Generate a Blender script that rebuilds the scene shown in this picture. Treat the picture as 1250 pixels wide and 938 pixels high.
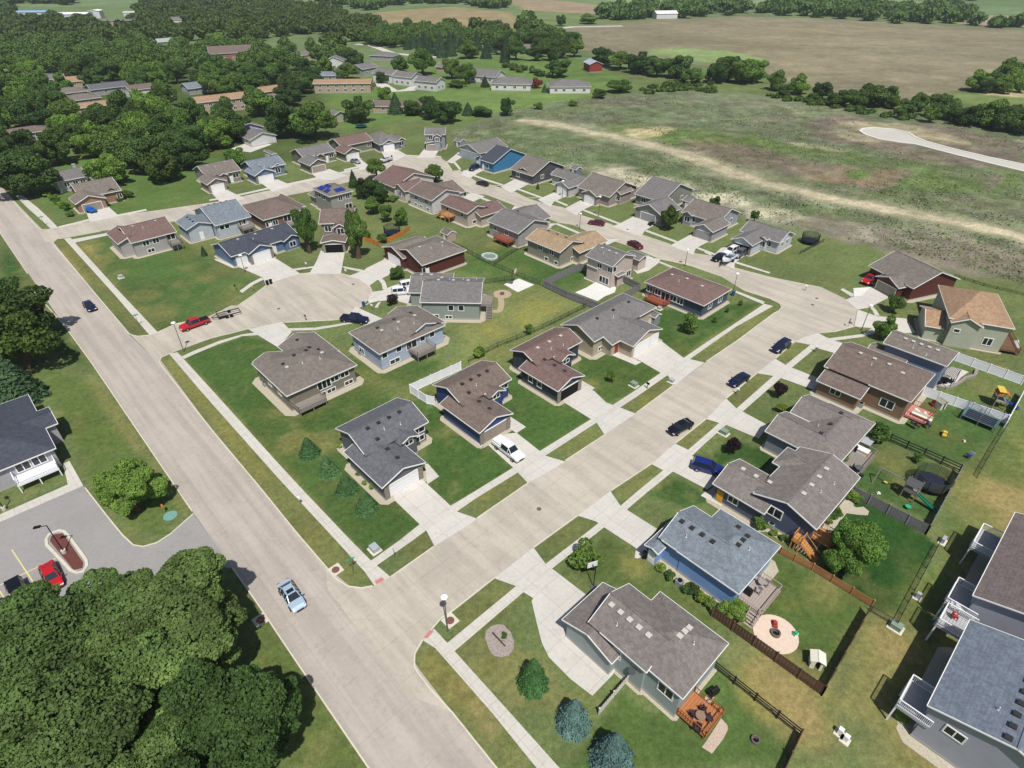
import bpy, math, random
import numpy as np
from mathutils import Vector, noise

for _o in list(bpy.data.objects):
    bpy.data.objects.remove(_o, do_unlink=True)
SC = bpy.context.scene
COL = SC.collection
R = math.radians
rnd = random.Random(7)

# ------------------------------------------------------------------ camera
CAM_H = 63.0
cam_data = bpy.data.cameras.new('camera')
cam = bpy.data.objects.new('camera', cam_data)
COL.objects.link(cam)
cam.location = (0, 0, CAM_H)
cam.rotation_euler = (R(90 - 35.9), 0, 0)
cam_data.sensor_width = 36.0
cam_data.lens = 739.5 / 1250 * 36.0
cam_data.clip_start = 0.5
cam_data.clip_end = 30000
SC.camera = cam

# ------------------------------------------------------------------ light
SUN_EL = 60.5
SUN_AZ = 166.0          # shadows fall towards azimuth -14 deg from the +Y axis
sd = bpy.data.lights.new('sun', 'SUN')
sd.energy = 4.7
sd.angle = R(0.53)
sd.color = (1.0, 0.96, 0.9)
sun = bpy.data.objects.new('sun', sd)
COL.objects.link(sun)
sv = Vector((math.sin(R(SUN_AZ)) * math.cos(R(SUN_EL)), math.cos(R(SUN_AZ)) * math.cos(R(SUN_EL)), math.sin(R(SUN_EL))))
sun.rotation_euler = sv.to_track_quat('Z', 'Y').to_euler()
world = bpy.data.worlds.new('World')
SC.world = world
world.use_nodes = True
wn = world.node_tree
wn.nodes.clear()
wo = wn.nodes.new('ShaderNodeOutputWorld')
wb = wn.nodes.new('ShaderNodeBackground')
ws = wn.nodes.new('ShaderNodeTexSky')
ws.sky_type = 'NISHITA'
ws.sun_disc = False
ws.sun_elevation = R(SUN_EL)
ws.sun_rotation = R(SUN_AZ)
ws.air_density = 1.0
ws.dust_density = 1.5
wb.inputs[1].default_value = 0.078
wn.links.new(ws.outputs[0], wb.inputs[0])
wn.links.new(wb.outputs[0], wo.inputs[0])
SC.view_settings.view_transform = 'Standard'
SC.view_settings.look = 'None'
SC.view_settings.exposure = 0.0
SC.view_settings.gamma = 1.0
SC.cycles.max_bounces = 5
SC.cycles.diffuse_bounces = 2
SC.cycles.transparent_max_bounces = 6
SC.cycles.volume_bounces = 0

# ------------------------------------------------------------------ materials
def lin(c):
    return tuple(((v / 255.0) / 12.92 if v / 255.0 <= 0.04045 else ((v / 255.0 + 0.055) / 1.055) ** 2.4) for v in c)

class NT:
    """small helper round a node tree"""
    def __init__(s, name):
        s.m = bpy.data.materials.new(name)
        s.m.use_nodes = True
        s.t = s.m.node_tree
        s.b = s.t.nodes['Principled BSDF']
        s.b.inputs['Specular IOR Level'].default_value = 0.25
        s.tc = None
    def n(s, typ, **kw):
        x = s.t.nodes.new(typ)
        for k, v in kw.items():
            setattr(x, k, v)
        return x
    def l(s, a, b):
        s.t.links.new(a, b)
    def obj(s):
        if not s.tc:
            s.tc = s.n('ShaderNodeTexCoord')
        return s.tc.outputs['Object']
    def noise(s, scale, detail=3, vec=None, rough=0.6, stretch=None, rot=0):
        x = s.n('ShaderNodeTexNoise')
        x.inputs['Scale'].default_value = scale
        x.inputs['Detail'].default_value = detail
        x.inputs['Roughness'].default_value = rough
        v = vec or s.obj()
        if stretch:
            mp = s.n('ShaderNodeMapping')
            mp.inputs['Scale'].default_value = stretch
            mp.inputs['Rotation'].default_value = (0, 0, rot)
            s.l(v, mp.inputs[0]); v = mp.outputs[0]
        s.l(v, x.inputs['Vector'])
        return x.outputs['Fac']
    def ramp(s, fac, stops):
        x = s.n('ShaderNodeValToRGB')
        e = x.color_ramp.elements
        while len(e) < len(stops):
            e.new(0.5)
        for i, (p, c) in enumerate(stops):
            e[i].position = p
            e[i].color = (c[0], c[1], c[2], 1) if not isinstance(c, (int, float)) else (c, c, c, 1)
        s.l(fac, x.inputs[0])
        return x.outputs[0]
    def mul(s, a, b, fac=1.0, mode='MULTIPLY'):
        x = s.n('ShaderNodeMix', data_type='RGBA', blend_type=mode)
        if isinstance(fac, bpy.types.NodeSocket):
            s.l(fac, x.inputs[0])
        else:
            x.inputs[0].default_value = fac
        for k, v in ((6, a), (7, b)):
            if isinstance(v, bpy.types.NodeSocket):
                s.l(v, x.inputs[k])
            else:
                x.inputs[k].default_value = (v[0], v[1], v[2], 1)
        return x.outputs[2]
    def math(s, op, a, b=None, c=None):
        x = s.n('ShaderNodeMath', operation=op)
        for k, v in enumerate((a, b, c)):
            if v is None:
                continue
            if isinstance(v, bpy.types.NodeSocket):
                s.l(v, x.inputs[k])
            else:
                x.inputs[k].default_value = v
        return x.outputs[0]
    def col(s, c):
        if isinstance(c, bpy.types.NodeSocket):
            s.l(c, s.b.inputs['Base Color'])
        else:
            s.b.inputs['Base Color'].default_value = (c[0], c[1], c[2], 1)
        return s
    def rough(s, r, metal=0.0):
        s.b.inputs['Roughness'].default_value = r
        s.b.inputs['Metallic'].default_value = metal
        return s

GRID = R(-46.65)      # heading of the long axis of the street grid
MATS = {}
def plain(name, c, rough=0.7, metal=0.0, var=0.12, scale=1.5):
    if name in MATS:
        return MATS[name]
    t = NT(name)
    nf = t.noise(scale, 4)
    r = t.ramp(nf, [(0.3, 1 - var), (0.7, 1.0)])
    t.col(t.mul(lin(c), r)).rough(rough, metal)
    MATS[name] = t.m
    return t.m

def grid_coords(t, rot=GRID):
    mp = t.n('ShaderNodeMapping')
    mp.inputs['Rotation'].default_value = (0, 0, -rot)
    t.l(t.obj(), mp.inputs[0])
    sx = t.n('ShaderNodeSeparateXYZ')
    t.l(mp.outputs[0], sx.inputs[0])
    return sx.outputs[0], sx.outputs[1], mp.outputs[0]

def concrete(name, c, jx, jy, stain=0.18, joint=0.72, width=0.07, worn=None, rot=GRID, offx=0.0, offy=0.0):
    t = NT(name)
    u, v, gv = grid_coords(t, rot)
    def line(val, step, off):
        a = t.math('ADD', val, off + 4000 * step)
        m = t.math('MODULO', a, step)
        return t.math('LESS_THAN', m, width)
    j = None
    if jx:
        j = line(u, jx, offx)
    if jy:
        k = line(v, jy, offy)
        j = k if j is None else t.math('MAXIMUM', j, k)
    big = t.ramp(t.noise(0.09, 5, rough=0.7), [(0.3, 1 - stain), (0.7, 1.0)])
    fine = t.ramp(t.noise(2.2, 4), [(0.25, 0.93), (0.75, 1.03)])
    c1 = t.mul(t.mul(lin(c), big), fine)
    if worn:
        st = t.ramp(t.noise(1.0, 4, vec=gv, stretch=worn), [(0.42, 0.86), (0.58, 1.0)])
        c1 = t.mul(c1, st)
        # slab-to-slab differences
    if jx or jy:
        vo = t.n('ShaderNodeTexWhiteNoise', noise_dimensions='2D')
        cx = t.n('ShaderNodeCombineXYZ')
        t.l(t.math('FLOOR', t.math('DIVIDE', t.math('ADD', u, offx), jx or 6.0)), cx.inputs[0])
        t.l(t.math('FLOOR', t.math('DIVIDE', t.math('ADD', v, offy), jy or 6.0)), cx.inputs[1])
        t.l(cx.outputs[0], vo.inputs['Vector'])
        c1 = t.mul(c1, t.ramp(vo.outputs['Value'], [(0, 0.975), (1, 1.01)]))
        jm = t.math('MULTIPLY', j, 1 - joint)
        c1 = t.mul(c1, (0.25, 0.23, 0.2), jm, 'MIX')
    vr = t.n('ShaderNodeTexVoronoi', feature='DISTANCE_TO_EDGE')
    vr.inputs['Scale'].default_value = 0.085
    wv = t.n('ShaderNodeVectorMath', operation='ADD')
    nz = t.n('ShaderNodeTexNoise'); nz.inputs['Scale'].default_value = .35; nz.inputs['Detail'].default_value = 4
    t.l(t.obj(), nz.inputs['Vector'])
    sc = t.n('ShaderNodeVectorMath', operation='SCALE'); sc.inputs['Scale'].default_value = 5.0
    t.l(nz.outputs['Color'], sc.inputs[0]); t.l(t.obj(), wv.inputs[0]); t.l(sc.outputs[0], wv.inputs[1]); t.l(wv.outputs[0], vr.inputs['Vector'])
    ck = t.ramp(vr.outputs['Distance'], [(0.0, 1), (0.006, 0)])
    ck = t.math('MULTIPLY', ck, t.ramp(t.noise(.06, 3), [(.48, 0), (.56, .30 if worn else .12)]))
    c1 = t.mul(c1, (0.2, 0.19, 0.17), ck, 'MIX')
    c1 = t.mul(c1, t.ramp(t.noise(.55, 5, rough=.75), [(.30, .90), (.46, 1.0), (.75, 1.03)]))
    t.col(c1).rough(0.85)
    MATS[name] = t.m
    return t.m

ROADC = concrete('street_concrete', (190, 182, 168), 4.6, 4.5, stain=0.17, width=0.10, worn=(0.06, 0.5, 1), joint=0.7)
AVEC = concrete('avenue_concrete', (182, 173, 163), 6.0, 4.55, stain=0.15, width=0.09, joint=0.72, worn=(0.03, 0.6, 1))
WALKC = concrete('walk_concrete', (200, 196, 186), 1.5, 1.5, stain=0.14, width=0.06, joint=0.6)
DRIVEC = concrete('drive_concrete', (202, 198, 190), 3.0, 3.0, stain=0.16, width=0.07, joint=0.6)
NEWC = concrete('new_concrete', (215, 214, 208), 3.0, 3.0, stain=0.05, width=0.05, joint=0.85)
KERBC = concrete('kerb_concrete', (208, 202, 184), 3.0, 3.0, stain=0.12, width=0.05, joint=0.85)
LOTC = concrete('lot_concrete', (152, 149, 147), 4.0, 4.0, stain=0.12, width=0.05, joint=0.9, rot=R(18))

# ------------------------------------------------------------------ mesh helpers
class MB:
    def __init__(s):
        s.v = []; s.f = []; s.mi = []
    def face(s, pts, mi=0):
        b = len(s.v)
        s.v.extend([tuple(p) for p in pts])
        s.f.append(tuple(range(b, b + len(pts))))
        s.mi.append(mi)
    def box(s, x0, y0, z0, x1, y1, z1, mi=0):
        b = len(s.v)
        s.v += [(x0, y0, z0), (x1, y0, z0), (x1, y1, z0), (x0, y1, z0), (x0, y0, z1), (x1, y0, z1), (x1, y1, z1), (x0, y1, z1)]
        for q in ((0, 3, 2, 1), (4, 5, 6, 7), (0, 1, 5, 4), (1, 2, 6, 5), (2, 3, 7, 6), (3, 0, 4, 7)):
            s.f.append(tuple(b + i for i in q)); s.mi.append(mi)
        return s
    def bar(s, a, b, w, h=None, mi=0):
        """square bar from a to b"""
        a = Vector(a); b = Vector(b); d = (b - a)
        L = d.length
        if L < 1e-6: return s
        d /= L
        up = Vector((0, 0, 1)) if abs(d.z) < 0.95 else Vector((0, 1, 0))
        x = d.cross(up).normalized() * w / 2
        y = x.cross(d).normalized() * (h or w) / 2
        base = len(s.v)
        for p in (a, b):
            for k in ((-1, -1), (1, -1), (1, 1), (-1, 1)):
                s.v.append(tuple(p + x * k[0] + y * k[1]))
        for q in ((0, 3, 2, 1), (4, 5, 6, 7), (0, 1, 5, 4), (1, 2, 6, 5), (2, 3, 7, 6), (3, 0, 4, 7)):
            s.f.append(tuple(base + i for i in q)); s.mi.append(mi)
        return s
    def cyl(s, a, b, r0, r1=None, n=8, mi=0, cap=True):
        a = Vector(a); b = Vector(b); r1 = r0 if r1 is None else r1
        d = (b - a).normalized()
        up = Vector((0, 0, 1)) if abs(d.z) < 0.95 else Vector((0, 1, 0))
        x = d.cross(up).normalized(); y = x.cross(d)
        base = len(s.v)
        for p, r in ((a, r0), (b, r1)):
            for i in range(n):
                t = 2 * math.pi * i / n
                s.v.append(tuple(p + x * math.cos(t) * r + y * math.sin(t) * r))
        for i in range(n):
            j = (i + 1) % n
            s.f.append((base + i, base + j, base + n + j, base + n + i)); s.mi.append(mi)
        if cap:
            s.f.append(tuple(base + i for i in range(n - 1, -1, -1))); s.mi.append(mi)
            s.f.append(tuple(base + n + i for i in range(n))); s.mi.append(mi)
        return s
    def lathe(s, prof, c=(0, 0, 0), n=12, mi=0):
        base = len(s.v)
        for r, z in prof:
            for i in range(n):
                t = 2 * math.pi * i / n
                s.v.append((c[0] + r * math.cos(t), c[1] + r * math.sin(t), c[2] + z))
        for k in range(len(prof) - 1):
            for i in range(n):
                j = (i + 1) % n
                s.f.append((base + k * n + i, base + k * n + j, base + (k + 1) * n + j, base + (k + 1) * n + i)); s.mi.append(mi)
        s.f.append(tuple(base + (len(prof) - 1) * n + i for i in range(n))); s.mi.append(mi)
        return s
    def mesh(s, name, mats, smooth=False):
        me = bpy.data.meshes.new(name)
        me.from_pydata(s.v, [], s.f)
        for m in (mats if isinstance(mats, (list, tuple)) else [mats]):
            me.materials.append(m)
        if any(s.mi):
            me.polygons.foreach_set('material_index', s.mi)
        if smooth:
            me.polygons.foreach_set('use_smooth', [True] * len(me.polygons))
        me.update()
        return me
    def build(s, name, mats, parent=None, smooth=False, loc=None, rz=0):
        o = bpy.data.objects.new(name, s.mesh(name, mats, smooth))
        COL.objects.link(o)
        if parent: o.parent = parent
        if loc is not None: o.location = loc
        if rz: o.rotation_euler.z = rz
        return o

def tag(o, label=None, cat=None, group=None, kind=None):
    if label: o['label'] = label
    if cat: o['category'] = cat
    if group: o['group'] = group
    if kind: o['kind'] = kind
    return o

ORD = ['first', 'second', 'third', 'fourth', 'fifth', 'sixth', 'seventh', 'eighth', 'ninth', 'tenth', 'eleventh', 'twelfth', 'thirteenth', 'fourteenth', 'fifteenth', 'sixteenth', 'seventeenth', 'eighteenth', 'nineteenth', 'twentieth']
def ordinal(i):
    return ORD[i] if i < 20 else 'twenty-' + ORD[i - 20]

def empty(name, loc=(0, 0, 0), rz=0, label=None, cat=None, group=None):
    o = bpy.data.objects.new(name, None)
    COL.objects.link(o)
    o.empty_display_size = 0.3
    o.location = loc
    o.rotation_euler.z = rz
    return tag(o, label, cat, group)

def link_copy(o, parent=None):
    c = o.copy(); COL.objects.link(c); c.parent = parent
    return c

def copy_tree(o, loc=None, rz=None, label=None, group=None, scale=None):
    r = o.copy(); COL.objects.link(r); r.parent = None
    for ch in o.children:
        c = link_copy(ch, r)
        for g in ch.children:
            link_copy(g, c)
    if loc is not None: r.location = loc
    if rz is not None: r.rotation_euler = (0, 0, rz)
    if scale is not None: r.scale = scale if isinstance(scale, tuple) else (scale, scale, scale)
    if label: r['label'] = label
    if group: r['group'] = group
    return r

from mathutils.geometry import tessellate_polygon
def poly_mesh(polys, z):
    mb = MB()
    for i, p in enumerate(polys):
        pts = [Vector((x, y, z + .0025 * (i % 5))) for x, y in p]
        b = len(mb.v)
        mb.v.extend([tuple(q) for q in pts])
        for t in tessellate_polygon([pts]):
            a, c, d = (pts[i] for i in t)
            if (c - a).cross(d - a).z < 0: t = (t[0], t[2], t[1])
            mb.f.append(tuple(b + i for i in t)); mb.mi.append(0)
    return mb

def sheet(name, polys, z, mat):
    return tag(poly_mesh(polys, z).build(name, mat), kind='structure')

def ribbon(pts, w):
    """closed outline of a path of width w along pts"""
    P = [Vector(p) for p in pts]
    L = []; Rr = []
    for i, p in enumerate(P):
        a = P[max(i - 1, 0)]; b = P[min(i + 1, len(P) - 1)]
        d = (b - a).normalized(); n = Vector((-d.y, d.x))
        L.append(tuple(p + n * w / 2)); Rr.append(tuple(p - n * w / 2))
    return L + Rr[::-1]

def smooth_line(pts, n=4):
    """Catmull-Rom through pts"""
    P = [Vector(p) for p in pts]
    out = []
    for i in range(len(P) - 1):
        a = P[max(i - 1, 0)]; b = P[i]; c = P[i + 1]; d = P[min(i + 2, len(P) - 1)]
        for k in range(n):
            t = k / n
            out.append(tuple(0.5 * ((2 * b) + (c - a) * t + (2 * a - 5 * b + 4 * c - d) * t * t + (3 * b - a - 3 * c + d) * t ** 3)))
    out.append(tuple(P[-1]))
    return out

def kerb(lines, w=0.16, h=0.13, mat=None, name='kerb'):
    mb = MB()
    for pts in lines:
        P = [Vector(p) for p in pts]
        prev = None
        for i, p in enumerate(P):
            a = P[max(i - 1, 0)]; b = P[min(i + 1, len(P) - 1)]
            d = (b - a).normalized(); n = Vector((-d.y, d.x)) * w / 2
            q = (p + n, p - n)
            if prev:
                (l0, r0), (l1, r1) = prev, q
                mb.face([(l0.x, l0.y, h), (r0.x, r0.y, h), (r1.x, r1.y, h), (l1.x, l1.y, h)])
                mb.face([(l0.x, l0.y, -0.02), (l0.x, l0.y, h), (l1.x, l1.y, h), (l1.x, l1.y, -0.02)])
                mb.face([(r0.x, r0.y, h), (r0.x, r0.y, -0.02), (r1.x, r1.y, -0.02), (r1.x, r1.y, h)])
            prev = q
    return tag(mb.build(name, mat or KERBC), kind='structure')

# ------------------------------------------------------------------ ground: one sheet to the horizon, its real colours as an attribute
def vnoise(x, y, s, seed=0):
    x = x / s + seed * 17.3; y = y / s - seed * 9.1
    xi = np.floor(x); yi = np.floor(y); fx = x - xi; fy = y - yi
    fx = fx * fx * (3 - 2 * fx); fy = fy * fy * (3 - 2 * fy)
    def h(a, b):
        v = np.sin(a * 127.1 + b * 311.7 + seed * 74.7) * 43758.5453
        return v - np.floor(v)
    return (h(xi, yi) * (1 - fx) + h(xi + 1, yi) * fx) * (1 - fy) + (h(xi, yi + 1) * (1 - fx) + h(xi + 1, yi + 1) * fx) * fy
def fbm(x, y, s, seed=0, o=4):
    r = 0; a = 1; t = 0
    for k in range(o):
        r = r + a * vnoise(x, y, s / 2 ** k, seed + k); t += a; a *= 0.55
    return r / t

ys = [-500, -200, -100, -50, -25, -10, 0]
y = 4.0
while y < 8800:
    ys.append(y); y += 0.0062 * math.hypot(y, CAM_H)
ys = np.array(ys)
fr = np.concatenate([[-2.4, -1.7], np.linspace(-1.25, 1.25, 400), [1.7, 2.4]])
YY, FF = np.meshgrid(ys, fr, indexing='ij')
XX = FF * np.hypot(YY, CAM_H) * 0.93
gx = XX.ravel(); gy = YY.ravel()

def sdist(poly, x, y, m=20):
    """signed distance (positive inside) to a polygon"""
    P = np.array(poly)
    x0, y0 = P.min(0) - m; x1, y1 = P.max(0) + m
    idx = np.where((x > x0) & (x < x1) & (y > y0) & (y < y1))[0]
    X = x[idx]; Y = y[idx]
    d = np.full(len(idx), 1e18); ins = np.zeros(len(idx), bool)
    n = len(P)
    for i in range(n):
        ax, ay = P[i]; bx, by = P[(i + 1) % n]
        ex, ey = bx - ax, by - ay
        t = np.clip(((X - ax) * ex + (Y - ay) * ey) / (ex * ex + ey * ey + 1e-9), 0, 1)
        d = np.minimum(d, (X - ax - t * ex) ** 2 + (Y - ay - t * ey) ** 2)
        c = ((ay > Y) != (by > Y)) & (X < (bx - ax) * (Y - ay) / ((by - ay) + 1e-12) + ax)
        ins ^= c
    d = np.sqrt(d)
    return idx, np.where(ins, d, -d)

GC = np.tile(np.array(lin((88, 103, 56))), (len(gx), 1))
warp1 = fbm(gx, gy, 9, 3) - 0.5
warp2 = fbm(gx, gy, 60, 5) - 0.5
def paint(poly, c, soft=1.5, ragged=0.0, amt=1.0, wide=0.0):
    m = soft + abs(ragged) * 1.0 + abs(wide) + 1
    idx, d = sdist(poly, gx, gy, m)
    d = d + warp1[idx] * 2 * ragged + warp2[idx] * 2 * wide
    a = np.clip(d / soft + 0.5, 0, 1) * amt
    GC[idx] = GC[idx] * (1 - a[:, None]) + np.array(lin(c)) * a[:, None]
def blob(p, r, c, amt=0.7):
    n = 10
    rx, ry = r if isinstance(r, tuple) else (r, r)
    paint([(p[0] + math.cos(k * 6.283 / n) * rx, p[1] + math.sin(k * 6.283 / n) * ry) for k in range(n)], c, soft=max(rx, ry) * 0.8, ragged=max(rx, ry) * 1.1, amt=amt)

# far country
far = gy > 420
GC[far] = np.array(lin((92, 112, 70)))
def strip(y0, y1, x0, x1, c, skew=0.0):
    paint([(x0, y0), (x1, y0 + skew), (x1 + (y1 - y0) * 0.3, y1 + skew), (x0, y1)], c, soft=12, ragged=8)
rr = random.Random(4)
cols_far = [(98, 122, 78), (132, 120, 96), (86, 112, 66), (112, 130, 88), (140, 128, 106), (78, 104, 62), (122, 130, 90)]
yy = 900
while yy < 8500:
    dy = rr.uniform(120, 420) * (1 + yy / 4000)
    xx = -yy * 1.3
    while xx < yy * 1.3:
        dx = rr.uniform(300, 1100) * (1 + yy / 4000)
        paint([(xx, yy), (xx + dx, yy + 30), (xx + dx, yy + dy), (xx, yy + dy - 30)], rr.choice(cols_far), soft=10, ragged=4)
        xx += dx
    yy += dy
paint([(-5.7,1025.2),(44.1,1059.6),(118.0,915.5),(97.2,797.7),(15.5,848.8)], (136,122,100), 8, 4)
paint([(-167.9,804.6),(-121.4,864.6),(-72.9,902.2),(-18.1,841.1),(30.7,804.6),(66.9,739.9),(-3.6,631.7),(-43.0,610.1),(-94.1,659.4),(-140.6,725.2)], (134,121,92), 5, 4)
paint([(-4.8,856.7),(71.8,797.7),(139.4,784.1),(179.1,752.0),(167.5,700.2),(98.6,711.1),(68.1,689.5),(-3.5,614.3),(-23.5,618.6),(12.5,679.2)], (100,118,70), 4, 3)
paint([(-113.4,622.3),(-48.5,635.1),(11.4,648.4),(28.3,691.6),(60.6,691.6),(45.8,598.1),(-16.4,554.5),(-86.6,586.6)], (88,110,62), 4, 3, 0.7)
paint([(27.5,598.1),(58.7,669.3),(169.7,740.6),(252.3,777.0),(357.7,732.0),(472.0,641.7),(277.8,352.6),(267.7,361.7),(247.6,361.7),(224.0,343.8),(194.1,327.5),(165.4,357.1),(150.9,391.8),(122.3,439.7),(98.4,467.7),(64.7,491.0),(40.7,525.6)], (118,112,92), 4, 3)
paint([(160.8,707.3),(302.8,691.6),(441.6,609.9),(384.8,516.5),(240.4,539.7),(147.2,609.9)], (130,120,98), 10, 8, 0.5, wide=15)
paint([(166.7,507.8),(336.1,453.3),(302.1,402.9),(222.1,381.3),(175.7,433.1)], (134,124,102), 10, 8, 0.45, wide=15)
paint([(52.9,598.1),(192.1,592.3),(279.2,491.0),(207.9,460.4),(109.5,525.6)], (118,110,88), 10, 8, 0.5, wide=15)
paint([(121.5,523.4),(156.7,511.1),(176.2,464.3),(162.6,452.0),(127.9,448.5),(115.8,460.6),(110.8,473.3)], (112,134,80), 3, 3)
paint([(98.3,508.1),(127.8,523.4),(118.0,479.9),(98.2,479.9)], (112,134,80), 3, 3)
paint([(502.0,804.6),(563.5,777.5),(486.0,664.3),(460.7,679.2),(440.3,700.2)], (142,130,110), 6, 5)
paint([(591.0,924.5),(634.3,881.0),(577.3,797.7),(525.5,811.7)], (96,122,78), 6, 5)
paint([(230.9,345.5),(262.8,338.2),(240.4,305.6),(227.1,311.6),(224.5,334.7)], (96,116,62), 3, 3)
paint([(263.1,373.3),(281.1,364.9),(262.8,338.2),(243.3,341.8)], (176,160,130), 3, 3, 0.7)
# fields beyond the houses
paint([(-26.9,261.3),(-9.4,298.5),(6.0,319.8),(31.0,331.4),(72.0,352.6),(89.4,352.6),(137.1,339.6),(175.8,307.1),(199.6,282.6),(217.0,265.4),(119.0,124.9),(107.2,137.2),(98.7,148.2),(83.0,156.5),(74.2,156.5),(58.8,173.3),(39.6,187.7),(21.0,209.5),(4.6,231.4),(-20.9,248.6)], (96,108,78), 3, 2)
paint([(84.3,349.2),(121.5,349.2),(137.8,321.2),(147.9,302.6),(158.2,285.8),(131.1,280.6),(100.4,280.6),(69.7,280.6)], (104,114,86), 8, 6, .8)
paint([(-21.4,254.9),(5.4,282.6),(42.6,242.7),(71.0,190.0),(62.7,178.9),(36.0,198.1),(10.4,225.1)], (92,110,72), 6, 6, .8, wide=4)
paint([(18.7,217.1),(43.3,209.5),(66.4,174.7),(91.9,166.8),(133.1,145.1),(118.4,124.1),(105.0,133.6),(98.2,139.1),(84.0,153.7),(73.3,166.8),(61.5,174.7),(39.6,187.7)], (116,108,98), 4, 5)
paint([(27.7,221.0),(48.9,209.5),(59.7,186.2),(88.8,170.7),(132.7,148.2),(124.2,135.8),(100.9,148.2),(77.0,164.3),(55.3,178.9),(36.0,198.1)], (140,132,118), 8, 9, .55)
for q in ((31.7,215.1),(36.7,211.4),(41.2,206.2),(46.9,202.8),(50.1,197.9),(54.1,193.2),(58.0,188.6),(35.2,201.1),(40.1,199.5)):
    blob(q, (9, 5), (188, 180, 160), .7)
for q in ((64.3,181.9),(70.7,175.1),(75.4,170.0),(62.2,184.7),(73.6,172.5)):
    blob(q, (8, 5), (180, 172, 152), .6)
paint([(74.3,186.2),(93.2,177.8),(110.2,166.3),(106.6,159.2),(94.6,166.3),(83.2,171.2),(74.4,179.1)], (84,100,66), 5, 6, .7)
paint([(48.1,279.6),(70.1,282.6),(90.5,254.9),(113.8,231.4),(139.0,216.1),(174.7,209.5),(148.1,170.7),(124.4,170.7),(108.7,182.5),(88.3,202.4),(71.3,231.4),(48.1,257.4)], (92,104,70), 5, 6)
paint([(68.4,274.5),(82.5,273.0),(95.9,265.8),(107.0,248.1),(127.2,234.2),(144.5,225.0),(168.4,214.8),(177.8,214.1),(165.7,196.4),(148.0,190.1),(121.7,194.2),(136.7,214.1),(118.7,219.8),(99.8,234.2),(86.8,247.3),(64.0,254.1)], (86,108,52), 3, 5)
paint([(34.1,265.8),(44.6,278.0),(58.5,280.6),(71.6,273.0),(65.0,244.0),(55.7,252.3),(39.1,254.5)], (86,108,50), 3, 3)
paint([(47.8,270.6),(55.2,275.5),(66.6,278.0),(70.0,271.6),(60.8,261.2),(50.6,255.8),(47.2,261.2)], (172,158,120), 2, 3)
paint([(67.9,251.5),(93.5,247.3),(102.6,230.4),(116.2,218.8),(136.7,214.1),(129.7,202.2),(116.2,190.3),(110.1,196.4),(104.0,199.3),(96.1,207.7),(77.0,220.8),(67.3,239.2)], (112,100,88), 3, 4)
paint([(101.4,216.4),(114.5,214.8),(132.1,210.9),(126.1,199.3),(113.5,192.2),(104.0,199.3),(96.3,208.3)], (130,112,92), 3, 4)
paint([(115.0,211.5),(122.3,214.8),(121.4,206.8),(112.0,200.8)], (92,118,52), 2, 2)
paint([(132.0,285.8),(152.6,301.4),(163.1,280.6),(185.0,278.0),(202.5,250.2),(178.2,214.8),(156.1,218.8),(144.8,225.7),(136.3,240.0),(123.4,255.8)], (112,100,90), 3, 4)
paint([(144.5,285.8),(169.3,283.2),(181.1,261.2),(181.9,244.0),(164.7,252.3),(135.5,252.3),(132.2,265.8)], (158,146,122), 2, 4, .8)
paint([(162.4,208.3),(169.2,211.5),(160.3,199.3),(148.9,190.1),(152.0,196.4)], (112,104,92), 2, 2)
paint([(102.9,280.6),(112.9,288.5),(134.6,305.6),(134.3,301.4),(114.1,284.8),(102.5,275.5)], (128,118,96), 2, 2, .7)
paint([(106.3,252.3),(119.4,246.0),(126.3,236.8),(123.5,235.3),(113.4,242.0)], (150,142,118), 1.5, 2, .7)
# green clearings in the wood
paint([(-168.2,226.1),(-141.1,231.4),(-124.1,248.6),(-94.9,221.0),(-95.2,186.2),(-110.2,170.7),(-131.5,170.7),(-144.9,182.5)], (78,106,46), 2, 2)
paint([(-114.6,381.3),(-37.1,475.3),(42.8,475.3),(65.1,394.6),(32.7,352.6),(-1.9,307.1),(-23.4,282.6),(-46.0,290.4),(-70.5,268.1),(-89.1,316.1)], (84,112,50), 3, 3)
paint([(-28.4,352.6),(6.8,368.9),(63.1,381.3),(40.1,339.6),(5.9,312.4),(-23.9,290.4)], (92,118,54), 3, 3)
FLD = [(-26.9,261.3),(6.0,319.8),(89.4,352.6),(175.8,307.1),(217.0,265.4),(118.4,124.1),(107.2,137.2),(83.0,156.5),(58.8,173.3),(21.0,209.5),(-20.9,248.6)]
idx, d_ = sdist(FLD, gx, gy)
a_ = np.clip(d_ / 4 + .5, 0, 1)[:, None]; X_, Y_ = gx[idx], gy[idx]
rough_ = (0.62 + .56 * fbm(X_, Y_, 5, 41, 3))[:, None]
clod = np.clip((fbm(X_, Y_, 3.2, 51, 2) - .58) * 6, 0, 1)[:, None] * .3
weed = np.clip((fbm(X_, Y_, 7, 61, 3) - .52) * 6, 0, 1)[:, None] * .35
soil = np.clip((fbm(X_, Y_, 16, 71, 3) - .50) * 5, 0, 1)[:, None] * .5
F_ = GC[idx]
F_ = F_ * (1 - soil) + np.array(lin((104, 98, 90))) * soil
F_ = F_ * [.96, 1.0, .98]
F_ = F_ * (1 - weed) + np.array(lin((84, 98, 62))) * weed
F_ = F_ * (1 - clod) + np.array(lin((150, 144, 128))) * clod * .6 + F_ * clod * .4
GC[idx] = GC[idx] * (1 - a_) + F_ * rough_ * a_
MASK = np.zeros(len(gx)); MASK[idx] = a_[:, 0]
track = [(1.8,288.8),(22.8,275.2),(44.4,254.9),(65.2,231.4),(76.3,207.7),(91.9,190.8),(106.3,177.5),(122.1,166.8),(138.3,152.6)]
paint(ribbon(smooth_line(track), 6.0), (160,150,128), 1.6, 2.2)
paint(ribbon(smooth_line(track), 1.6), (142,134,112), .8, 1.0, .6)
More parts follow.
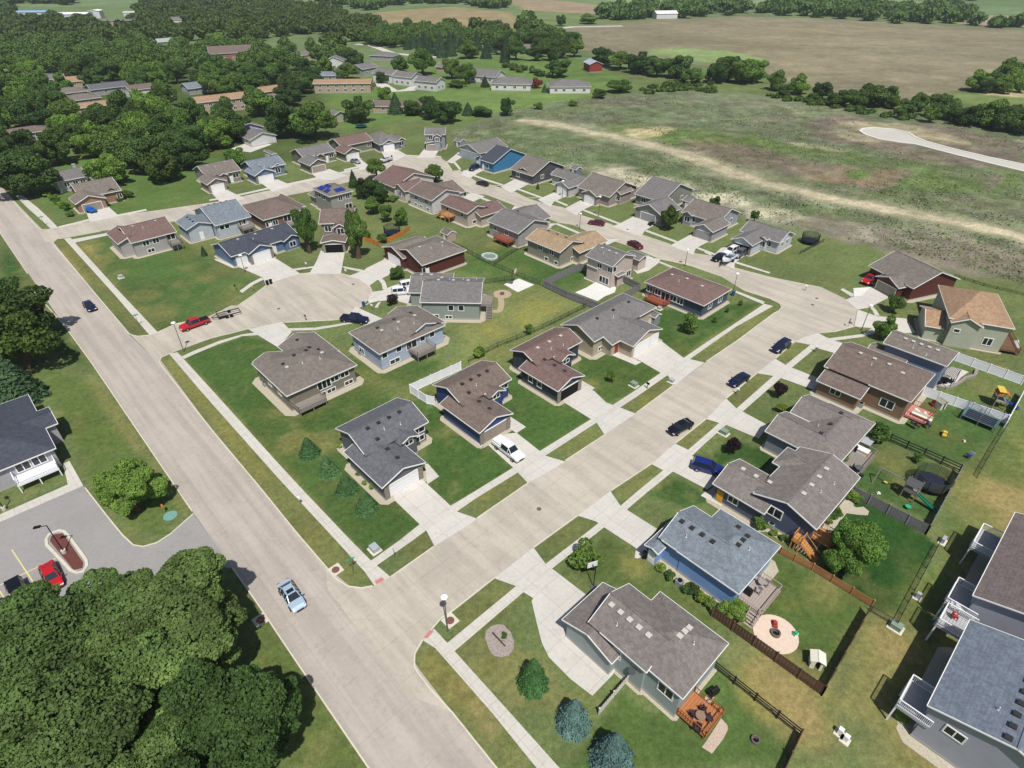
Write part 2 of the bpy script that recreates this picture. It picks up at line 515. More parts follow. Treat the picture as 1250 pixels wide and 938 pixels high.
paint(ribbon(smooth_line(track), 15.0), (150,142,122), 5.0, 4, .35)
# the big ploughed field: tractor rows
PF = [(27.5,598.1),(252.3,777.0),(472.0,641.7),(277.8,352.6),(224.0,343.8),(165.4,357.1),(122.3,439.7),(64.7,491.0),(40.7,525.6)]
idx, d_ = sdist(PF, gx, gy); X_, Y_ = gx[idx], gy[idx]
MASK[idx] = np.maximum(MASK[idx], np.clip(d_ / 6 + .5, 0, 1) * .5)
GC[idx] *= (0.90 + .20 * fbm(X_ * .15 + Y_ * .02, Y_ * 1.0, 9, 81, 2) )[:, None] * (.88 + .24 * fbm(X_, Y_, 60, 83, 3))[:, None]
# neighbourhood lawns
paint([(-62.2,95.2),(-53.0,103.1),(-44.8,100.4),(-28.42,94.63),(-13.06,94.63),(-14.42,79.77),(-15.52,67.76),(-16.67,59.38),(-12.44,54.92),(-17.62,49.02),(-21.15,52.42),(-29.41,60.95),(-35.05,66.68),(-51.68,84.36)], (60,88,36), .8)
paint([(-31.49,94.63),(-18.13,86.78),(-10.2,97.5),(2.7,117.1),(13.7,120.9),(2.4,97.5),(-9.61,89.30),(-17.48,82.02),(-26.83,86.78)], (94,106,54), 2, 2, .8)
paint([(-14.42,79.77),(-9.25,84.36),(2.26,91.91),(13.32,79.77),(13.05,77.17),(4.42,69.60),(-5.25,60.95),(-8.54,58.30),(-12.44,62.58)], (60,90,36), .8)
paint([(11.8,97.5),(21.6,100.4),(27.00,90.59),(20.97,84.60),(16.02,81.57),(12.93,85.56)], (64,90,36), 1)
paint([(22.1,118.6),(28.8,113.5),(45.2,116.4),(54.9,117.1),(37.6,100.4),(32.5,95.5),(29.1,101.0)], (54,84,34), .8)
paint([(3.1,143.1),(20.6,133.6),(14.2,127.0),(-0.9,124.9),(-12.8,133.6),(-5.3,148.2)], (60,90,38), 1.5)
paint([(-13.8,148.2),(15.9,148.2),(22.6,133.6),(11.9,120.9),(-4.9,133.6),(-17.6,143.1)], (58,88,36), 2, 2,.7)
paint([(-10.8,106.7),(-4.6,122.9),(6.5,124.9),(14.2,116.4),(-0.8,101.9),(-10.1,96.0)], (100,110,56), 2, 3)
paint([(-114.2,150.4),(-111.0,157.1),(-83.9,148.2),(-71.6,133.6),(-58.1,128.3),(-64.6,111.7),(-71.6,105.4)], (74,98,46), 1.5, 1)
paint([(-95.6,138.2),(-83.9,148.2),(-71.2,133.6),(-67.1,113.5),(-72.5,108.3)], (62,96,40), 3, 4, .6)
paint([(-293.8,475.3),(-214.0,475.3),(-119.6,439.7),(-71.6,221.0),(-159.3,231.4)], (60,80,36), 8, 6, .8)
for q, r_ in (((-110.9,148.1),3),((-107.2,145.4),2.4),((-100.5,139.0),2.6),((-93.7,131.9),2),((-81.5,121.3),2.4),((-77.7,134.2),2.6),((-71.8,129.7),3),((-76.8,126.4),2),((-73.8,110.9),3),((-78.6,113.6),2),((-77.9,111.5),2),((-73.9,114.0),2.4),((-101.1,142.2),2)):
    blob(q, r_, (118, 114, 62), .5)
for q in ((-111.2,142.2),(-105.6,136.3),(-100.3,130.7),(-97.7,128.5)):
    blob(q, (3, 4), (158, 140, 92), .65)
verges = [[(-118.7,152.6),(-72.5,104.1)], [(-65.3,95.7),(-52.71,82.72),(-33.67,62.25),(-23.96,51.62),(-18.65,46.45)], [(-13.10,50.04),(-9.25,53.79)], [(-5.10,57.85),(1.81,64.25)], [(8.12,68.49),(13.50,74.07)], [(19.71,80.21),(27.32,87.78)], [(34.8,95.7),(55.6,115.6)], [(-8.98,36.35),(-4.68,32.05),(1.17,25.30)], [(-6.04,39.29),(-0.49,44.69)], [(4.53,50.56),(10.08,55.49)], [(15.15,60.00),(21.50,65.28)], [(26.84,70.54),(32.72,76.33)], [(37.47,82.02),(45.84,89.81)], [(51.0,95.2),(56.8,100.4)]]
for v_ in verges:
    paint(ribbon(v_, 4.2), (98,104,54), 1.2, .6, .85)
paint([(-65.28,94.63),(-63.44,94.63),(-45.76,75.49),(-35.50,64.25),(-36.38,62.58)], (112,110,60), 1.5, 1, .6)
paint([(-10.47,36.89),(-8.45,36.89),(-4.81,33.59),(-2.37,30.22),(-5.90,30.22),(-9.04,33.19)], (116,108,62), 1.5, 1.5, .7)
paint([(-6.20,36.67),(-3.08,39.55),(1.08,37.75),(4.06,36.04),(4.86,32.80),(8.20,31.66),(4.70,30.22),(-0.14,30.22)], (106,106,58), 1.5, 1.5, .8)
paint([(26.80,68.20),(27.32,68.28),(27.91,68.64),(32.08,69.23),(33.96,72.28),(41.03,68.93),(39.02,66.61),(36.97,65.21),(34.65,67.76),(32.21,66.90),(31.03,65.49),(29.35,63.58),(27.76,64.12),(27.26,68.05)], (44,74,28), .8)
paint([(20.43,60.95),(22.50,64.25),(25.48,62.58),(28.17,59.38),(24.36,57.85),(18.09,60.95)], (50,82,34), .8)
paint([(1.46,43.00),(2.44,43.56),(7.71,48.27),(12.40,52.83),(18.00,48.27),(24.00,40.32),(19.99,39.29),(13.35,44.69),(7.61,47.05)], (74,90,40), 1)
paint([(38.56,48.27),(42.94,54.92),(50.77,60.95),(55.16,51.62),(44.12,40.63),(42.15,42.45),(40.55,44.69)], (34,72,26), .5)
paint([(25.73,39.80),(31.88,48.27),(33.87,49.53),(42.26,42.67),(32.51,32.91),(29.73,35.42)], (72,94,38), .8)
paint([(21.74,35.42),(24.71,34.96),(28.81,28.49),(25.32,25.09),(5.81,25.09),(11.35,32.31),(14.54,30.23)], (66,90,38), .8, 1)
paint([(62.36,86.78),(72.51,86.78),(83.28,78.02),(67.59,65.98),(58.36,71.50)], (62,92,40), 1)
paint([(80.64,94.63),(91.49,88.03),(83.00,77.60),(73.99,85.56)], (84,104,46), 1)
paint([(50.25,70.54),(55.80,71.50),(65.49,65.11),(56.23,55.64),(50.77,60.95),(47.99,62.58)], (58,86,38), .8)
paint([(67.31,65.11),(87.48,79.77),(70.14,54.92),(56.33,47.05),(49.37,41.91),(44.24,40.32),(55.53,51.88)], (84,100,44), 2, 2)
for q, r_ in (((68.80,59.07),7),((70.01,56.66),6),((67.12,60.95),4),((64.97,54.92),4),((57.59,48.27),3),((55.32,48.27),2.5),((29.32,30.88),4),((28.59,32.31),3),((29.59,29.42),3.5),((42.23,37.31),3.5),((43.09,36.35),3),((37.38,30.23),4),((37.83,27.87),5),((39.03,25.66),5),((36.07,31.88),3),((41.76,25.66),4),((26.76,34.50),3),((88.77,90.59),2),((82.66,86.78),2.5)):
    blob(q, r_, (122, 114, 70), .4)
for q, r_ in (((2.6,110.0),3),((-4.1,105.0),3),((6.2,115.3),3),((-8.62,75.49),2),((-29.90,70.54),2.5),((-34.63,71.50),2),((13.78,86.78),2),((9.43,86.78),1.8),((23.07,82.02),1.5),((-5.3,148.2),3),((57.74,67.76),2.5),((56.61,60.95),2),((14.91,48.27),2),((37.09,44.69),2.5),((25.46,31.88),2)):
    blob(q, r_, (124, 118, 62), .5)
paint([(-96.01,94.63),(-85.94,93.26),(-74.68,86.78),(-61.95,73.46),(-45.33,57.85),(-46.14,53.52),(-51.20,54.92),(-65.19,67.76),(-81.93,86.78)], (78,98,42), 1.5, 1.5)
paint([(-77.58,90.59),(-74.22,88.03),(-44.07,57.55),(-44.81,56.66),(-70.60,82.02)], (118,112,62), 1.5, 1, .6)
paint([(-131.6,148.2),(-113.1,129.1),(-111.9,124.9),(-91.7,106.7),(-77.58,91.91),(-88.5,97.5),(-108.9,113.5)], (58,88,34), 1.5, 1)
paint([(-29.43,41.91),(-13.71,25.09),(-22.84,25.09),(-27.29,31.04)], (80,96,42), 1.5, 1)
big = fbm(gx, gy, 26, 11)
mid = fbm(gx, gy, 5.5, 21)
GC *= (0.80 + 0.40 * big)[:, None] * (0.86 + 0.28 * mid)[:, None]
sp_ = np.clip((fbm(gx, gy, 2.6, 91, 3) - .56) * 7, 0, 1) * np.clip((fbm(gx, gy, 14, 95, 2) - .38) * 4, 0, 1) * np.clip(1 - gy / 260, 0, 1) * .42
GC = GC * (1 - sp_[:, None]) + np.array(lin((124, 118, 68))) * sp_[:, None]
lum = GC @ np.array([.3, .6, .1])
sat = np.where(GC[:, 1] > GC[:, 0] * 1.05, .22, .10)
GC = GC * (1 - sat[:, None]) + (lum[:, None] * np.array([1.05, 1.0, .80])) * sat[:, None]
for q, r_ in (((69.16,60.16),2.6),((69.90,58.15),3),((66.50,59.07),1.8),((66.84,54.92),2),((42.25,37.70),1.5),((42.94,36.93),1.2),((28.78,31.21),1.8),((29.55,30.39),1.6),((29.58,28.80),1.8),((27.28,33.97),1.5),((38.83,27.49),2),((39.90,26.53),2),((57.22,48.52),1.4),((54.62,46.57),1.2),((89.30,91.65),1.2),((-5.09,33.17),1.4),((-3.35,30.88),1.6),((-2.03,28.64),1.4)):
    blob(q, r_, (134, 120, 82), .5)
GC *= 1.27
dry = np.clip((fbm(gx, gy, 12, 31) - 0.60) * 5, 0, 1) * np.clip(1 - gy / 900, 0, 1) * 0.45
GC = GC * (1 - dry[:, None]) + (GC * 0.4 + np.array(lin((132, 120, 72))) * 0.6) * dry[:, None]

nr, nc = XX.shape
me = bpy.data.meshes.new('ground')
verts = np.zeros((nr * nc, 3), np.float32); verts[:, 0] = gx; verts[:, 1] = gy
ii = (np.arange(nr - 1)[:, None] * nc + np.arange(nc - 1)[None, :]).ravel()
quads = np.stack([ii, ii + 1, ii + nc + 1, ii + nc], 1)
me.vertices.add(len(verts)); me.vertices.foreach_set('co', verts.ravel())
me.loops.add(quads.size); me.loops.foreach_set('vertex_index', quads.ravel().astype(np.int32))
me.polygons.add(len(quads)); me.polygons.foreach_set('loop_start', np.arange(len(quads), dtype=np.int32) * 4)
me.update(calc_edges=True)
ca = me.color_attributes.new('ground_colour', 'FLOAT_COLOR', 'POINT')
ca.data.foreach_set('color', np.concatenate([GC, MASK[:, None]], 1).astype(np.float32).ravel())
t = NT('ground_cover')
at_ = t.n('ShaderNodeAttribute'); at_.attribute_name = 'ground_colour'
f1 = t.ramp(t.noise(1.3, 6, rough=0.75), [(0.28, 0.62), (0.5, 0.98), (0.74, 1.38)])
f2 = t.ramp(t.noise(9.0, 3, rough=0.8), [(0.3, 0.72), (0.7, 1.22)])
u_, v_, gv_ = grid_coords(t)
f3 = t.ramp(t.noise(1.0, 3, vec=gv_, stretch=(1.0, 0.12, 1)), [(0.38, 0.93), (0.62, 1.05)])
f4 = t.ramp(t.noise(3.6, 5, rough=.8), [(0.30, 0.78), (0.5, 1.0), (0.72, 1.22)])
f5 = t.ramp(t.noise(0.30, 6, rough=0.7), [(0.3, (0.86, 0.92, 0.86)), (0.7, (1.10, 1.04, 1.0))])
f6 = t.ramp(t.noise(.16, 11, rough=.78), [(0.32, 0.55), (0.48, .98), (0.68, 1.45)])
f7 = t.ramp(t.noise(.07, 9, rough=.7), [(0.40, 0.90), (0.60, 1.08)])
c_ = t.mul(t.mul(t.mul(t.mul(t.mul(at_.outputs['Color'], f1), f2), f3), f4), f5)
c_ = t.mul(t.mul(c_, f6, at_.outputs['Alpha']), f7)
t.col(c_).rough(0.95)
t.b.inputs['Specular IOR Level'].default_value = 0.05
me.materials.append(t.m)
ground = bpy.data.objects.new('ground', me)
COL.objects.link(ground)
tag(ground, kind='structure')

# ------------------------------------------------------------------ streets, walks, drives
Z = 0.03
sheet('avenue', [[(-202.3,224.0),(-131.5,149.3),(-113.9,130.9),(-92.2,108.0),(-77.88,93.26),(-43.88,57.10),(-39.08,52.15),(-29.67,42.34),(-24.56,36.83),(-13.55,25.09),(-6.59,17.72),(5.20,17.72),(-1.47,25.09),(-6.06,30.23),(-10.15,34.96),(-13.65,40.32),(-23.28,48.03),(-35.48,60.95),(-47.85,74.07),(-65.62,94.35),(-69.6,100.4),(-76.6,104.1),(-96.2,124.9),(-120.2,150.4),(-129.5,160.0),(-159.3,190.0),(-240.7,275.2)]], Z, AVEC)
sheet('street', [[(-23.28,48.03),(-21.37,45.97),(-19.87,45.10),(-18.23,44.86),(-16.90,45.15),(-14.92,46.45),(-10.07,51.14),(-4.99,55.69),(2.37,62.58),(8.03,67.22),(14.70,73.16),(20.42,78.67),(28.52,86.54),(36.26,94.08),(44.1,101.3),(55.3,112.4),(57.3,113.8),(58.3,116.2),(68.4,120.9),(74.0,114.6),(69.7,107.0),(65.2,105.0),(61.4,104.4),(55.4,101.1),(49.5,95.1),(44.52,90.33),(36.74,82.72),(31.87,77.17),(25.44,71.11),(20.88,66.51),(14.01,60.95),(8.94,56.36),(2.79,50.95),(-2.21,46.28),(-6.91,41.80),(-8.23,40.74),(-9.21,39.29),(-10.01,38.09),(-10.66,36.45),(-10.52,35.00),(-8.57,32.61),(-6.09,30.23),(-10.61,31.88),(-22.25,44.69)]], Z + .008, ROADC)
sheet('street', [[(57.3,113.8),(58.3,116.2),(56.6,119.0),(52.2,122.9),(49.1,130.0),(43.3,135.8),(36.7,139.6),(29.7,148.2),(23.2,154.2),(16.7,162.7),(12.9,164.3),(7.1,170.7),(0.2,178.5),(-8.2,187.7),(-12.8,188.5),(-17.1,194.0),(-24.4,202.4),(-32.1,211.8),(-34.4,214.2),(-43.0,207.7),(-54.0,199.8),(-64.0,190.8),(-71.6,185.4),(-78.9,177.5),(-94.9,165.1),(-111.9,157.9),(-118.0,154.2),(-119.2,152.9),(-120.4,152.6),(-120.0,150.4),(-122.4,150.4),(-129.7,158.8),(-127.6,158.8),(-125.1,160.2),(-118.7,164.9),(-113.8,169.0),(-102.4,174.3),(-88.5,181.3),(-83.8,185.4),(-76.8,191.6),(-72.4,196.5),(-64.3,203.3),(-58.8,207.7),(-51.2,214.2),(-48.0,223.0),(-44.3,233.6),(-43.0,236.9),(-38.7,230.3),(-34.2,230.3),(-28.6,229.3),(-26.1,228.2),(-23.6,223.4),(-20.5,212.3),(-18.1,213.2),(-15.2,206.8),(-11.6,200.2),(-6.2,196.5),(-0.1,191.6),(4.5,184.7),(11.4,178.2),(15.3,176.1),(18.7,170.8),(27.9,162.4),(34.6,155.5),(41.2,148.8),(45.7,143.1),(50.2,141.3),(53.6,134.7),(60.4,129.6),(64.8,127.2),(70.2,124.4),(72.0,120.9),(73.4,118.6),(74.0,114.6),(66.6,108.3)]], Z + .016, ROADC)
sheet('cul_de_sac', [[(-79.2,106.7),(-76.4,103.8),(-74.3,103.1),(-72.3,103.6),(-71.2,104.6),(-69.0,108.0),(-63.3,110.9),(-60.5,115.6),(-59.2,115.6),(-57.3,121.1),(-56.2,125.4),(-54.6,129.1),(-50.1,131.5),(-46.0,133.1),(-40.4,131.5),(-38.0,130.3),(-35.5,128.5),(-32.6,125.4),(-31.3,122.5),(-31.3,119.2),(-32.4,115.3),(-33.7,112.1),(-35.1,110.0),(-37.6,109.5),(-47.0,108.6),(-53.3,106.3),(-59.6,102.4),(-64.3,97.9),(-65.6,96.3),(-66.1,95.5),(-65.79,94.08),(-64.62,91.91),(-68.3,96.0)]], Z + .024, ROADC)
sheet('new_road', [[(146.5,269.1),(149.2,272.1),(154.7,273.5),(161.7,270.6),(164.6,264.9),(163.6,257.6),(164.2,251.5),(168.6,240.0),(174.7,229.3),(182.2,218.8),(176.7,210.9),(170.2,222.2),(164.5,233.0),(159.6,243.2),(157.5,247.3),(152.4,250.2),(147.1,255.4),(145.3,261.2)]], Z + .004, concrete('fresh_paving', (190, 186, 176), 0, 0, stain=0.08))
kerb([[(159.6,243.2),(157.5,247.3),(152.4,250.2),(147.1,255.4),(145.3,261.2),(145.8,267.7),(149.2,272.1),(154.7,273.5),(161.7,270.6),(164.6,264.9),(163.6,257.6),(164.2,251.5),(168.6,240.0),(174.7,229.3),(182.2,218.8)], [(159.6,243.2),(164.5,233.0),(170.2,222.2),(176.7,210.9)]], w=0.9, h=.2, mat=NEWC)
sheet('parking_lot', [[(-39.08,52.15),(-43.57,56.66),(-45.04,53.24),(-46.18,51.75),(-47.66,51.09),(-49.07,51.35),(-51.29,52.97),(-54.80,55.98),(-61.65,62.00),(-69.11,55.35),(-74.91,50.04),(-55.81,25.66),(-47.96,31.88),(-40.84,40.11),(-39.74,42.89),(-38.77,46.33),(-37.23,48.03),(-34.88,47.78)]], Z + .012, LOTC)

sheet('sidewalk', [
 [(-65.2,96.7),(-53.81,84.36),(-34.05,63.48),(-23.02,52.15),(-18.23,47.17),(-16.71,45.21),(-14.92,46.45),(-17.81,48.90),(-21.09,52.15),(-29.33,60.64),(-35.03,66.61),(-51.68,84.36),(-63.9,97.3)],
 [(-17.81,48.90),(-14.67,52.15),(-12.35,54.88),(-8.52,58.15),(-5.25,60.95),(4.33,69.41),(12.90,77.06),(20.90,84.46),(26.95,90.33),(32.5,95.5),(37.6,100.4),(44.3,106.7),(54.7,116.6),(56.3,115.6),(45.5,106.7),(38.1,99.5),(33.36,94.85),(28.16,89.71),(21.44,83.18),(13.81,76.24),(5.12,68.38),(-5.18,59.44),(-7.54,57.10),(-11.38,53.79),(-13.05,52.02),(-16.99,48.09)],
 [(-7.21,37.75),(0.50,45.15),(4.22,48.40),(8.46,52.15),(15.03,58.12),(17.91,60.95),(27.15,69.67),(33.08,75.49),(34.12,76.54),(37.68,79.95),(47.18,89.43),(50.70,92.99),(58.0,99.9),(62.4,102.3),(66.0,103.1),(69.7,103.9),(72.4,105.7),(74.2,107.3),(74.7,106.3),(72.3,104.1),(69.3,102.8),(63.6,101.5),(58.8,99.0),(51.62,92.18),(48.22,88.69),(38.44,79.11),(34.72,75.66),(30.03,71.04),(27.29,68.16),(19.47,60.95),(15.80,57.44),(9.90,52.15),(4.99,47.69),(1.38,44.30),(-6.32,36.78)],
 [(-10.01,38.09),(-8.47,37.12),(-2.08,30.23),(2.32,25.09),(6.80,19.76),(8.95,19.76),(4.49,25.09),(-0.25,30.23),(-6.32,36.78),(-7.21,37.75),(-8.86,39.50)],
 [(-118.7,152.6),(-88.5,120.9),(-72.3,103.6),(-71.1,104.6),(-90.6,124.9),(-117.5,153.4)],
 [(-116.6,152.0),(-109.6,156.5),(-108.4,154.8),(-114.5,149.8)],
 [(-154.1,186.6),(-143.7,176.1),(-132.9,165.8),(-126.3,159.4),(-124.8,160.2),(-131.8,167.4),(-140.6,176.1),(-151.8,186.6)],
 [(-125.5,161.2),(-120.0,167.1),(-119.1,165.5),(-124.4,159.8)], [(-114.3,170.0),(-107.8,175.0),(-107.0,173.5),(-113.2,168.4)],
 [(-92.5,183.2),(-90.2,184.6),(-89.6,183.2),(-92.0,181.7)], [(-86.2,187.5),(-78.2,194.6),(-77.5,192.9),(-84.7,186.6)], [(-73.8,198.2),(-64.9,205.7),(-64.2,203.8),(-72.5,196.6)], [(-60.8,209.3),(-52.9,215.5),(-52.5,213.6),(-59.6,207.6)], [(-58.3,214.0),(-52.3,219.6),(-51.6,217.7),(-57.8,211.8)], [(-42.9,236.6),(-39.0,231.9),(-34.2,231.1),(-34.1,229.4),(-39.0,230.3),(-42.9,234.9)],
 [(-28.4,231.1),(-25.9,229.8),(-25.9,228.2),(-28.3,229.4)], [(-21.6,226.4),(-19.3,220.0),(-17.6,214.0),(-18.1,213.1),(-20.1,219.2),(-21.9,224.4)], [(-14.4,209.5),(-8.8,203.5),(-2.7,197.6),(-3.3,196.3),(-9.0,201.8),(-14.8,208.3)], [(1.6,194.1),(8.9,186.0),(8.8,184.3),(1.1,192.9)], [(-12.7,188.8),(-5.9,181.7),(-6.5,180.6),(-13.1,187.5)],
 [(3.9,191.6),(9.4,185.4),(8.9,184.3),(3.9,189.8)], [(13.6,182.8),(16.9,178.4),(16.3,177.1),(12.9,181.9)], [(21.1,174.7),(30.3,163.7),(29.6,162.9),(20.6,173.6)], [(36.8,158.8),(43.9,150.4),(43.0,149.7),(36.1,157.7)], [(47.7,147.3),(52.3,141.7),(52.0,140.5),(47.1,146.3)], [(12.8,163.7),(19.3,155.9),(18.6,155.0),(12.0,162.9)], [(36.5,138.3),(47.7,125.3),(47.4,124.0),(35.8,137.8)],
 [(54.9,138.6),(61.4,132.2),(60.9,131.5),(54.4,137.5)], [(49.2,145.5),(50.5,143.0),(49.8,141.8),(48.7,143.5)], [(50.5,122.7),(55.1,117.5),(54.4,116.3),(49.9,121.9)], [(75.0,124.0),(76.3,120.9),(75.1,119.8),(74.1,123.2)],
 [(76.8,115.4),(77.7,115.5),(77.6,113.5),(77.2,111.4),(76.2,111.5),(76.7,113.5)],
 [(-61.3,122.6),(-60.2,126.6),(-58.7,129.4),(-57.6,128.6),(-59.2,125.8),(-60.3,121.7)], [(-53.4,133.9),(-47.1,135.9),(-47.0,135.0),(-52.3,133.0)], [(-41.3,135.6),(-36.4,133.9),(-36.1,132.8),(-40.2,134.3)], [(-62.5,95.8),(-60.8,98.0),(-57.6,101.3),(-53.9,103.9),(-51.0,104.7),(-50.3,103.6),(-53.6,103.2),(-57.2,100.2),(-60.3,96.7),(-61.6,95.0)], [(-45.8,106.2),(-40.1,106.5),(-35.9,107.8),(-31.8,109.5),(-31.6,108.7),(-35.7,107.0),(-39.8,105.5),(-44.6,105.3)],
 [(-40.7,135.5),(-35.3,133.4),(-35.8,132.3),(-40.4,134.5)], [(-31.3,128.7),(-30.5,129.3),(-29.3,127.3),(-28.4,124.5),(-28.2,123.4),(-29.2,123.4),(-29.9,126.1)], [(-28.6,117.9),(-28.8,114.9),(-29.5,114.9),(-29.2,117.0)],
 [(-69.02,55.20),(-61.65,62.00),(-66.74,67.22),(-67.30,66.51),(-64.03,62.25),(-69.96,56.58),(-75.08,51.62),(-74.06,50.30)],
], Z + .036, WALKC)

sheet('driveway', [
 [(-17.24,61.44),(-13.68,63.91),(-12.24,62.35),(-8.52,58.15),(-7.54,57.10),(-4.78,55.85),(-5.30,55.20),(-10.02,51.15),(-11.38,53.79),(-12.34,54.78),(-16.41,59.15)],
 [(-13.06,66.44),(-12.61,66.61),(-10.65,63.89),(-12.24,62.29)],
 [(-4.68,69.97),(-0.91,73.46),(0.73,73.70),(4.33,69.32),(5.12,68.31),(8.02,67.04),(5.45,64.94),(2.31,62.53),(0.85,64.68),(0.24,65.63),(-3.70,70.73)],
 [(-4.88,69.79),(-3.70,70.88),(-4.64,69.97),(-9.77,76.26),(-10.42,76.46),(-10.22,77.07),(-4.43,70.88)],
 [(-0.29,77.80),(2.26,75.14),(0.73,73.59),(-0.79,75.06)],
 [(8.57,82.72),(11.50,87.28),(14.37,84.84),(16.02,81.57),(18.19,80.21),(20.54,78.56),(17.57,75.91),(14.70,73.16),(13.81,76.20),(13.01,77.06),(8.92,81.57)],
 [(12.35,88.16),(14.54,85.78),(13.38,84.49),(11.90,86.25)],
 [(22.8,95.7),(28.7,101.6),(29.5,101.0),(32.3,95.4),(33.40,94.91),(35.89,93.80),(32.10,90.07),(28.73,86.54),(28.15,89.66),(26.98,90.46),(24.17,94.08)],
 [(18.4,96.7),(20.0,97.3),(24.18,93.95),(22.90,92.90)],
 [(1.38,44.30),(4.99,47.69),(8.92,43.90),(12.72,37.31),(10.71,34.09),(8.32,31.88),(6.25,33.61),(4.03,36.07),(3.33,37.76),(2.82,40.32),(2.33,43.11),(2.54,43.45)],
 [(-2.21,46.28),(2.79,50.95),(4.22,48.40),(4.99,47.66),(1.38,44.30),(0.50,45.15)],
 [(12.56,54.07),(15.80,57.44),(19.33,54.07),(16.33,50.56)], [(8.94,56.36),(14.01,60.95),(15.05,58.12),(15.92,57.47),(12.56,54.07),(11.28,55.35)],
 [(16.01,50.89),(17.37,51.70),(17.36,49.94),(15.93,49.21),(15.55,49.33)],
 [(23.73,64.94),(27.33,68.31),(31.89,64.25),(27.86,61.28)], [(20.88,66.51),(25.44,71.11),(27.15,69.67),(27.33,68.31),(23.70,64.76),(22.44,65.11)],
 [(26.65,60.07),(27.62,60.95),(29.50,58.70),(28.96,58.09)],
 [(34.72,75.66),(38.44,79.11),(41.52,75.49),(38.87,72.28)], [(31.87,77.17),(36.74,82.72),(37.68,79.95),(38.44,79.11),(34.70,75.60),(33.73,76.12)],
 [(48.26,88.79),(51.56,92.02),(55.58,88.28),(52.63,85.32)], [(44.52,90.33),(49.5,95.1),(50.70,92.99),(51.56,92.02),(48.25,88.69),(47.18,89.43)],
 [(62.3,102.8),(63.6,101.3),(68.1,98.6),(64.98,94.63),(58.7,98.9),(57.9,100.1),(55.5,101.1),(58.5,103.1),(61.4,104.4)],
 [(76.8,111.2),(82.1,110.2),(81.0,104.4),(75.9,104.4),(74.6,106.0),(72.8,106.5),(69.8,107.0),(73.8,114.1),(76.0,111.7)],
 [(75.7,120.0),(77.7,120.5),(81.5,124.5),(83.1,124.3),(84.9,121.1),(83.8,119.9),(77.6,115.6),(76.5,115.0),(73.8,114.1),(73.5,115.4),(73.3,118.6)],
 [(-66.9,135.8),(-60.1,141.6),(-50.1,131.5),(-53.5,128.7),(-56.2,125.4),(-58.3,129.4)],
 [(-73.5,140.0),(-66.9,135.9),(-67.2,134.5),(-73.7,139.5)],
 [(-48.7,145.1),(-42.4,144.1),(-40.5,131.4),(-48.0,131.4),(-48.1,138.2)],
 [(-31.3,140.1),(-26.2,134.5),(-30.4,128.9),(-31.4,127.9),(-32.6,125.1),(-35.7,128.7),(-38.4,130.2),(-35.3,133.6),(-35.1,134.5)],
 [(-21.6,129.1),(-19.9,115.3),(-25.4,117.9),(-27.5,118.1),(-29.2,117.9),(-31.0,116.8),(-31.6,118.3),(-31.6,122.1),(-29.2,122.9),(-27.6,124.9),(-23.8,127.9)],
 [(-33.7,115.3),(-27.0,110.2),(-29.3,107.3),(-34.8,109.3),(-34.3,111.0)],
 [(-53.5,106.0),(-47.4,108.8),(-44.3,104.9),(-45.1,98.9),(-50.7,103.6)],
 [(-127.8,177.7),(-124.2,181.3),(-112.6,169.0),(-118.4,164.3)], [(-94.4,189.3),(-91.6,193.2),(-81.7,183.8),(-87.7,179.9)], [(-83.9,201.5),(-79.6,204.6),(-70.8,196.0),(-75.6,190.4)], [(-70.1,211.4),(-65.1,216.1),(-55.7,207.0),(-59.4,201.9),(-63.6,202.4)],
 [(-58.9,225.4),(-55.2,226.6),(-49.8,217.1),(-52.2,213.2)], [(-49.5,236.9),(-45.2,241.5),(-38.8,231.4),(-40.9,227.2),(-44.1,221.0)], [(-33.5,240.3),(-27.7,240.3),(-28.4,228.2),(-34.8,228.2)], [(-23.5,223.0),(-20.0,235.8),(-17.6,230.9),(-21.3,221.0)],
 [(-17.2,207.7),(-16.9,212.3),(-12.1,216.6),(-8.8,214.7),(-11.7,209.5),(-14.0,204.1)], [(-3.7,195.6),(1.6,204.1),(6.7,199.8),(-0.3,189.3)], [(7.8,183.2),(14.1,190.8),(17.8,187.2),(12.8,181.4),(11.4,176.8)], [(15.5,175.4),(21.8,183.6),(25.4,179.6),(20.7,174.0),(18.5,169.7)], [(27.6,161.2),(29.7,163.0),(36.0,170.3),(41.7,164.6),(36.4,158.5),(34.4,154.2)], [(41.0,148.2),(49.3,156.8),(53.3,152.3),(47.2,146.4),(45.5,142.3)], [(49.6,140.6),(53.7,146.6),(57.5,148.2),(60.5,144.1),(54.6,137.7),(53.4,134.0)],
 [(7.3,161.7),(9.2,163.5),(12.9,163.5),(12.0,162.6),(7.6,157.7),(6.3,156.6)], [(17.8,143.2),(21.4,146.6),(22.8,152.3),(28.6,152.3),(23.9,147.6),(18.7,140.3)], [(29.0,134.0),(31.7,143.2),(36.7,139.6),(36.0,137.6),(32.6,133.1),(29.7,131.4)], [(0.7,177.5),(4.8,174.7),(8.3,170.7),(3.4,164.3),(-1.2,170.7)],
 [(-8.4,186.2),(-12.4,180.3),(-16.5,186.2),(-12.6,189.3)], [(-34.6,206.8),(-31.7,210.4),(-28.9,205.9),(-32.4,200.7)],
], Z + .028, DRIVEC)
sheet('concrete_pad', [[(75.7,120.0),(77.4,124.0),(81.6,124.6),(81.9,124.3),(77.7,120.5)], [(-1.9,125.9),(1.6,128.9),(5.1,125.7),(1.3,122.0)], [(14.1,121.9),(16.9,124.3),(20.5,120.0),(18.7,117.8)], [(16.9,124.3),(19.4,127.2),(23.7,124.3),(23.0,121.9),(20.5,120.0)]], Z + .034, NEWC)

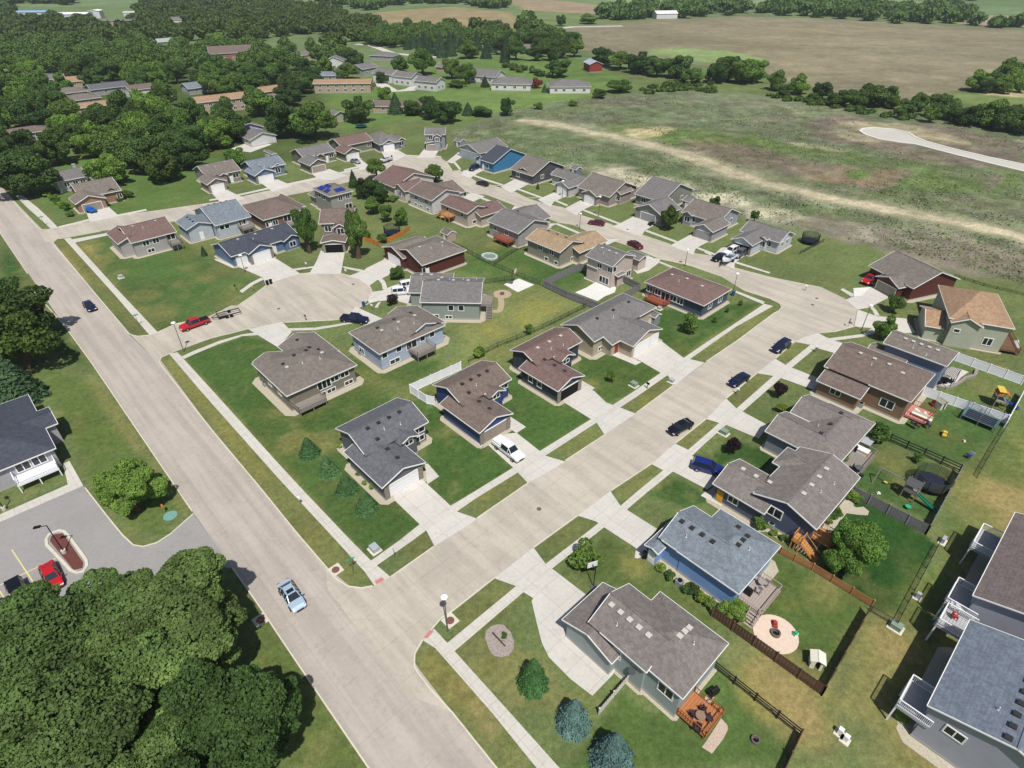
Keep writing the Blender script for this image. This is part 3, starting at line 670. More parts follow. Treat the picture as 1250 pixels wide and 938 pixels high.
K_ = [
 [(-119.6,149.3),(-120.0,150.4),(-120.4,152.6),(-119.2,152.9),(-117.8,153.9),(-111.8,157.8)],
 [(-119.6,149.3),(-76.6,104.1),(-75.6,103.5),(-74.3,103.1),(-72.3,103.6),(-71.2,104.6),(-69.0,108.0),(-63.3,110.9),(-60.5,115.6),(-59.2,115.6),(-57.3,121.1),(-56.2,125.4)],
 [(-50.1,131.5),(-48.0,131.7)], [(-40.4,131.5),(-38.0,130.3)], [(-31.0,116.8),(-32.4,115.3)], [(-47.0,108.6),(-37.6,109.5),(-35.1,110.0)], [(-32.6,125.4),(-31.6,122.9)],
 [(-53.2,106.2),(-59.6,102.4),(-64.3,97.9),(-65.6,96.3),(-66.1,95.5),(-65.79,94.08),(-64.85,92.72),(-47.85,74.07),(-35.48,60.95),(-28.37,53.24),(-23.27,47.96),(-21.37,45.97),(-19.87,45.10),(-18.23,44.86),(-16.90,45.15)],
 [(-14.92,46.45),(-10.07,51.14)], [(-4.78,55.85),(2.37,62.58)], [(8.03,67.22),(14.70,73.16)], [(20.71,78.78),(28.52,86.54)], [(36.26,94.08),(44.1,101.3),(55.3,112.4),(56.8,113.5),(57.8,114.9),(58.1,116.6),(56.6,119.0),(52.2,122.9)],
 [(49.1,130.0),(43.3,135.8),(38.1,139.6),(36.7,139.6)], [(23.2,154.2),(20.8,158.2),(16.7,162.7),(12.9,164.3)], [(0.2,178.5),(-3.8,183.9),(-8.2,187.7)],
 [(-158.0,188.5),(-144.3,174.1),(-130.0,159.8),(-127.6,158.8),(-125.1,160.2),(-118.7,164.9)], [(-113.8,169.0),(-102.4,174.3),(-88.5,181.3)], [(-83.8,185.4),(-76.8,191.6)], [(-72.4,196.5),(-64.3,203.3)], [(-58.8,207.7),(-51.2,214.2)], [(-38.7,230.3),(-34.2,230.3)], [(-23.6,223.4),(-20.5,212.3)], [(-15.2,206.8),(-11.6,200.2),(-6.2,196.5),(-3.7,196.5)], [(-0.1,191.6),(4.5,184.7),(8.1,184.8)], [(11.4,178.2),(15.3,176.1)], [(18.7,170.8),(27.9,162.4)], [(34.6,155.5),(41.2,148.8)], [(45.8,143.2),(50.2,141.3)], [(53.6,134.7),(60.4,129.6),(64.8,127.2),(70.2,124.4),(72.0,120.9),(73.2,118.6)],
 [(73.9,114.2),(76.5,115.0)], [(61.4,104.4),(65.2,105.0),(69.8,107.0),(73.1,106.4)], [(49.5,95.1),(55.5,101.1),(57.9,100.1)], [(36.74,82.72),(44.52,90.33)], [(25.44,71.11),(31.87,77.17)], [(14.01,60.95),(20.88,66.51)], [(2.79,50.95),(8.94,56.36)],
 [(-2.21,46.28),(-6.91,41.80),(-8.23,40.74),(-9.21,39.29)], [(-10.01,38.09),(-10.66,36.45),(-10.52,35.00),(-9.97,34.23),(-8.57,32.61),(-6.09,30.23),(-1.47,25.09),(5.20,17.72)],
 [(-156.1,175.4),(-131.5,149.3),(-114.5,131.3)], [(-110.0,124.9),(-92.2,108.0),(-77.88,93.26),(-43.88,57.10)], [(-43.57,56.66),(-45.04,53.24),(-46.18,51.75),(-47.66,51.09),(-49.07,51.35),(-51.29,52.97),(-54.80,55.98),(-61.18,61.60)], [(-34.88,47.78),(-29.67,42.34),(-24.56,36.83),(-13.55,25.09),(-6.59,17.72)],
]
kerb(K_)
t = NT('tactile_red'); t.col(lin((186, 120, 118))).rough(0.8)
sheet('tactile_pad', [[(-16.82,45.83),(-15.99,46.44),(-15.61,46.02),(-16.47,45.39)], [(-9.94,38.42),(-9.22,39.39),(-8.89,39.16),(-9.51,38.26)]], Z + .042, t.m)
line_paint = plain('lot_line_paint', (214, 204, 140), 0.7)
sheet('parking_lines', [ribbon([(-64.37,50.64),(-57.93,45.29)], .14), ribbon([(-62.23,45.29),(-57.86,49.25)], .14), ribbon([(-61.67,44.47),(-58.93,42.22)], .14)], Z + .018, line_paint)
kerb([[(-60.64,53.47),(-60.18,53.74),(-59.35,53.58),(-58.22,52.74),(-55.80,50.69),(-53.80,48.96),(-53.23,48.12),(-53.22,47.25),(-53.87,47.02),(-54.88,47.42),(-56.64,48.72),(-60.24,51.32),(-60.90,52.22),(-61.05,53.13),(-60.64,53.47)]], w=.35, h=.15)
sheet('mulch_bed', [[(-60.33,53.13),(-59.37,53.26),(-53.99,48.60),(-53.61,47.77),(-54.52,47.46),(-60.23,51.96),(-60.60,52.74)]], .1, plain('red_mulch', (112, 66, 60), .95, var=.4, scale=6))

# ------------------------------------------------------------------ house parts
def siding(name, c, lap=0.22):
    if name in MATS: return MATS[name]
    t = NT(name)
    sx = t.n('ShaderNodeSeparateXYZ'); t.l(t.obj(), sx.inputs[0])
    m = t.math('MODULO', t.math('ADD', sx.outputs[2], 50.0), lap)
    ln = t.ramp(t.math('DIVIDE', m, lap), [(0.0, 0.80), (0.14, 0.97), (1.0, 1.0)])
    nf = t.ramp(t.noise(0.8, 4), [(0.3, 0.92), (0.7, 1.03)])
    t.col(t.mul(t.mul(lin(c), ln), nf)).rough(0.6)
    MATS[name] = t.m
    return t.m
def shingles(name, c, c2=None, contrast=0.13):
    if name in MATS: return MATS[name]
    t = NT(name)
    sx = t.n('ShaderNodeSeparateXYZ'); t.l(t.obj(), sx.inputs[0])
    cs = t.math('MODULO', t.math('ADD', sx.outputs[2], 50.0), 0.10)
    ln = t.ramp(t.math('DIVIDE', cs, 0.10), [(0.0, 0.78), (0.25, 0.98), (1.0, 1.0)])
    n1 = t.ramp(t.noise(3.4, 3, rough=0.8), [(0.32, 1 - contrast), (0.68, 1 + contrast * .8)])
    n2 = t.ramp(t.noise(11, 2, rough=0.8), [(0.3, 1 - contrast), (0.7, 1 + contrast)])
    n3 = t.ramp(t.noise(0.25, 4), [(0.3, 0.92), (0.7, 1.05)])
    base = lin(c)
    k = t.mul(base, lin(c2 or tuple(min(255, int(v * 1.12)) for v in c)), t.ramp(t.noise(1.6, 2), [(0.4, 0), (0.6, 1)]), 'MIX')
    t.col(t.mul(t.mul(t.mul(t.mul(k, ln), n1), n2), n3)).rough(0.9)
    MATS[name] = t.m
    return t.m
TRIM = plain('white_trim', (232, 232, 228), 0.5, var=0.05)
DTRIM = plain('dark_trim', (70, 62, 56), 0.5, var=0.05)
t = NT('window_glass'); t.col((0.015, 0.02, 0.028)).rough(0.08); t.b.inputs['Specular IOR Level'].default_value = 0.6
GLASS = t.m
FOUND = plain('foundation_concrete', (170, 166, 158), 0.85)
GDW = plain('garage_door_white', (228, 228, 228), 0.5, var=0.04)
GDT = plain('garage_door_taupe', (150, 140, 128), 0.5, var=0.05)
GDG = plain('garage_door_grey', (150, 150, 150), 0.5, var=0.05)
STONE = plain('stone_veneer', (150, 142, 130), 0.9, var=0.45, scale=5)
VENT_L = plain('vent_light_metal', (190, 186, 178), 0.4, var=0.05)
VENT_D = plain('vent_dark_metal', (52, 50, 50), 0.5, var=0.05)
PIPE = plain('pipe_white', (220, 220, 215), 0.5, var=0.05)
BED = plain('pale_gravel', (188, 180, 160), 0.95, var=0.35, scale=7)
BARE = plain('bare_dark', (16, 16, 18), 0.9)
WOODN = plain('new_cedar', (196, 140, 84), 0.7, var=0.2, scale=4)
WOODR = plain('red_stained_wood', (150, 84, 66), 0.75, var=0.2, scale=4)
WOODG = plain('weathered_wood', (142, 136, 128), 0.85, var=0.25, scale=4)
WOODB = plain('brown_wood', (118, 88, 70), 0.85, var=0.25, scale=4)
VINYL = plain('white_vinyl', (236, 238, 242), 0.4, var=0.03)
BLACKM = plain('black_metal', (26, 26, 28), 0.5, var=0.1)

_cache = {}
def cached(key, fn):
    if key not in _cache: _cache[key] = fn()
    return _cache[key]
def inst(name, me, parent, loc, rz=0):
    o = bpy.data.objects.new(name, me); COL.objects.link(o)
    o.parent = parent; o.location = loc; o.rotation_euler = (0, 0, rz)
    return o
def window_meshes(w, h, frame=TRIM):
    def mk():
        f = MB(); t = 0.13; d = 0.07
        f.box(-w/2 - t, -.02, -t, w/2 + t, d, 0); f.box(-w/2 - t, -.02, h, w/2 + t, d, h + t)
        f.box(-w/2 - t, -.02, 0, -w/2, d, h); f.box(w/2, -.02, 0, w/2 + t, d, h)
        n = 1 if w > 1.1 else 0
        if w > 2.3: n = 2
        for i in range(n):
            x = -w/2 + w * (i + 1) / (n + 1)
            f.box(x - .06, -.02, 0, x + .06, d - .01, h)
        g = MB().box(-w/2, -.02, 0, w/2, .025, h)
        return f.mesh('window', frame), g.mesh('pane', GLASS)
    return cached(('win', round(w, 2), round(h, 2), frame.name), mk)
def garage_mesh(w, h, mat):
    def mk():
        f = MB(); f.box(-w/2, -.02, 0, w/2, .03, h)
        n = 4; m = max(2, int(w / 1.2))
        for r in range(n):
            for c in range(m):
                x0 = -w/2 + w * c / m + .12; x1 = -w/2 + w * (c + 1) / m - .12
                z0 = h * r / n + .09; z1 = h * (r + 1) / n - .09
                f.box(x0, .0, z0, x1, .055, z1)
        return f.mesh('garage_door', mat)
    return cached(('gar', round(w, 2), round(h, 2), mat.name), mk)
def door_mesh(mat):
    def mk():
        f = MB(); f.box(-.5, -.02, 0, .5, .05, 2.1)
        f.box(-.35, 0, 1.2, -.05, .08, 1.9); f.box(.05, 0, 1.2, .35, .08, 1.9); f.box(-.35, 0, .2, .35, .08, .95)
        f.cyl((.4, .05, 1.0), (.4, .12, 1.0), .04, n=6)
        return f.mesh('door', mat)
    return cached(('door', mat.name), mk)
def vent_mesh(mat):
    return cached(('vent', mat.name), lambda: MB().box(-.22, -.22, -.1, .22, .22, .12).box(-.29, -.29, .12, .29, .29, .17).mesh('roof_vent', mat))
def pipe_mesh():
    return cached('pipe', lambda: MB().cyl((0, 0, -.2), (0, 0, .42), .055, n=8).cyl((0, 0, -.05), (0, 0, .04), .12, .08, n=8).mesh('vent_pipe', PIPE))
def chair_mesh(mat):
    def mk():
        f = MB()
        f.box(-.28, -.28, .38, .28, .28, .44); f.box(-.28, .22, .44, .28, .3, .95)
        for x in (-.26, .26):
            f.box(x - .03, -.28, .0, x + .03, -.22, .62); f.box(x - .03, .2, 0, x + .03, .26, .62); f.box(x - .04, -.28, .6, x + .04, .26, .65)
        return f.mesh('patio_chair', mat)
    return cached(('chair', mat.name), mk)

class House:
    def __init__(s, name, label, ang, blocks, wall, roof, trim=None, cat='house', group=None, bed=0.8, oh=0.45, vents=None, found=True, ventmat=None):
        """ang: heading of u in degrees, or two world points; blocks: (points on the eave line, eave z, ridge axis, kind, pitch, grow)"""
        s.th = R(ang) if isinstance(ang, (int, float)) else math.atan2(ang[1][1] - ang[0][1], ang[1][0] - ang[0][0])
        c, sn = math.cos(s.th), math.sin(s.th)
        s.U = Vector((c, sn)); s.V = Vector((-sn, c))
        s.B = []; s.oh = oh; s.wall = wall; s.trimm = trim or TRIM
        p0 = Vector(blocks[0][0][0]); allu = []
        for i, b in enumerate(blocks):
            pts, z, ridge, kind, pitch = b[:5]
            g = b[5] if len(b) > 5 else (0, 0, 0, 0)
            uu = [(Vector(p) - p0).dot(s.U) for p in pts]; vv = [(Vector(p) - p0).dot(s.V) for p in pts]
            e = 0.011 * i
            s.B.append(dict(u0=min(uu) + g[0] + e, v0=min(vv) + g[1] + e, u1=max(uu) + g[2] - e, v1=max(vv) + g[3] - e, z=z, ridge=ridge, kind=kind, p=pitch))
        cu = (s.B[0]['u0'] + s.B[0]['u1']) / 2; cv = (s.B[0]['v0'] + s.B[0]['v1']) / 2
        for b in s.B:
            b['u0'] -= cu; b['u1'] -= cu; b['v0'] -= cv; b['v1'] -= cv
        loc = p0 + s.U * cu + s.V * cv
        s.o = empty(name, (loc.x, loc.y, 0), s.th, label, cat, group)
        s.rtop = 0
        s.make_walls(wall, found); s.make_roof(roof)
        if bed: s.make_bed(bed)
        if vents: s.vents(*vents) if isinstance(vents, tuple) else s.vents(vents)
    def rz(s, b, u, v):
        """height of the roof surface of block b"""
        if b['kind'] == 'flat': return b['z']
        hs = ((b['v1'] - b['v0']) if b['ridge'] == 'u' else (b['u1'] - b['u0'])) / 2
        a = (min(v - b['v0'], b['v1'] - v) if b['ridge'] == 'u' else min(u - b['u0'], b['u1'] - u))
        if b['kind'] == 'shed': 
            a = (b['u1'] - u) if b['ridge'] == 'u' else (b['v1'] - v)
            return b['z'] + max(a, 0) * b['p']
        h = a
        lo, hi = (u - b['u0'], b['u1'] - u) if b['ridge'] == 'u' else (v - b['v0'], b['v1'] - v)
        if b['kind'] in ('hip', 'hip0'): h = min(h, lo)
        if b['kind'] in ('hip', 'hip1'): h = min(h, hi)
        return b['z'] + max(h, 0) * b['p']
    def top(s, u, v):
        best = 0
        for b in s.B:
            if b['u0'] <= u <= b['u1'] and b['v0'] <= v <= b['v1']: best = max(best, s.rz(b, u, v))
        return best
    def make_walls(s, wall, found):
        mb = MB(); fb = MB()
        for b in s.B:
            o = s.oh if b['kind'] != 'flat' else .1
            u0, v0, u1, v1 = b['u0'] + o, b['v0'] + o, b['u1'] - o, b['v1'] - o
            def T(u, v): return s.rz(b, u, v) - .06
            um, vm = (u0 + u1) / 2, (v0 + v1) / 2
            def side(p, q, mid):
                pts = [(p[0], p[1], 0), (q[0], q[1], 0), (q[0], q[1], T(*q))]
                if mid: pts.append((mid[0], mid[1], T(*mid)))
                pts.append((p[0], p[1], T(*p)))
                mb.face(pts)
            gu = b['ridge'] == 'u' and b['kind'] in ('gable', 'hip0', 'hip1'); gv = b['ridge'] == 'v' and b['kind'] in ('gable', 'hip0', 'hip1')
            side((u0, v0), (u1, v0), (um, v0) if gv and b['kind'] != 'hip0' else None)
            side((u1, v0), (u1, v1), (u1, vm) if gu and b['kind'] != 'hip1' else None)
            side((u1, v1), (u0, v1), (um, v1) if gv and b['kind'] != 'hip1' else None)
            side((u0, v1), (u0, v0), (u0, vm) if gu and b['kind'] != 'hip0' else None)
            if found: fb.box(u0 - .025, v0 - .025, 0, u1 + .025, v1 + .025, .32)
        mb.build('wall', wall, s.o)
        if found: fb.build('foundation', FOUND, s.o)
    def make_roof(s, roof):
        mb = MB(); tb = MB(); th = .10
        for b in s.B:
            u0, v0, u1, v1, z, p = b['u0'], b['v0'], b['u1'], b['v1'], b['z'], b['p']
            if b['kind'] == 'flat':
                mb.box(u0, v0, z - .06, u1, v1, z + .08)
                continue
            sw = b['ridge'] == 'v'
            if sw: a0, a1, c0, c1 = v0, v1, u0, u1
            else: a0, a1, c0, c1 = u0, u1, v0, v1
            def W(a, c, h): return (c, a, h) if sw else (a, c, h)
            if b['kind'] == 'shed':
                # falls towards the high-coordinate side
                q = [(u1, v0, z), (u1, v1, z), (u0, v1, z + (u1 - u0) * p), (u0, v0, z + (u1 - u0) * p)] if not sw else [(u0, v1, z), (u1, v1, z), (u1, v0, z + (v1 - v0) * p), (u0, v0, z + (v1 - v0) * p)]
                mb.face(q); mb.face([(x, y, h - th) for x, y, h in q[::-1]])
                for i in range(4):
                    tb.bar((q[i][0], q[i][1], q[i][2] - .06), (q[(i + 1) % 4][0], q[(i + 1) % 4][1], q[(i + 1) % 4][2] - .06), .06, .2)
                continue
            hs = (c1 - c0) / 2; cm = (c0 + c1) / 2; rh = z + hs * p
            s0 = hs if b['kind'] in ('hip', 'hip0') else 0
            s1 = hs if b['kind'] in ('hip', 'hip1') else 0
            if s0 + s1 > (a1 - a0):
                k = (a1 - a0) / (s0 + s1) * .98; s0 *= k; s1 *= k
            r0, r1 = W(a0 + s0, cm, rh), W(a1 - s1, cm, rh)
            A, B_, C_, D = W(a0, c0, z), W(a1, c0, z), W(a1, c1, z), W(a0, c1, z)
            fs = [[A, B_, r1, r0], [C_, D, r0, r1]]
            if s0: fs.append([D, A, r0])
            if s1: fs.append([B_, C_, r1])
            for f in fs:
                if sw: f = f[::-1]
                mb.face(f)
                mb.face([(x, y, h - th) for x, y, h in f[::-1]])
            e = [(A, B_), (C_, D)] + ([(D, A)] if s0 else [(A, r0), (r0, D)]) + ([(B_, C_)] if s1 else [(B_, r1), (r1, C_)])
            for x, y in e:
                X, Y = Vector(x), Vector(y); n = max(1, int((Y - X).length / .4)); run = None
                for k in range(n + 1):
                    hid = True
                    if k < n:
                        m = X.lerp(Y, (k + .5) / n)
                        hid = any(q is not b and q['u0'] + .3 < m.x < q['u1'] - .3 and q['v0'] + .3 < m.y < q['v1'] - .3 and s.rz(q, m.x, m.y) > m.z - .6 for q in s.B)
                    if not hid and run is None: run = k
                    if hid and run is not None:
                        P_, Q_ = X.lerp(Y, run / n), X.lerp(Y, k / n)
                        tb.bar((P_.x, P_.y, P_.z - .075), (Q_.x, Q_.y, Q_.z - .075), .07, .17); run = None
            if b['p'] > .1:
                mb.bar(tuple(Vector(r0) + Vector((0, 0, .02))), tuple(Vector(r1) + Vector((0, 0, .02))), .22, .06)
        mb.build('roof', roof, s.o)
        tb.build('fascia', s.trimm, s.o)
    def make_bed(s, w):
        c, sn = math.cos(s.th), math.sin(s.th)
        polys = []
        for i, b in enumerate(s.B[:2]):
            x0, y0, x1, y1 = b['u0'] + s.oh - w, b['v0'] + s.oh - w, b['u1'] - s.oh + w, b['v1'] - s.oh + w
            k = w * .8
            P = [(x0 + k, y0), (x1 - k, y0), (x1, y0 + k), (x1, y1 - k), (x1 - k, y1), (x0 + k, y1), (x0, y1 - k), (x0, y0 + k)]
            L = s.o.location
            for zz, pl in ((.022 + .004 * i, P),):
                sheet('gravel_bed', [[(L.x + x * c - y * sn, L.y + x * sn + y * c) for x, y in pl]], zz, BED)
    def wallpos(s, bi, side, t, out=0.0):
        b = s.B[bi]; o = s.oh if b['kind'] != 'flat' else .1
        u0, v0, u1, v1 = b['u0'] + o, b['v0'] + o, b['u1'] - o, b['v1'] - o
        if side == 'u0': return (u0 - out, v0 + (v1 - v0) * t), R(90)
        if side == 'u1': return (u1 + out, v0 + (v1 - v0) * t), R(-90)
        if side == 'v0': return (u0 + (u1 - u0) * t, v0 - out), R(180)
        return (u0 + (u1 - u0) * t, v1 + out), 0
    def win(s, bi, side, t, z=1.3, w=1.5, h=1.2, frame=None):
        (x, y), r = s.wallpos(bi, side, t)
        f, g = window_meshes(w, h, frame or TRIM)
        o = inst('window', f, s.o, (x, y, z), r)
        inst('pane', g, o, (0, 0, 0))
        return s
    def wins(s, bi, side, ts, z=1.3, w=1.2, h=1.2):
        for t in ts: s.win(bi, side, t, z, w, h)
        return s
    def garage(s, bi, side, t=.5, w=4.9, h=2.15, mat=None, surround=True):
        (x, y), r = s.wallpos(bi, side, t, .015)
        inst('garage_door', garage_mesh(w, h, mat or GDW), s.o, (x, y, .05), r)
        if surround:
            f, = cached(('gs', round(w, 2), round(h, 2)), lambda: (MB().box(-w/2 - .13, -.02, 0, -w/2, .09, h).box(w/2, -.02, 0, w/2 + .13, .09, h).box(-w/2 - .13, -.02, h, w/2 + .13, .09, h + .15).mesh('door_casing', TRIM),))
            inst('door_casing', f, s.o, (x, y, .05), r)
        return s
    def opening(s, bi, side, t=.5, w=4.9, h=2.2):
        (x, y), r = s.wallpos(bi, side, t, .012)
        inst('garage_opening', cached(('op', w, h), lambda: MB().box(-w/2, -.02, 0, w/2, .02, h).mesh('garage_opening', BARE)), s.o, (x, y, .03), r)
        inst('door_casing', cached(('gs', round(w, 2), round(h, 2)), lambda: (MB().box(-w/2 - .13, -.02, 0, -w/2, .09, h).box(w/2, -.02, 0, w/2 + .13, .09, h).box(-w/2 - .13, -.02, h, w/2 + .13, .09, h + .15).mesh('door_casing', TRIM),))[0], s.o, (x, y, .03), r)
        return s
    def door(s, bi, side, t, mat=None, z=.15):
        (x, y), r = s.wallpos(bi, side, t, .01)
        inst('door', door_mesh(mat or TRIM), s.o, (x, y, z), r)
        return s
    def stone(s, bi, side, t, w=.9, h=2.4, d=.14):
        (x, y), r = s.wallpos(bi, side, t)
        inst('stone_pillar', cached(('st', w, h, d), lambda: MB().box(-w/2, -.02, 0, w/2, d, h).box(-w/2 - .05, -.02, h, w/2 + .05, d + .05, h + .08).mesh('stone_pillar', STONE)), s.o, (x, y, 0), r)
        return s
    def vents(s, bi=0, n=4, side=1, mat=None, pipes=1, drop=.7, a=.25, b_=.75):
        b = s.B[bi]; m = vent_mesh(mat or VENT_D)
        for i in range(n):
            t = a + (b_ - a) * (i / max(1, n - 1))
            if b['ridge'] == 'u': u = b['u0'] + (b['u1'] - b['u0']) * t; v = (b['v0'] + b['v1']) / 2 + side * drop
            else: v = b['v0'] + (b['v1'] - b['v0']) * t; u = (b['u0'] + b['u1']) / 2 + side * drop
            inst('roof_vent', m, s.o, (u, v, s.top(u, v)))
        for i in range(pipes):
            t = a + (b_ - a) * (.35 + .45 * i); dd = 2.0 + .5 * i
            if b['ridge'] == 'u': u = b['u0'] + (b['u1'] - b['u0']) * t; v = (b['v0'] + b['v1']) / 2 + side * dd
            else: v = b['v0'] + (b['v1'] - b['v0']) * t; u = (b['u0'] + b['u1']) / 2 + side * dd
            inst('vent_pipe', pipe_mesh(), s.o, (u, v, s.top(u, v)))
        return s
    def deck(s, bi, side, t0, t1, depth, z, mat, rail=None, stairs=None, skirt=False):
        """a deck against a wall; t0,t1 fractions of that wall"""
        (x0, y0), r = s.wallpos(bi, side, t0); (x1, y1), _ = s.wallpos(bi, side, t1)
        L = math.hypot(x1 - x0, y1 - y0); cx, cy = (x0 + x1) / 2, (y0 + y1) / 2
        e = empty('deck', (cx, cy, 0), r); e.parent = s.o
        del_keys = None
        f = MB(); n = max(2, int(depth / .3))
        for i in range(n):
            f.box(-L/2, .02 + depth * i / n, z - .08, L/2, .02 + depth * (i + 1) / n - .02, z)
        f.box(-L/2, .02, z - .3, L/2, .1, z - .08); f.box(-L/2, depth - .08, z - .3, L/2, depth, z - .08)
        f.build('deck_floor', mat, e)
        rm = rail or mat
        q = MB()
        P = [(-L/2 + .05, .1), (-L/2 + .05, depth - .05), (L/2 - .05, depth - .05), (L/2 - .05, .1)]
        for i in range(3):
            a, b = Vector((*P[i], 0)), Vector((*P[i + 1], 0))
            q.bar(a + Vector((0, 0, z + .95)), b + Vector((0, 0, z + .95)), .09, .05)
            q.bar(a + Vector((0, 0, z + .12)), b + Vector((0, 0, z + .12)), .05, .05)
            m = max(2, int((b - a).length / .28))
            for k in range(m + 1):
                c = a.lerp(b, k / m); w = .1 if k in (0, m) else .035
                q.box(c.x - w/2, c.y - w/2, z, c.x + w/2, c.y + w/2, z + (1.02 if w > .05 else .95))
        q.build('railing', rm, e)
        pm = cached(('dp', z, mat.name), lambda: MB().box(-.07, -.07, 0, .07, .07, z - .08).mesh('post', mat))
        for x in (-L/2 + .1, 0, L/2 - .1): inst('post', pm, e, (x, depth - .13, 0))
        if stairs:
            k = max(2, int(z / .2)); sx = {'l': -1, 'r': 1}.get(stairs)
            st = MB()
            for i in range(k):
                zz = z * (i + .5) / k
                if sx: st.box(sx * (L/2 + (k - i) * .28 - .28), depth - 1.2, zz - .05, sx * (L/2 + (k - i) * .28), depth - .05, zz) if sx > 0 else st.box(-(L/2 + (k - i) * .28), depth - 1.2, zz - .05, -(L/2 + (k - i) * .28 - .28), depth - .05, zz)
                else: st.box(-.6, depth + (k - i) * .28 - .28, zz - .05, .6, depth + (k - i) * .28, zz)
            for w_ in (-1, 1):
                if sx: st.bar((sx * L/2, depth - .62 + w_ * .58, z + .9), (sx * (L/2 + k * .28), depth - .62 + w_ * .58, .9), .07); st.bar((sx * L/2, depth - .62 + w_ * .58, z - .1), (sx * (L/2 + k * .28), depth - .62 + w_ * .58, 0), .07, .2)
                else: st.bar((w_ * .6, depth, z + .9), (w_ * .6, depth + k * .28, .9), .07); st.bar((w_ * .6, depth, z - .1), (w_ * .6, depth + k * .28, 0), .07, .2)
            st.build('stairs', mat, e)
        s.lastdeck = (e, L, depth, z)
        return s
    def world(s, u, v, z=0):
        c, sn = math.cos(s.th), math.sin(s.th); L = s.o.location
        return (L.x + u * c - v * sn, L.y + u * sn + v * c, z)
    def chimney(s, u, v, h, w=.9, mat=None, foot=0):
        MB().box(u - w/2, v - w/2, foot, u + w/2, v + w/2, h).box(u - w/2 - .08, v - w/2 - .08, h, u + w/2 + .08, v + w/2 + .08, h + .12).build('chimney', mat or s.wall, s.o)
        return s

# ------------------------------------------------------------------ the houses
GA = -46.65
_S = siding; _R = shingles
R_GREY = _R('shingles_grey', (108, 105, 104)); R_SLATE = _R('shingles_slate', (92, 93, 98)); R_TAUPE = _R('shingles_taupe', (110, 103, 97))
R_BROWN = _R('shingles_brown', (106, 94, 87)); R_RED = _R('shingles_red_brown', (108, 89, 84)); R_TAN = _R('shingles_tan', (148, 128, 104))
R_BLUE = _R('shingles_blue_grey', (110, 118, 126), contrast=.22); R_CHAR = _R('shingles_charcoal', (66, 70, 80)); R_ORANGE = _R('shingles_orange', (148, 122, 98))
R_LAV = _R('shingles_warm_grey', (114, 108, 104), contrast=.18)
HG = 'houses of the new street grid'

# --- between the avenue and the near street
h = House('house', 'dark grey house with slate grey roof at the street corner behind four small spruces', GA,
 [([(-26.72,70.20),(-18.51,77.87),(-12.86,71.69)], 3.9, 'v', 'gable', .38), ([(-22.94,64.09),(-17.70,58.64),(-12.38,63.77)], 3.0, 'u', 'gable', .36, (-2.5, 0, 0, 0)), ([(-16.47,66.63),(-13.76,68.99)], 3.6, 'u', 'gable', .45, (-4.5, 0, 0, 0))],
 _S('siding_dark_grey', (98, 102, 110)), R_SLATE, group=HG, vents=None, bed=1.0)
h.garage(1, 'u1', .5, 4.9).stone(1, 'u1', .06, .8).stone(1, 'u1', .94, .8).win(0, 'v0', .72, 2.2, 1.2, 1.3).win(0, 'u1', .88, 2.4, 2.0, 1.0).win(0, 'u1', .88, .8, 1.6, .9).win(2, 'u1', .5, 2.6, 1.3, .7)
h.vents(0, 4, 1, VENT_D, 2).vents(1, 3, 1, VENT_D, 0)
h = House('house', 'navy blue house with brown roof and white vinyl fence behind', GA,
 [([(-13.21,81.35),(-5.42,88.79),(-0.16,82.93)], 3.9, 'v', 'gable', .38), ([(-10.04,75.57),(-4.92,70.08),(0.22,74.97)], 3.0, 'u', 'gable', .36, (-2.5, 0, 0, 0)), ([(-3.58,77.87),(-1.20,80.66)], 3.6, 'u', 'gable', .45, (-4.5, 0, 0, 0))],
 _S('siding_navy', (58, 74, 122)), R_BROWN, group=HG)
h.garage(1, 'u1', .5, 4.9, mat=GDT).stone(1, 'u1', .05, .8).stone(1, 'u1', .95, .8).win(0, 'v0', .7, 2.0, 1.3, 1.3).win(2, 'u1', .5, 2.7, 1.3, .7).vents(0, 4, 1, VENT_D, 1).vents(1, 3, 1, VENT_D, 0)
h.win(0, 'u1', .9, 2.4, 1.6, .9)
h = House('house', 'charcoal house with red brown roof and an open garage', GA,
 [([(-0.45,92.07),(8.4,100.0),(11.76,93.98)], 3.9, 'v', 'gable', .38), ([(2.83,85.83),(7.83,81.03),(12.57,85.36)], 3.0, 'u', 'gable', .36, (-2.5, 0, 0, 0)), ([(8.54,88.35),(11.14,91.39)], 3.6, 'u', 'gable', .45, (-4.5, 0, 0, 0))],
 _S('siding_charcoal', (62, 68, 80)), R_RED, group=HG)
h.opening(1, 'u1', .5, 4.9).stone(1, 'u1', .05, .8).stone(1, 'u1', .95, .8).win(0, 'v0', .72, 2.2, 1.7, 1.2).win(0, 'v0', .75, .5, 1.3, .7).win(2, 'u1', .5, 2.5, 1.5, .7).wins(1, 'v0', (.25, .5), 1.2, .9, 1.0).vents(0, 3, 1, VENT_L, 2).vents(1, 3, 1, VENT_D, 0)
h = House('house', 'beige house with broad grey roof and white three-car garage facing the street', GA,
 [([(9.9,101.9),(16.5,108.2),(15.2,95.2)], 3.7, 'v', 'hip1', .42, (0, 0, 0, 9.5)), ([(19.8,98.3),(22.25,94.95),(29.2,101.2)], 2.9, 'u', 'gable', .36, (-5.0, 0, 0, 0)), ([(17.1,96.9),(18.5,95.6)], 2.9, 'v', 'gable', .36, (-5, 0, .3, 4))],
 _S('siding_beige', (176, 164, 142)), R_GREY, group=HG, bed=1.2)
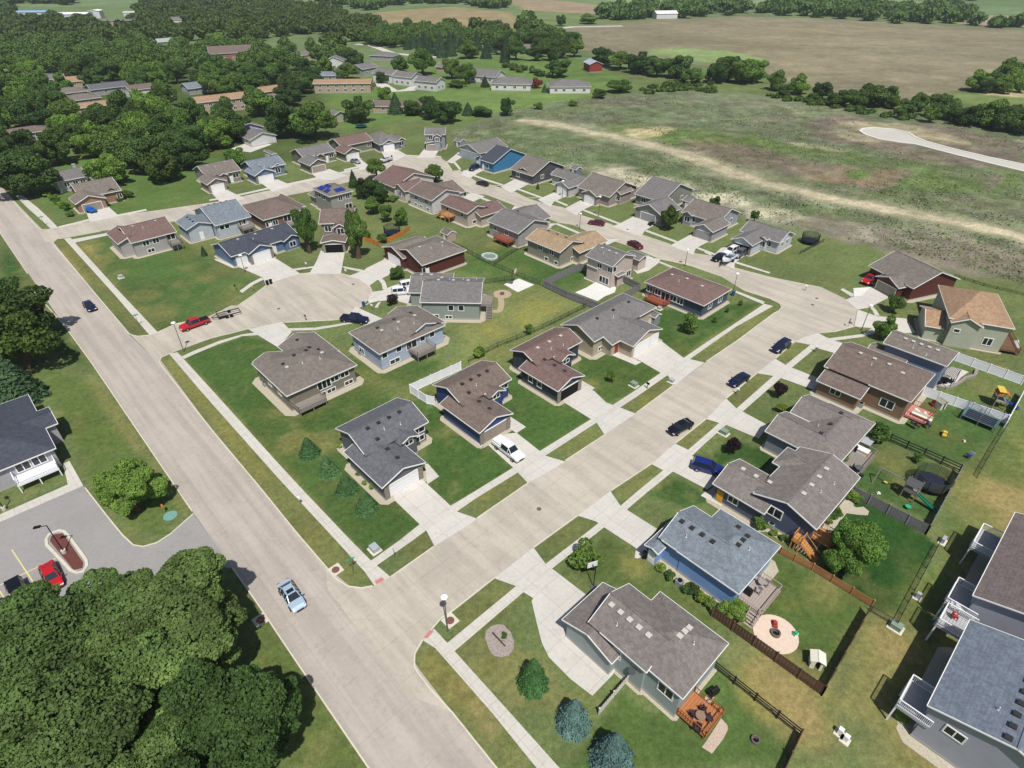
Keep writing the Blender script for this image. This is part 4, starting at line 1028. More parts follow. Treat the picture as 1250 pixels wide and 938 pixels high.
h.garage(1, 'u1', .36, 4.6).garage(1, 'u1', .83, 2.5).wins(0, 'u1', (.12, .22), .6, 1.2, .7).win(1, 'v0', .5, 1.0, 1.2, 1.3).vents(0, 3, 1, VENT_D, 1).door(2, 'u1', .5, plain('red_door', (150, 60, 50)))
# --- round the cul-de-sac
h = House('house', 'taupe house with wide hipped roof and a rear deck, nearest the mouth of the cul-de-sac', GA,
 [([(-45.54,88.09),(-36.94,78.83),(-27.03,87.60)], 3.7, 'v', 'hip', .36), ([(-42.87,93.64),(-37.3,98.6)], 3.7, 'u', 'gable', .36, (0, 0, 9, 0)), ([(-45.51,88.39),(-41.95,92.06)], 3.7, 'u', 'gable', .36, (0, 0, 5, 0))],
 _S('siding_taupe', (128, 122, 108)), R_TAUPE, group=HG, bed=1.4)
h.garage(1, 'u0', .5, 4.9).deck(0, 'u1', .02, .42, 2.6, 1.2, WOODG, stairs=None).win(0, 'u1', .52, 1.7, 2.4, 1.7).wins(0, 'u1', (.68, .84), 2.2, 1.5, .9).wins(0, 'u1', (.45, .6, .88), .35, 1.5, .7).wins(0, 'v0', (.4, .7), 1.6, 1.2, 1.0).vents(0, 4, -1, VENT_D, 0).vents(0, 2, 1, VENT_L, 2).vents(1, 2, -1, VENT_D, 0)
h = House('house', 'pale blue and white house with hipped taupe roof and small wooden rear balcony', GA,
 [([(-30.9,98.3),(-23.66,90.71),(-13.2,101.4)], 3.9, 'v', 'hip', .36), ([(-26.0,102.1),(-18.9,108.5)], 3.9, 'u', 'gable', .36, (0, 0, 9, 0))],
 _S('siding_pale_blue', (168, 180, 202)), R_TAUPE, group=HG, bed=1.2)
h.garage(1, 'u0', .5, 4.9).deck(0, 'u1', .42, .72, 3.0, 1.7, WOODG).win(0, 'u1', .48, 1.9, 2.2, 1.8).wins(0, 'u1', (.06, .28, .66, .82), 2.4, 1.0, 1.0).win(0, 'u1', .2, .4, 2.0, .8).vents(0, 3, 1, VENT_L, 2).vents(0, 3, -1, VENT_D, 0).win(0, 'v0', .3, .5, 1.5, 1.2)
h = House('house', 'sage grey house with large grey roof, back stairs and a curved paver path', [(-18.8,109.6),(-6.8,109.2)],
 [([(-18.8,109.6),(-6.8,109.2),(-5.9,120.6)], 4.2, 'u', 'gable', .36), ([(-21.7,123.9),(-20.6,115.9),(-12.9,124.3)], 3.6, 'u', 'hip1', .36, (0, -1, 0, 0))],
 _S('siding_sage_grey', (140, 148, 140)), R_GREY, group=HG, bed=1.2)
h.garage(1, 'u0', .5, 4.9).wins(0, 'v0', (.5, .68), 2.2, 1.0, 1.1).win(0, 'v0', .2, .3, 1.6, .8).win(0, 'v0', .45, .3, 1.3, .6).deck(0, 'u1', .25, .7, 2.6, 1.9, WOODG, stairs='r').vents(0, 3, 1, VENT_L, 3).vents(1, 3, 1, VENT_L, 1)
h = House('house', 'dark red house with warm grey roof and white garage door on the cul-de-sac', [(-20.0,129.1),(-10.9,137.3)],
 [([(-28.7,137.3),(-20.0,129.1),(-10.9,137.1)], 3.6, 'u', 'hip1', .34, (0, 0, 0, 0)), ([(-31.6,140.3),(-25.7,132.9)], 3.2, 'u', 'gable', .34, (0, 0, 9, 0)), ([(-23.3,133.0),(-20.1,129.8)], 3.3, 'v', 'gable', .4, (0, 0, 0, 4))],
 _S('siding_barn_red', (90, 50, 46)), R_TAUPE, group=HG, bed=.6)
h.garage(1, 'u0', .5, 4.9).deck(0, 'u1', .3, .8, 2.2, 1.5, WOODB).door(0, 'v0', .1).wins(0, 'v0', (.02,), 1.2, .8, 1.4).vents(0, 2, -1, VENT_L, 2)
h = House('house', 'slate blue house with charcoal roof and white triple garage on the cul-de-sac', [(-66.9,134.5),(-54.5,148.0)],
 [([(-72.7,140.0),(-66.9,134.5),(-54.5,148.0)], 3.0, 'u', 'gable', .36, (0, 0, 0, 2.5)), ([(-64.6,137.2),(-59.6,141.5)], 3.0, 'v', 'gable', .45, (0, -1.2, 0, 6)), ([(-57.8,144.2),(-54.3,147.7)], 3.0, 'v', 'gable', .45, (0, -.8, 0, 6))],
 _S('siding_slate_blue', (96, 118, 152)), R_CHAR, group=HG, bed=.6)
h.garage(0, 'v0', .12, 2.6).garage(1, 'v0', .5, 4.9, 2.3).stone(1, 'v0', .02, .7).stone(1, 'v0', .98, .7).win(2, 'v0', .5, 1.0, 1.6, 1.2).door(0, 'v0', .62).vents(0, 3, -1, VENT_L, 1)
h = House('house', 'mauve grey two-storey house with an open garage between two street trees', [(-48.7,145.1),(-43.6,145.5)],
 [([(-49.3,149.4),(-42.1,149.4),(-41.0,156.7)], 5.6, 'u', 'gable', .42, (0, 0, 0, 3)), ([(-47.9,143.2),(-41.6,143.5)], 2.9, 'v', 'gable', .2, (0, 0, 0, 4.5)), ([(-45.6,148.6),(-41.9,148.6)], 5.0, 'v', 'gable', .6, (0, -1.0, 0, 5))],
 _S('siding_mauve_grey', (138, 128, 124)), R_BROWN, group=HG, bed=.5)
h.opening(1, 'v0', .5, 4.4).win(2, 'v0', .5, 3.3, 1.6, 1.4).win(0, 'v0', .2, 3.4, 1.5, 1.3).stone(1, 'v0', .04, .6).stone(1, 'v0', .96, .6)
h_solar = h = House('house', 'two-storey grey house with blue solar panels on its roof', GA,
 [([(-58.2,176.0),(-51.1,169.2),(-45.7,173.9)], 5.8, 'u', 'hip', .42), ([(-60.9,179.5),(-56.1,174.7)], 3.0, 'u', 'gable', .35, (0, 0, 1, 3))],
 _S('siding_stone_grey', (150, 148, 142)), R_TAUPE, group=HG, bed=.6)
h.wins(0, 'u1', (.45, .8), 3.9, 1.2, 1.2).win(0, 'u1', .78, .9, 2.0, 1.5).wins(0, 'v0', (.3, .6), 3.9, 1.0, 1.2).deck(0, 'u1', .05, .5, 2.2, 1.0, WOODG)
t = NT('solar_cell'); t.col((0.02, 0.035, 0.20)).rough(0.3)
SOLAR = t.m
def solar(h, bi, rows):
    b = h.B[bi]
    for (a0, a1, c0, c1, side) in rows:
        mb = MB(); n = max(1, int((a1 - a0) / 1.0))
        # panels on the slope that falls to u1 (side 1) or on the v0 hip (side 0)
        for i in range(n):
            x0 = a0 + (a1 - a0) * i / n + .03; x1 = a0 + (a1 - a0) * (i + 1) / n - .03
            if side: P = [(c0, x0), (c1, x0), (c1, x1), (c0, x1)]
            else: P = [(x0, c0), (x1, c0), (x1, c1), (x0, c1)]
            mb.face([(u, v, h.rz(b, u, v) + .09) for u, v in P])
            mb.face([(u, v, h.rz(b, u, v) + .05) for u, v in P[::-1]])
        mb.build('solar_panel', SOLAR, h.o)
b = h.B[0]; dv, du = b['v1'] - b['v0'], b['u1'] - b['u0']
solar(h, 0, [(-.30 * du, -.02 * du, b['v0'] + .6, b['v0'] + 2.0, 0), (.04 * du, .26 * du, b['v0'] + .6, b['v0'] + 2.0, 0), (-.18 * du, .12 * du, b['v0'] + 2.15, b['v0'] + 3.3, 0)])
solar(h, 0, [(b['v0'] + .36 * dv, b['v0'] + .76 * dv, b['u1'] - 2.3, b['u1'] - .9, 1)])
h = House('house', 'long brown brick house with brown hipped roof, backing onto the cul-de-sac lots', GA,
 [([(-68.4,158.6),(-57.3,165.2),(-75.7,169.0)], 3.6, 'v', 'hip', .34), ([(-68.0,175.7),(-61.4,171.0)], 3.6, 'u', 'gable', .34, (-1, 0, 5, 0))],
 _S('siding_brown_brick', (124, 102, 88)), R_BROWN, group=HG, bed=.8)
h.wins(0, 'u1', (.08, .25, .78, .92), 1.4, 1.3, 1.2).deck(0, 'u1', .45, .75, 2.6, 1.2, WOODG).door(0, 'u1', .12).win(0, 'u1', .55, 1.4, 2.0, 1.9)
h = House('house', 'pale blue-grey house with long grey roof, side gable and raised rear deck', GA,
 [([(-77.8,152.2),(-70.1,158.3),(-86.9,164.1)], 4.0, 'v', 'gable', .36), ([(-89.2,155.0),(-84.6,150.6),(-78.6,153.9)], 3.8, 'u', 'gable', .36)],
 _S('siding_pale_grey', (176, 184, 194)), R_BLUE, group=HG, bed=.6)
h.wins(0, 'u1', (.15, .3, .8), 2.4, 1.1, 1.0).deck(0, 'u1', .6, .98, 3.0, 2.1, WOODG).win(0, 'u1', .78, 2.3, 2.0, 1.7).vents(0, 4, -1, VENT_D, 1).vents(1, 3, -1, VENT_D, 0).door(1, 'u1', .5)
h = House('house', 'light grey house with red brown roof on the corner lot beside the avenue', GA,
 [([(-93.2,140.2),(-85.4,147.7),(-100.9,150.1)], 4.0, 'v', 'gable', .36), ([(-102.5,146.4),(-96.9,142.4),(-98.7,151.6)], 3.8, 'u', 'gable', .36, (0, 0, 2, 0))],
 _S('siding_light_grey', (166, 162, 162)), R_RED, group=HG, bed=1.0)
h.wins(0, 'u1', (.28, .52), 2.4, 1.4, 1.1).win(0, 'u1', .34, .5, 1.5, .8).deck(0, 'u1', .76, 1.02, 3.0, 2.0, WOODG).win(0, 'u1', .88, 2.3, 2.0, 1.7).vents(0, 2, 1, VENT_L, 1)
# --- far side of the north street
h = House('house', 'tan brick house with brown roof and a blue tarped load on its drive', GA,
 [([(-134.8,184.2),(-126.6,191.7),(-118.0,182.3)], 3.2, 'v', 'gable', .4), ([(-125.4,170.9),(-119.2,176.2)], 2.9, 'u', 'gable', .42, (-7, 0, 0, 0)), ([(-122.3,179.9),(-118.8,183.2)], 2.9, 'u', 'gable', .5, (-5, 0, .6, 0))],
 _S('siding_tan_brick', (150, 120, 98)), R_TAUPE, group=HG, bed=.5)
h.garage(1, 'u1', .5, 4.9, mat=GDT).win(2, 'u1', .5, 1.0, 1.6, 1.4).win(0, 'u1', .95, 1.0, 1.2, 1.2)
h = House('house', 'two-tone white and grey split-level house in front of the woods by the avenue', GA,
 [([(-142.6,189.6),(-134.9,194.7),(-148.4,197.5)], 3.6, 'v', 'gable', .3), ([(-136.8,197.3),(-131.8,194.1)], 3.0, 'v', 'gable', .3, (-4, 0, 0, 0))],
 _S('siding_two_tone', (178, 176, 174)), R_GREY, group=HG, bed=0)
h.wins(0, 'u1', (.3, .6, .85), 1.6, 1.3, 1.2).chimney(-1, 3, 6.2)
h = House('house', 'grey stone-fronted house with brown roof at the end of the mown lots', GA,
 [([(-104.6,201.8),(-96.4,209.7),(-90.1,199.7)], 3.6, 'v', 'gable', .4), ([(-95.0,188.7),(-90.0,192.5)], 2.9, 'u', 'gable', .45, (-7, 0, 0, 0)), ([(-93.3,194.9),(-91.8,197.7)], 3.4, 'u', 'gable', .5, (-5, 0, 0, 0))],
 _S('siding_warm_grey', (142, 132, 124)), R_TAUPE, group=HG, bed=.5)
h.garage(1, 'u1', .5, 4.9).win(0, 'u1', .85, 1.6, 1.8, 1.2).stone(1, 'u1', .04, .7).stone(1, 'u1', .96, .7).door(0, 'u1', .7).vents(0, 2, 1, VENT_L, 1)
h = House('house', 'steel blue house with blue-grey roof and white garage on the north street', GA,
 [([(-90.5,207.4),(-83.1,216.1),(-76.7,206.8)], 3.4, 'v', 'gable', .4, (0, 0, -1.2, 0)), ([(-83.4,197.7),(-77.5,202.1)], 2.9, 'u', 'gable', .45, (-7, 0, 0, 0)), ([(-80.6,206.3),(-77.0,208.1)], 3.2, 'u', 'gable', .5, (-5, 0, 0, 0))],
 _S('siding_steel_blue', (104, 124, 146)), R_BLUE, group=HG, bed=.5)
h.garage(1, 'u1', .5, 4.9).win(2, 'u1', .5, 1.0, 1.6, 1.6).stone(1, 'u1', .04, .7).door(0, 'u1', .55).vents(1, 2, 1, VENT_L, 1)
h = House('house', 'taupe house with grey roof and taupe garage door on the north street', GA,
 [([(-78.0,222.0),(-70.2,232.0),(-65.5,222.6)], 3.4, 'v', 'gable', .4), ([(-69.0,209.1),(-63.2,213.1)], 2.9, 'u', 'gable', .45, (-7, 0, 0, 0)), ([(-68.9,218.2),(-66.0,220.1)], 3.2, 'u', 'gable', .5, (-3, 0, 0, 0))],
 _S('siding_olive_taupe', (120, 116, 102)), R_GREY, group=HG, bed=.6)
h.garage(1, 'u1', .5, 4.9, mat=GDT).win(0, 'u1', .9, 1.5, 1.6, 1.2).door(0, 'u1', .75)
h = House('house', 'sage house with red brown roof beside the parked silver car near the turn', GA,
 [([(-68.8,236.8),(-60.1,246.1),(-56.5,235.7)], 3.4, 'v', 'gable', .4, (0, 0, 0, 1)), ([(-59.8,222.8),(-54.6,227.3)], 2.9, 'u', 'gable', .45, (-7, 0, 0, 0))],
 _S('siding_moss', (122, 124, 108)), R_RED, group=HG, bed=.6)
h.garage(1, 'u1', .5, 4.9).win(0, 'u1', .9, 1.5, 1.6, 1.2)
h = House('house', 'slate house with hipped grey roof and white garage front at the north street turn', [(-48.7,235.5),(-44.0,238.8)],
 [([(-56.6,245.1),(-48.7,235.5),(-44.2,241.1)], 2.9, 'u', 'hip', .4, (0, 0, 1, 2)), ([(-48.9,235.9),(-44.1,239.0)], 2.9, 'v', 'gable', .45, (0, -.5, 0, 6)), ([(-44.5,242.2),(-40.9,243.2)], 2.9, 'v', 'gable', .5, (0, -.5, 0, 6))],
 _S('siding_slate', (112, 116, 124)), R_GREY, group=HG, bed=.6)
h.garage(1, 'v0', .5, 4.2).win(2, 'v0', .5, .9, 1.8, 1.5)
h = House('house', 'narrow grey two-storey house with twin gables at the head of the far street', [(-33.7,244.5),(-28.5,244.5)],
 [([(-33.0,239.5),(-27.7,239.5),(-25.0,246.2)], 5.4, 'u', 'gable', .45, (0, 0, 0, 1)), ([(-32.8,237.2),(-26.6,237.2)], 2.9, 'v', 'gable', .2, (0, 0, 0, 4)), ([(-29.6,237.8),(-26.4,237.8)], 5.4, 'v', 'gable', .6, (0, -1, 0, 4))],
 _S('siding_cloud_grey', (146, 148, 152)), R_GREY, group=HG, bed=.4)
h.garage(1, 'v0', .5, 4.9, mat=GDT).win(2, 'v0', .5, 3.6, 1.3, 1.2).win(0, 'v0', .25, 3.6, 1.3, 1.2)
h = House('house', 'low grey house with white porch gable tucked behind the bright blue house', GA,
 [([(-19.8,231.0),(-6.3,236.5),(-11.6,221.7)], 3.2, 'v', 'gable', .36), ([(-17.1,227.6),(-11.6,222.5)], 3.0, 'u', 'gable', .45, (-3, 0, 0, 0))],
 _S('siding_pearl', (164, 172, 180)), R_GREY, group=HG, bed=0)
h = House('house', 'bright blue house with white garage and rear gable, at the bend of the far street', GA,
 [([(-8.7,211.4),(-1.0,216.1),(4.0,218.6)], 3.4, 'u', 'gable', .42, (-4, 0, 0, 2)), ([(-12.5,218.5),(-8.8,213.1)], 2.9, 'v', 'gable', .45, (0, 0, 0, 7))],
 _S('siding_bright_blue', (64, 124, 168)), R_CHAR, group=HG, bed=.6)
h.garage(1, 'v0', .5, 4.6).win(0, 'v0', .5, 1.0, 1.6, 1.4).door(0, 'v0', .2)
# --- far side of the far street (gables and garages face down-left)
def far_house(label, wall, roof, gar, main, gd=GDW, wing=None, z=3.1, gz=2.9, wins=(.3,), op=False, name='house', extra=None):
    bl = [(main, z, 'u', 'gable', .42), (gar, gz, 'v', 'gable', .45, (0, 0, 0, 8))]
    if wing: bl.append((wing, z + .2, 'v', 'gable', .55, (0, -.2, 0, 5)))
    if extra: bl += extra
    h = House(name, label, GA, bl, wall, roof, group=HG, bed=.6)
    (h.opening if op else h.garage)(1, 'v0', .5, 4.9, **({} if op else {'mat': gd}))
    h.stone(1, 'v0', .04, .6).stone(1, 'v0', .96, .6)
    if wing: h.win(2, 'v0', .5, 1.2, 1.5, 1.3)
    for w in wins: h.win(0, 'v0', w, 1.2, 1.5, 1.3)
    h.wins(0, 'u1', (.3, .65), 1.3, 1.2, 1.1)
    return h
far_house('dark slate house with taupe garage front, next to the bright blue house', _S('siding_dark_slate', (84, 84, 88)), R_TAUPE, [(1.7,204.1),(6.0,198.2)], [(6.7,196.4),(9.0,213.4),(12.8,212.4)], GDT)
far_house('grey house with white side wall and shed behind, on the far street', _S('siding_pale_side', (186, 186, 188)), R_GREY, [(13.9,190.3),(17.3,185.0)], [(12.4,198.5),(17.5,199.3),(22.6,188.9),(25.8,193.6)])
far_house('mauve house with red ornamental bush by its stone porch', _S('siding_mauve', (150, 138, 134)), R_TAUPE, [(21.4,182.1),(25.0,177.2)], [(25.1,180.1),(33.1,180.8),(38.3,185.4),(30.0,195.2)], wing=[(30.6,179.9),(33.0,178.8)], wins=(.35,))
far_house('grey green house with wide double garage, behind the round green street tree', _S('siding_grey_green', (128, 130, 122)), R_GREY, [(35.3,169.2),(41.2,161.2)], [(36.4,179.4),(47.4,175.9),(49.4,189.7)], GDG)
far_house('lavender grey house with brick base and grey garage, left of the drive full of vehicles', _S('siding_lavender', (156, 156, 166)), R_TAUPE, [(48.3,154.8),(52.0,149.9)], [(48.9,166.2),(54.7,156.1),(61.5,161.9),(57.6,170.0)], GDG, wing=[(47.0,163.1),(49.2,160.7)])
h = far_house('light blue-grey house with open garage beside the empty corner lot', _S('siding_ice', (186, 192, 200)), R_GREY, [(55.8,146.1),(59.4,141.2)], [(61.7,152.0),(66.6,142.6),(72.4,148.2),(65.2,156.4)], wing=[(62.3,145.6),(63.9,143.9)], wins=(.75,), op=True)
# --- near side of the far street (backs and side walls face the camera)
h = House('house', 'cream sided house with red brown roof behind the garden trees', GA,
 [([(-42.3,190.3),(-35.0,182.7),(-29.2,193.5),(-32.4,202.6)], 3.6, 'u', 'gable', .36, (0, 0, -1, 0)), ([(-34.3,182.6),(-30.4,181.9),(-30.7,190.9)], 3.4, 'v', 'gable', .45)],
 _S('siding_cream', (196, 190, 178)), R_RED, group=HG, bed=.5)
h.wins(0, 'v0', (.3, .6), 1.8, 1.2, 1.2).win(1, 'v0', .5, 1.2, 1.4, 1.4)
h = House('house', 'white and taupe house with brown roof, middle one of the backs along the far street', GA,
 [([(-30.6,178.6),(-22.8,170.7),(-17.5,177.9),(-23.0,186.7)], 4.0, 'u', 'gable', .36, (0, 0, 0, 0)), ([(-22.0,190.0),(-15.6,179.6),(-19.3,176.8)], 3.2, 'v', 'gable', .34)],
 _S('siding_bone', (198, 196, 196)), R_BROWN, group=HG, bed=.8)
h.wins(0, 'v0', (.3, .75), 2.3, 1.5, 1.1).wins(0, 'v0', (.25, .5, .8), .4, 1.2, .7)
h = House('house', 'sand coloured house with red brown roof and wooden back stairs', GA,
 [([(-18.9,167.5),(-12.1,160.5),(-9.8,167.5),(-15.2,174.8)], 3.9, 'u', 'gable', .36, (0, 0, 0, 0)), ([(-8.9,169.7),(-7.0,162.2),(-2.3,168.2)], 2.9, 'v', 'gable', .36, (-1.5, -2, 0, 0))],
 _S('siding_sand', (178, 166, 154)), R_RED, group=HG, bed=1.0)
h.wins(0, 'v0', (.25, .8), 2.3, 1.0, 1.0).wins(0, 'u1', (.35, .75), .5, 1.1, .8).deck(0, 'v0', .2, .55, 2.4, 1.8, WOODN, stairs='r').win(1, 'u1', .5, 1.2, 1.2, 1.0)
h = House('house', 'putty grey house with grey roof and brick red back deck', GA,
 [([(-4.9,153.8),(1.6,146.5),(5.3,153.8),(1.8,163.2)], 3.9, 'u', 'gable', .36), ([(3.4,160.9),(7.3,157.4),(4.4,167.6)], 3.0, 'v', 'gable', .36, (-2, -2, 0, 0))],
 _S('siding_putty', (160, 156, 152)), R_GREY, group=HG, bed=.8)
h.deck(0, 'v0', .4, .9, 2.6, 1.5, WOODR).wins(0, 'v0', (.2, .6), 2.0, 1.2, 1.1)
h = House('house', 'grey green house with light tan shingle roof', GA,
 [([(4.8,141.6),(11.8,135.0),(16.6,140.5),(9.8,149.3)], 4.0, 'u', 'gable', .36), ([(16.5,142.1),(17.0,137.3),(21.5,142.5),(19.4,149.2)], 3.0, 'v', 'gable', .36, (-1.5, -1, 0, 0))],
 _S('siding_khaki_grey', (142, 138, 124)), R_TAN, group=HG, bed=1.0)
h.wins(0, 'v0', (.4, .75), 2.4, 1.3, 1.1).wins(0, 'v0', (.6, .9), .4, 1.1, .7).win(0, 'u1', .7, 2.2, .9, 1.4).win(0, 'u1', .6, .4, 1.3, .8).wins(1, 'u1', (.6,), 1.2, 1.2, 1.0).vents(0, 3, 1, VENT_D, 1)
h = House('house', 'pinkish beige two-storey house with grey roof inside the brown wooden fence', GA,
 [([(17.5,128.4),(22.7,123.8),(26.1,129.7),(22.8,135.0)], 5.6, 'u', 'gable', .4), ([(17.2,129.0),(19.5,126.9),(20.7,129.4)], 3.0, 'v', 'shed', .2), ([(23.4,124.3),(25.9,125.9)], 2.9, 'u', 'shed', .2, (-.5, 0, 0, 0)), ([(28.2,134.2),(30.6,133.0)], 3.0, 'u', 'gable', .3, (-2, 0, 0, 3))],
 _S('siding_pink_beige', (196, 180, 170)), R_GREY, group=HG, bed=.6)
h.wins(0, 'v0', (.5, .93), 3.8, 1.2, 1.1).win(0, 'v0', .72, .6, 2.6, 1.5).win(0, 'u1', .12, 3.8, 1.0, 1.1).win(0, 'u1', .85, 1.0, 1.4, 1.3).vents(0, 3, -1, VENT_L, 1)
h = House('house', 'navy and stone house with broad red brown hipped roof and a red deck behind', GA,
 [([(29.0,120.9),(39.5,110.3),(46.2,116.4),(38.0,127.3)], 3.2, 'u', 'hip', .36)],
 _S('siding_deep_slate', (74, 84, 104)), R_RED, group=HG, bed=.8)
h.wins(0, 'v0', (.07, .22, .5, .62), 1.2, 1.4, 1.3).win(0, 'v0', .36, .4, 2.0, 2.0).deck(0, 'v0', .12, .46, 2.6, .7, WOODR).wins(0, 'u1', (.3, .7), 1.2, 1.3, 1.2).vents(0, 3, -1, VENT_L, 1)
# --- right side of the near street
h_corner = h = House('house', 'grey green corner house with brown-grey roof, orange rear deck and side parking pad', GA,
 [([(16.24,40.78),(16.27,29.11),(22.21,34.89)], 4.9, 'v', 'hip', .42), ([(8.04,37.22),(13.59,41.59)], 4.9, 'u', 'gable', .5, (0, 0, 7, 0)), ([(5.53,38.43),(10.51,43.37),(10.47,33.68)], 3.3, 'v', 'gable', .36)],
 _S('siding_grey_sage', (150, 160, 160)), R_LAV, group=HG, bed=.4)
h.win(1, 'v0', .50, 2.4, .8, 1.2).win(0, 'v0', .80, 2.4, 1.6, 1.4).garage(2, 'u0', .5, 4.9).vents(1, 5, -1, VENT_L, 1, drop=.9, a=.12, b_=.75).vents(0, 3, 1, VENT_L, 1, a=.52, b_=.75)
h_blue = h = House('house', 'sky blue house with blue-grey roof and grey railed back deck', GA,
 [([(26.42,53.57),(25.54,41.31),(31.23,46.73)], 3.9, 'v', 'hip', .42, (0, 0, 0, .8)), ([(18.17,49.23),(23.65,54.65)], 3.9, 'u', 'gable', .46, (0, 0, 7, 0)), ([(16.31,49.00),(18.47,48.15),(19.09,50.73)], 3.0, 'v', 'gable', .36, (0, 0, 0, 3.5))],
 _S('siding_sky_blue', (122, 158, 206)), R_BLUE, group=HG, bed=1.3)
h.door(2, 'v0', .5).vents(1, 4, -1, VENT_D, 1, a=.15, b_=.75, drop=.8).vents(0, 3, 1, VENT_D, 1, a=.5, b_=.72, drop=.9).vents(0, 1, -1, VENT_D, 0, a=.8)
h_slate = h = House('house', 'slate blue house with wide brown-grey roof, yellow front door and new cedar steps behind', GA,
 [([(31.96,56.60),(37.95,50.42),(46.32,59.34),(45.04,62.17)], 4.2, 'v', 'gable', .34, (0, 0, 0, 0)), ([(27.59,59.54),(34.34,55.32),(35.73,61.45)], 3.0, 'u', 'gable', .40, (0, 0, 0, 0)), ([(36.60,62.44),(39.93,65.73)], 4.2, 'u', 'hip0', .40, (0, 0, 6, 0))],
 _S('siding_dusk_slate', (84, 92, 112)), R_LAV, group=HG, bed=1.2)
h.win(0, 'v0', .35, 2.0, 2.0, 1.4).win(1, 'v0', .40, 1.3, 1.3, 1.0).door(1, 'v0', .12, plain('yellow_door', (214, 164, 60))).vents(0, 4, 1, VENT_L, 2).vents(1, 3, 1, VENT_L, 0)
h_big = h = House('house', 'ash grey house with very large plain roof, between the slate blue and brown houses', GA,
 [([(55.16,71.18),(46.03,63.38)], 3.6, 'v', 'hip', .40, (-6.5, -1, 0, .9)), ([(38.18,69.95),(43.44,74.55)], 3.6, 'u', 'gable', .42, (0, 0, 7, 0)), ([(44.08,74.05),(48.58,79.18)], 3.6, 'u', 'gable', .42, (0, 0, 7, 0))],
 _S('siding_ash', (132, 136, 142)), R_LAV, group=HG, bed=.6)
h.garage(1, 'u0', .5, 4.9).vents(0, 3, -1, VENT_D, 1)
h_brown = h = House('house', 'brown house with red brown roof and pink patio deck behind', GA,
 [([(60.11,92.28),(63.24,76.04),(68.38,81.00),(68.17,87.40)], 4.4, 'u', 'hip1', .40, (0, 0, 0, 0)), ([(52.58,84.22),(57.32,79.04),(56.90,88.81),(58.37,88.19)], 2.9, 'u', 'gable', .36, (0, -.5, 0, 0))],
 _S('siding_cocoa', (134, 108, 88)), R_BROWN, group=HG, bed=.9)
h.win(0, 'v0', .35, 3.0, 1.0, .7).win(0, 'v0', .8, 1.4, 2.0, 1.4).win(1, 'v0', .45, 1.5, 1.6, 1.0).vents(0, 4, -1, VENT_L, 1)
h_bluegrey = h = House('house', 'dusty blue two-storey house with warm grey roof, patio and white side fences', GA,
 [([(66.35,91.69),(73.11,84.62),(77.86,88.69),(70.5,95.9)], 5.6, 'u', 'hip1', .36), ([(65.05,92.70),(67.80,92.48),(66.86,94.48)], 3.0, 'u', 'gable', .36, (-.5, -2, 4, 2))],
 _S('siding_dusty_blue', (126, 140, 162)), R_TAUPE, group=HG, bed=.4)
h.win(1, 'v0', .15, 1.2, 1.4, 1.2).vents(0, 5, -1, VENT_L, 2)
h_tan = h = House('house', 'pale sage two-storey house with orange tan roof at the right edge of the knuckle', [(83.4,104.2),(91.8,100.7)],
 [([(83.2,100.7),(89.3,100.7),(94.3,99.8),(96.7,111.4)], 5.6, 'u', 'hip', .42), ([(81.3,101.9),(85.1,101.9),(83.9,110.5)], 3.0, 'u', 'gable', .36, (0, 0, 3, 0)), ([(83.6,100.8),(88.8,99.4)], 5.2, 'v', 'gable', .5, (0, -1.2, 0, 5))],
 _S('siding_pale_sage', (170, 174, 156)), R_ORANGE, group=HG, bed=.6)
h.win(2, 'v0', .25, 3.2, .9, .6).win(1, 'v0', .8, .9, 1.6, 1.0).win(0, 'v0', .75, 1.2, 1.4, 1.4).vents(0, 3, -1, VENT_D, 0).vents(0, 2, 1, VENT_D, 0).deck(0, 'u1', .0, .55, 3.2, .7, WOODB)
h_red = h = House('house', 'barn red house with grey roof and taupe garage door beside the bare field', [(85.5,130.7),(87.7,124.6)],
 [([(85.3,119.9),(92.4,119.6),(98.3,124.2),(93.6,133.1)], 3.3, 'u', 'gable', .40), ([(81.5,124.3),(84.6,118.6)], 2.9, 'v', 'gable', .42, (0, 0, 0, 8)), ([(88.0,122.6),(90.4,121.1)], 3.3, 'v', 'gable', .5, (0, -.3, 0, 4))],
 _S('siding_barn_red', (90, 50, 46)), R_TAUPE, group=HG, bed=1.0)
h.garage(1, 'v0', .5, 4.9, mat=GDT).win(0, 'v0', .75, 1.5, 2.0, 1.2).win(2, 'v0', .5, 1.3, 1.2, 1.4)
# --- row house at the lower right
h_row = h = House('row_house', 'light grey row house with blue-grey roof and white railed balconies, nearest the bottom edge', GA,
 [([(38.68,27.89),(45.57,34.70),(43.95,25.24)], 5.9, 'v', 'gable', .30, (0, 0, 7, 3.2))],
 _S('siding_row_grey', (158, 160, 172)), _R('shingles_row_blue', (104, 112, 124), contrast=.18), cat='row house', bed=1.2, group='row of joined houses')
h_row2 = House('row_house', 'row house with dark brown roof joined behind the blue-grey roofed one', GA,
 [([(50.12,39.01),(59.97,49.29)], 6.3, 'v', 'gable', .30, (0, 0, 14, 3))],
 _S('siding_row_grey', (158, 160, 172)), _R('shingles_row_brown', (104, 94, 92), contrast=.2), cat='row house', bed=1.2, group='row of joined houses')
